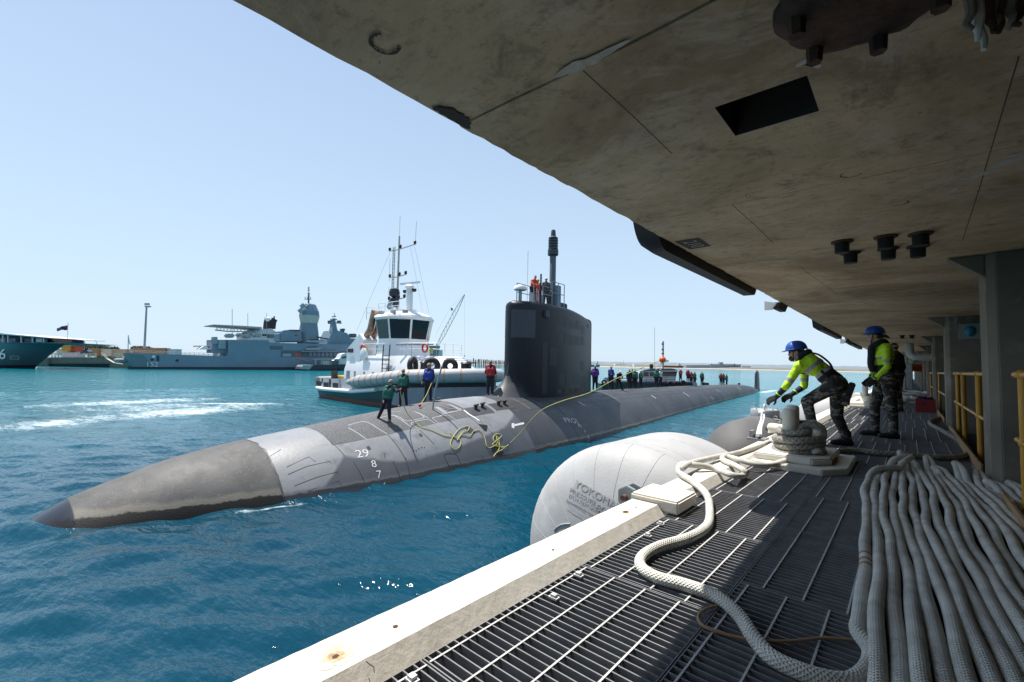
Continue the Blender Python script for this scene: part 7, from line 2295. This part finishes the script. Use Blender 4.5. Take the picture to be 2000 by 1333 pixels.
# dark life jacket collar, harness strap and pouch
sd = J['shR'] - J['shL']
MB().tube(smooth_path([J['chest'] + (-.1, -.1, -.1), J['neck'] + (-.06, -.1, -.04), J['neck'] + (.03, -.07, .055), J['neck'] + (.05, 0, .07), J['neck'] + (.03, .07, .055), J['neck'] + (-.06, .1, -.04), J['chest'] + (-.1, .1, -.1)], 5), 0.042, 10).build("life_jacket_collar", "navy_cloth", man, smooth=True)
for a in (-.03, .03): MB().tube(smooth_path([J['neck'] + (.05, a, .06), J['chest'] + (.06, a, .16), J['pel'] * .5 + J['chest'] * .5 + (.06, a * .5, .15), J['pel'] + (-.02, a, .16)], 5), 0.012, 6).build("harness_strap", "black_cloth", man, smooth=True)
wl_ = J['pel'] + axm * .09
MB().tube([wl_ + np.array([axm[2] * -.15 * math.cos(q), .16 * math.sin(q), axm[0] * .15 * math.cos(q)]) * np.array([1, 1, -1]) for q in np.linspace(0, 2 * math.pi, 28, endpoint=False)], 0.025, 8, closed=True).build("belt", "black_cloth", man, smooth=True)
P = z1(925, 680, YM - .12)
MB().obox(P, (.035, 0, -.012), (0, .03, 0), (.03, 0, .1)).build("holster", "black_cloth", man, smooth=True, bevel=.012)
MB().obox(z1(880, 770, YM - .1), (.05, 0, -.01), (0, .04, 0), (.015, 0, .09)).build("pouch", "camo", man, smooth=True, bevel=.02)
e1 = MB(); ellip(e1, J['head'] + np.array([-.06, -.0, -.085]), np.array([0, 1., 0]), np.array([-1., 0, 0]), UPV, (.05, .045, .045), 12, 8); e1.build("beard", "hair", man, smooth=True)

z2 = zoom(1660, 610, 4.935)
YW = 9.0
J = dict(head=z2(243, 232, YW), neck=z2(290, 300, YW), chest=z2(320, 420, YW), pel=z2(350, 610, YW),
         shL=z2(355, 345, YW - .17), shR=z2(265, 345, YW + .17), elL=z2(365, 530, YW - .2), haL=z2(240, 645, YW - .12), elR=z2(250, 520, YW + .2), haR=z2(200, 635, YW + .06),
         hipL=z2(365, 650, YW - .09), hipR=z2(310, 650, YW + .09), knL=z2(405, 910, YW - .1), knR=z2(240, 900, YW + .08))
J['anL'] = z2(425, 1160, YW - .1); J['anL'][2] = DECK + .1; J['toeL'] = J['anL'] + np.array([-.16, -.05, -.06])
J['anR'] = z2(245, 1130, YW + .05); J['anR'][2] = DECK + .1; J['toeR'] = J['anR'] + np.array([-.17, -.03, -.06])
axw = (J['neck'] - J['pel']); Lw = np.linalg.norm(axw); axw = axw / Lw; pelw = J['pel'].copy()


def wom_torso(c, iv, ir, ib, cur):
    t = (c - pelw) @ axw / Lw
    if t < .05: return cur
    if t < .33: return ib
    if .5 < t < .58: return ir
    return iv


wom = person("line handler with ponytail in blue hard hat and hi-vis shirt standing with clasped gloves", J, (-1, -.05, 0), ("hivis", "camo", "boot_black", "hair_brown"), (-0.35, YW, DECK), voxel=0.0125, s=0.97, helmet=True,
             hero=True, gloves=True, matfun=worker_mats(wom_torso, True), hair_tail=True, head_face=(-1, -.12, -.02),
             hand_dir={'L': ((-.65, .1, -.75), (-.1, .9, 0)), 'R': ((-.6, -.15, -.8), (-.1, -.9, 0))})
for sg in (-1, 1):
    MB().tube(smooth_path([J['neck'] + (.07, 0, .0), J['neck'] + (.03, sg * .085, .02), J['neck'] + (-.09, sg * .1, -.06), J['chest'] + (-.14, sg * .085, -.0), J['chest'] + (-.145, sg * .075, -.14), J['chest'] + (-.12, sg * .06, -.24)], 5), 0.046, 10).build("life_jacket_lobe", "navy_cloth", wom, smooth=True)
P0 = ony(1752, 790, 15.2)
Jp = world_pose(STAND, (P0[0], 15.2, DECK), R_(60), 1.0)
person("person in dark clothing half hidden behind the ponytailed line handler", Jp, (-math.sin(R_(60)), math.cos(R_(60)), 0), ("black_cloth", "camo", "boot_black", "hair"), (P0[0], 15.2, DECK), voxel=0.022, s=1.02)
# ================================================================== floating fenders
def float_fender(label, cx_, zc, R0, e, y0, y1, mat, seams=None):
    t = wempty("floating_fender", (cx_, (y0 + y1) / 2, 0), label, "fender", "floating fenders along the wharf")
    ys = np.concatenate([np.linspace(0, 1, 22) ** 1.6 * e, np.linspace(e, y1 - y0 - e, 16)[1:-1], (y1 - y0) - (np.linspace(1, 0, 22) ** 1.6 * e)])
    rad = R0 * np.sqrt(np.clip(1 - np.clip(np.maximum((e - ys) / e, (ys - (y1 - y0 - e)) / e), 0, 1) ** 2, 0.0004, 1))
    MB().lathe(list(zip(rad, ys)), (cx_, y0, zc), 72, axis=(0, 1, 0)).build("body", mat, t, smooth='all')

    def surf(y, ang, lift=0.0):
        yy_ = y - y0
        r_ = R0 * math.sqrt(max(0.0004, 1 - max(0, max((e - yy_) / e, (yy_ - (y1 - y0 - e)) / e)) ** 2)) + lift
        return np.array([cx_ + r_ * math.cos(ang), y, zc + r_ * math.sin(ang)])
    return t, surf


# white fender: fitted body, seams, printed panel
CW = (-2.95, 1.2, 1.71, 0.71, 5.22, 8.23)
wf, wsurf = float_fender("big pale grey floating fender with printed maker's panel beside the kerb", *CW, "fender_white")
for y in (5.95, 6.2, 6.9, 7.6):
    MB().tube([wsurf(y, a, -0.004) for a in np.linspace(0.2, 3.0, 50)], 0.008, 6).build("moulding_seam", "fender_seam", wf, smooth=True)
for a in np.linspace(0.75, 2.9, 9):
    MB().tube([wsurf(y, a, -0.003) for y in np.linspace(5.23, 5.95, 18)], 0.005, 5).build("moulding_seam", "fender_seam", wf, smooth=True)


def wf_hit(px, py):
    r = ray(px, py); r = r / np.linalg.norm(r); cx_, zc, R0, e, y0, y1 = CW
    tt = np.arange(4, 14, 0.004); P = CAM + tt[:, None] * r; yy_ = P[:, 1] - y0
    k = np.maximum(0, np.maximum((e - yy_) / e, (yy_ - (y1 - y0 - e)) / e))
    ok = (yy_ > 0) & (P[:, 1] < y1) & (np.hypot(P[:, 0] - cx_, P[:, 2] - zc) < R0 * np.sqrt(np.maximum(0, 1 - k * k)))
    return P[np.argmax(ok)] if ok.any() else None


def wf_lift(P, l):
    cx_, zc, R0, e, y0, y1 = CW
    v = np.array([(P[0] - cx_) / R0 ** 2, 0, (P[2] - zc) / R0 ** 2]); yy_ = P[1] - y0
    if yy_ < e: v[1] = -(e - yy_) / e ** 2
    return P + v / np.linalg.norm(v) * l


def wf_quad(c4, mat, name, n=12, lift=0.005):
    rows = []
    for i in range(n + 1):
        row = []
        for j in range(n + 1):
            s_, t_ = i / n, j / n
            p = (np.array(c4[0]) * (1 - s_) + np.array(c4[1]) * s_) * (1 - t_) + (np.array(c4[3]) * (1 - s_) + np.array(c4[2]) * s_) * t_
            q = wf_hit(*p); row.append(wf_lift(q, lift))
        rows.append(row)
    return MB().grid(rows).build(name, mat, wf, smooth='all')


pq = [(1127, 939), (1216, 988), (1186, 1022), (1107, 978)]
panel = wf_quad(pq, "fender_mark", "printed_panel")
wf_quad([(1112, 984), (1160, 1012), (1150, 1024), (1108, 997)], "fender_mark", "printed_panel_lower", 8)


def wf_text(s, px, py, hpx, ang, mat="fender_text"):
    V, F = text_geo(s, hpx, 0); c_, n_ = math.cos(ang), math.sin(ang); out = []
    for x, y in V:
        q = wf_hit(px + x * c_ + y * n_ * 0.55, py + x * n_ - y * c_)
        out.append(wf_lift(q if q is not None else wf_hit(px, py), 0.011))
    MB().add(out, F).build("panel_lettering", mat, panel)


AN = math.atan2(49, 89)
wf_text("YOKOHAMA", 1177, 974, 21, AN, "fender_text")
wf_text("PRESSURE", 1139, 971, 13.5, AN)
wf_text("ISO17357:2002", 1142, 984.5, 11, AN)
wf_text("PNEUMATIC FENDER", 1139, 996, 8, AN)
wf_text("80", 1174, 995, 22, AN)
MB().tube([wf_lift(wf_hit(*p), 0.004) for p in ((1083, 1037), (1088, 1031), (1096, 1026), (1106, 1024), (1114, 1024))], 0.014, 6).build("end_plate_rim", "fender_mark", wf, smooth=True)

df, dsurf = float_fender("dark grey rubber floating fender with a steel turret on top, second along the wharf", -3.6, 1.31, 1.2, 1.42, 13.29, 20.0, "fender_dark")
P = onx(1494, 816, -3.55)
tr = MB().lathe([(0.36, -0.1), (0.42, 0.02), (0.42, 0.24), (0.4, 0.27), (0.36, 0.28)], P, 20).build("turret", "box_grey", df, smooth=True)
MB().tube([P + (0.0, 0.1 * math.cos(q), 0.34 + 0.08 * math.sin(q)) for q in np.linspace(0, 2 * math.pi, 16, endpoint=False)], 0.03, 8, closed=True).build("lifting_eye", "galvanised_light", tr, smooth=True)
for q in np.linspace(0, 2 * math.pi, 9, endpoint=False): MB().cyl(P + (0.36 * math.cos(q), 0.36 * math.sin(q), 0.27), P + (0.36 * math.cos(q), 0.36 * math.sin(q), 0.33), 0.02, 8).build("stud", "galvanised_light", tr)
for k in range(10):
    f = k / 9; c = P + np.array([0.3, -0.2, 0.1]) * (1 - f) + (onx(1545, 826, -2.4) - P) * f + np.array([0, 0, -0.12 * math.sin(math.pi * f)])
    a = np.array([0.7, -0.5, 0]); b2 = np.array([0, 0, 1.0]) if k % 2 else np.array([0.5, 0.7, 0.0])
    MB().tube([c + a * 0.085 * math.cos(q) + b2 * 0.045 * math.sin(q) for q in np.linspace(0, 2 * math.pi, 12, endpoint=False)], 0.017, 6, closed=True).build("chain_link", "galvanised", tr, smooth=True)
t = wempty("fender_strap", onx(1484, 830, -2.6), "pale webbing straps tied from the dark fender's turret down to the kerb", "strap")
for k in range(2):
    pts = [onx(1488 + 4 * k, 803, -3.2), onx(1487 + 5 * k, 818, -2.9), onx(1482 + 5 * k, 835, -2.2), onx(1480 + 5 * k, 851, -1.5)]
    MB().tube(smooth_path(pts, 5), 0.022, 8).build("strap", "white_paint", t, smooth=True)
MB().sphere(onx(1488, 806, -3.15), (0.09, 0.12, 0.08)).build("knot", "white_paint", t, smooth=True)
float_fender("pale floating fender far along the wharf behind the bending worker", -2.75, 1.55, 1.45, 1.2, 24.5, 31.0, "fender_white")
t = wempty("strap_anchor", (-1.5, 9.0, DECK), "small grey steel bracket on the kerb edge below the fender straps", "bracket")
A_ = onz(1482, 860, KT)
MB().box(A_[0] - .12, A_[0] + .1, A_[1] - .1, A_[1] + .12, KT + .002, KT + .03).build("plate", "galvanised", t)
MB().box(A_[0] - .1, A_[0] - .06, A_[1] - .06, A_[1] + .08, KT + .03, KT + .12).build("lug", "galvanised", t)
A_ = onz(1507, 846, KT)
t = wempty("orange_marker", (A_[0], A_[1], KT), "small orange-topped marker post on the kerb behind the bollard", "marker")
MB().lathe([(0.05, 0.0), (0.045, 0.05)], (A_[0], A_[1], KT), 12).build("stem", "cream_paint", t, smooth=True)
MB().lathe([(0.05, 0.05), (0.05, 0.09), (0.02, 0.12)], (A_[0], A_[1], KT), 12).build("cap", "signal_orange", t, smooth=True)

# ================================================================== bollards
BX, BY = -0.93, 5.72


def bollard(x, y, label, plinth=True):
    t = wempty("mooring_bollard", (x, y, DECK), label, "bollard", "mooring bollards along the wharf")
    zb = DECK + 0.13
    if plinth:
        MB().prism([(-1.25, y - 0.55, DECK + 0.002), (x + 0.3, y - 0.55, DECK + 0.002), (x + 0.48, y - 0.3, DECK + 0.002), (x + 0.48, y + 0.62, DECK + 0.002), (-1.25, y + 0.62, DECK + 0.002)], (0, 0, 0.06)).build("base_slab", "concrete_kerb", t, smooth=True, bevel=0.01)
        MB().prism([(-1.25, y - 0.42, DECK + 0.062), (x + 0.2, y - 0.42, DECK + 0.062), (x + 0.34, y - 0.24, DECK + 0.062), (x + 0.34, y + 0.5, DECK + 0.062), (-1.25, y + 0.5, DECK + 0.062)], (0, 0, 0.068)).build("plinth", "concrete_kerb", t, smooth=True, bevel=0.014)
        MB().box(x + 0.345, x + 0.36, y - 0.2, y + 0.1, DECK + 0.064, DECK + 0.1).build("rust_edge", "rust", t)
    MB().lathe([(0.2, 0), (0.2, 0.02), (0.165, 0.035), (0.16, 0.17), (0.15, 0.19), (0.1, 0.2)], (x, y, zb), 28).build("drum", "cream_paint", t, smooth=True)
    for (dx, dy, h, r) in ((-0.045, -0.05, 0.45, 0.07), (-0.06, 0.2, 0.47, 0.068)):
        MB().lathe([(r, 0.15), (r, h - 0.02), (r - 0.012, h), (r * 0.5, h + 0.006)], (x + dx, y + dy, zb), 22).build("post", "cream_paint", t, smooth=True)
    MB().lathe([(0.02, -0.02), (0.045, 0.0), (0.05, 0.02), (0.05, 0.52), (0.045, 0.54), (0.02, 0.56)], (x - 0.28, y + 0.16, zb + 0.21), 18, axis=(0.93, -0.37, 0.0)).build("cross_horn", "cream_paint", t, smooth=True)
    return t


bollard(BX, BY, "cream double-post bollard wound with grey rope beside the bending worker")
bollard(-0.88, 16.2, "second cream bollard farther along, behind the ponytailed worker's hands")
bollard(-0.88, 27.5, "third cream bollard far along the wharf edge")

# ================================================================== ropes on the deck
RR = 0.0272
# flaked white hawser: one rope laid in long parallel bights
random.seed(4)
path = []
NS = 20


def strand_x(i, y):
    f = np.clip((y - 1.0) / 4.6, -0.4, 1.15)
    return (-0.115 + 0.0562 * i) * (1 - f) + (-0.285 + 0.0515 * i) * f


wob = [[random.uniform(0, 6.28) for _ in range(4)] for _ in range(NS)]


def strand_p(i, y):
    a, b2, c2, d2 = wob[i]
    env = 0.35 + 0.65 * min(1, max(0, (y - 1.6) / 2.5))
    x = strand_x(i, y) + env * (0.012 * math.sin(2.3 * y + 0.35 * i) + 0.007 * math.sin(4.7 * y + a) + 0.004 * math.sin(9 * y + b2)) + 0.016 * math.sin(1.1 * y + 0.2 * i) * env
    z = DECK + RR + 0.003 + 0.004 * (1 + math.sin(3.3 * y + c2)) + 0.006 * (1 + math.sin(1.3 * y + d2))
    return np.array([x, y, z])


ends = [5.35, 5.5, 5.75, 5.7, 5.95, 6.0, 6.05, 6.0, 5.9, 5.95, 5.8, 5.85, 5.7, 5.65, 5.5, 5.5, 5.3, 5.3, 5.2, 5.2]
ys = np.linspace(2.15, ends[0], 30)
path += [strand_p(0, y) for y in ys]
for i in range(1, NS):
    y_prev = ends[i - 1]
    if i % 2 == 1:      # far hairpin from strand i-1 to strand i
        A, B = path[-1], strand_p(i, ends[i])
        lift = random.uniform(0.05, 0.14); ov = random.uniform(0.15, 0.5)
        side = random.uniform(-0.12, 0.16)
        path += [A + (side * 0.3, ov * 0.5, lift * 0.8), (A + B) / 2 + (side, ov, lift), B + (side * 0.4, ov * 0.45, lift * 0.7)]
        path += [strand_p(i, y) for y in np.linspace(ends[i], 0.75, 36)]
    else:
        A, B = path[-1], strand_p(i, 0.75)
        path += [A + (0.0, -0.12, 0.0), (A + B) / 2 + (0, -0.2, 0.01), B + (0, -0.12, 0)]
        path += [strand_p(i, y) for y in np.linspace(0.75, ends[i], 36)]
# loose run from the near end of the first strand over the grating to the bollard
K1 = KT + RR + 0.004; D1 = DECK + RR + 0.004
loose = [(-0.117, 2.05, D1), (-0.118, 1.92, D1), (-0.16, 1.8, D1), (-0.255, 1.755, D1), (-0.36, 1.765, D1), (-0.44, 1.85, D1), (-0.52, 1.97, D1), (-0.63, 2.06, D1), (-0.76, 2.07, D1), (-0.89, 2.05, D1), (-0.99, 2.1, D1),
         (-1.04, 2.22, D1), (-1.03, 2.41, D1), (-0.96, 2.65, D1), (-0.95, 2.94, D1), (-1.06, 3.32, D1 + 0.0), (-1.16, 3.56, D1 + 0.02)]
loose = [np.array(p) for p in loose]
for (px, py, dz) in ((1352, 940, 0), (1327, 924, 0), (1330, 908, 0.01), (1352, 908, 0.03), (1395, 915, 0), (1432, 929, 0), (1452, 929, -0.06), (1455, 921, -0.02), (1430, 907, 0), (1411, 898, 0), (1418, 892, 0), (1445, 899, 0), (1480, 908, -0.02), (1510, 907, -0.03), (1545, 897, 0.0), (1575, 889, 0.03)):
    loose.append(onz(px, py, K1 + dz))
for q in np.linspace(0.0, 3.2, 8):
    loose.append(np.array([BX + 0.245 * math.cos(-0.6 + q), BY + 0.245 * math.sin(-0.6 + q), DECK + 0.13 + 0.045]))
full = path[::-1] + loose
rope = wempty("flaked_hawser", (0.2, 3.5, DECK), "thick white hawser flaked in long bights with its tail led to the bollard", "rope")
MB().tube(smooth_path(full, 4), RR, 14, uv=True).build("rope_body", "rope_white", rope, smooth='all')
second = [onz(px, py, K1 + dz) for (px, py, dz) in ((1333, 915, 0.05), (1350, 905, 0.035), (1400, 893, 0.01), (1440, 885, 0), (1480, 872, 0.0), (1505, 862, 0.01))] + [np.array([BX - 0.2, BY + 0.12, DECK + 0.2]), np.array([BX - 0.05, BY + 0.3, DECK + 0.22]), np.array([BX + 0.15, BY + 0.28, DECK + 0.22])]
MB().tube(smooth_path(second, 6), RR * 0.95, 14, uv=True).build("rope_bight", "rope_white", rope, smooth='all')
# brown whipping bands round the first strand
for y in (2.86, 2.93, 3.02):
    p0, p1 = strand_p(0, y), strand_p(0, y + 0.028); MB().tube([p0, p1], RR + 0.0015, 14, caps=False).build("whipping_band", "toe_board", rope, smooth=True)

# grey rope: turns on the bollard then away along the walkway
g = []
for k in range(64):
    q = k / 63 * 4 * 2 * math.pi; ex_ = 0.05 * math.sin(q * 0.5)
    r0 = 0.155 + 0.055 * (k > 24)
    g.append(np.array([BX + 0.01 + (r0 + 0.02 * math.sin(q * 0.7)) * math.cos(q), BY + 0.05 + (r0 + 0.06) * math.sin(q), DECK + 0.4 - 0.05 * q / 6.28 * 1.35 + 0.035 * math.sin(q + 1.0)]))
g2 = [np.array([BX + 0.24, BY - 0.12, DECK + 0.17])]
for (px, py) in ((1620, 886), (1660, 880), (1720, 886), (1780, 890), (1840, 894), (1875, 893), (1893, 886), (1890, 874), (1872, 860), (1855, 850), (1838, 840), (1822, 832), (1816, 825), (1822, 820), (1838, 816), (1842, 808)):
    g2.append(onz(px, py, DECK + 0.038))
gr = wempty("grey_mooring_rope", (BX, BY, DECK), "old grey rope wound on the bollard and trailing across the walkway", "rope")
MB().tube(smooth_path(g + g2, 4), 0.035, 12, uv=True).build("rope_body", "rope_grey", gr, smooth='all')
fig = []
for k in range(40):
    q = k / 39 * 2.2 * 2 * math.pi
    fig.append(np.array([BX + 0.16 + 0.085 * math.cos(q) + 0.03 * math.sin(q / 2), BY + 0.0 + 0.05 * math.sin(q * 0.5), DECK + 0.335 + 0.09 * math.sin(q)]))
MB().tube(smooth_path(fig, 3), 0.036, 12, uv=True).build("horn_turns", "rope_grey", gr, smooth='all')
# thin brown cord
cord = [onz(px, py, DECK + 0.012) for px, py in ((1423, 1180), (1385, 1187), (1364, 1203), (1372, 1222), (1410, 1237), (1470, 1250), (1540, 1253), (1600, 1247), (1640, 1248), (1685, 1252))]
t = wempty("brown_cord", cord[0], "thin brown cord lying under the white hawser on the grating", "cord")
MB().tube(smooth_path(cord, 6), 0.006, 7).build("cord_body", "toe_board", t, smooth=True)

# red crate with purple straps
t = wempty("red_crate", (0.3, 15.75, DECK), "open red plastic crate beside the walkway columns", "crate")
x0, x1, y0, y1, zt = 0.12, 0.5, 15.5, 15.95, DECK + 0.33
MB().box(x0, x1, y0, y1, DECK + 0.004, DECK + 0.02).build("bottom", "crate_red", t)
for q in ((x0, x1, y0, y0 + 0.015), (x0, x1, y1 - 0.015, y1), (x0, x0 + 0.015, y0 + 0.015, y1 - 0.015), (x1 - 0.015, x1, y0 + 0.015, y1 - 0.015)): MB().box(*q, DECK + 0.02, zt).build("side", "crate_red", t)
for z in (0.1, 0.22): MB().box(x0 - 0.006, x1 + 0.006, y0 - 0.012, y0 - 0.001, DECK + z, DECK + z + 0.03).build("rib", "crate_red", t)
t = wempty("purple_straps", (0.32, 15.7, zt - 0.1), "bundle of purple lifting slings spilling over the red crate", "slings")
for k in range(9):
    a = random.uniform(0, 6.28); c = np.array([random.uniform(0.18, 0.44), random.uniform(15.52, 15.9), zt])
    MB().tube(smooth_path([c + (0.07 * math.cos(a), 0.07 * math.sin(a), -0.12), c + (0.05, 0, 0.03), c + (-0.05 * math.cos(a), -0.06, 0.0), c + (-0.03, -0.14 if k < 4 else 0.05, -0.12)], 4), 0.022, 7).build("sling", "bag_purple", t, smooth=True)
# heaps of rope farther along
for k, (cx_, cy_, rr0, m_, lab) in enumerate(((-0.2, 19.5, 0.6, "rope_white", "loose heap of pale rope on the walkway beyond the red crate"), (0.05, 25.0, 0.7, "rope_white", "large tangle of pale rope farther down the walkway"), (-0.5, 31.0, 0.5, "rope_grey", "grey heap of rope far down the walkway"))):
    t = wempty("rope_heap", (cx_, cy_, DECK), lab, "rope"); pts = []
    for j in range(46):
        a = j * 0.8 + random.gauss(0, 0.2); r0 = rr0 * random.uniform(0.45, 1.0)
        pts.append((cx_ + r0 * math.cos(a), cy_ + 1.6 * r0 * math.sin(a), DECK + 0.045 + random.uniform(0, 0.16)))
    MB().tube(smooth_path(pts, 4), 0.042, 8, uv=True).build("rope_body", m_, t, smooth='all')

# ================================================================== yellow heaving line, thrown with its orange float
hv = wempty("heaving_line", JT['haL'], "yellow heaving line running from the leaning sailor over the hull towards the wharf", "rope")
pts = []
hd_ = (JT['haL'] - CAM) @ _fw
def onhull(x, y, lift=0.03):
    u, v = hull_hit(Z6[0] + x / 6.25, Z6[1] + y / 6.25); return sub_pt(u, v, lift)[0]
e0 = onhull(830, 812)
de = (e0 - CAM) @ _fw
pts = [JT['haL'] + (0, 0, 0.02)]
for f, (x, y) in ((0.25, (655, 500)), (0.5, (695, 620)), (0.75, (745, 705))): pts.append(at_depth(Z6[0] + x / 6.25, Z6[1] + y / 6.25, hd_ + (de - hd_) * f))
for (x, y) in ((830, 812), (900, 860), (1000, 890), (1150, 945), (1250, 962), (1320, 980), (1370, 1030), (1350, 1095), (1290, 1125), (1250, 1090), (1250, 1020), (1300, 940), (1360, 870), (1440, 838), (1472, 845), (1460, 890), (1400, 920), (1340, 985),
               (1330, 1010), (1370, 960), (1410, 945), (1480, 965), (1530, 905), (1590, 885), (1640, 930), (1665, 1000), (1685, 1075), (1718, 1105), (1770, 1080), (1810, 1060), (1770, 1020), (1770, 970), (1820, 935), (1868, 955), (1840, 985), (1780, 1040),
               (1760, 1070), (1850, 1085), (1910, 1095), (1860, 1130), (1800, 1170), (1770, 1215), (1800, 1180), (1840, 1110), (1830, 1000), (1805, 960), (1825, 1060), (1870, 1110), (1930, 1090), (1985, 1030)):
    pts.append(onhull(x, y, 0.03))
hl = at_depth(1020, 842, (onhull(1985, 1030) - CAM) @ _fw - 0.4)
pts.append(hl)
d0 = (hl - CAM) @ _fw
air = ((1040, 818), (1062, 799), (1100, 783), (1150, 768), (1200, 742), (1250, 720), (1290, 704))
for k, (x, y) in enumerate(air): pts.append(at_depth(x, y, d0 + (10.5 - d0) * ((k + 1) / len(air)) ** 0.9))
sp_ = smooth_path(pts, 5)
MB().tube(sp_, [max(0.0075, 0.0135 * min(1.6, ((p - CAM) @ _fw) / 16)) for p in sp_], 6).build("line", "rope_yellow", hv, smooth=True)
Bp = at_depth(1294, 703, 10.5)
fl_ = MB().sphere(Bp, (0.078, 0.078, 0.076), 20, 14).build("float", "signal_orange", hv, smooth=True)
MB().tube([Bp + (0.0, 0, 0.07), Bp + (0.02, 0.0, 0.1)], 0.02, 8).build("float_neck", "signal_orange", fl_, smooth=True)
MB().sphere(at_depth(1252, 720.5, 11.6), (0.016, 0.016, 0.02), 10, 8).build("line_knot", "rope_yellow", hv, smooth=True)

for o in bpy.data.objects:
    if "_world" in o.keys(): del o["_world"]
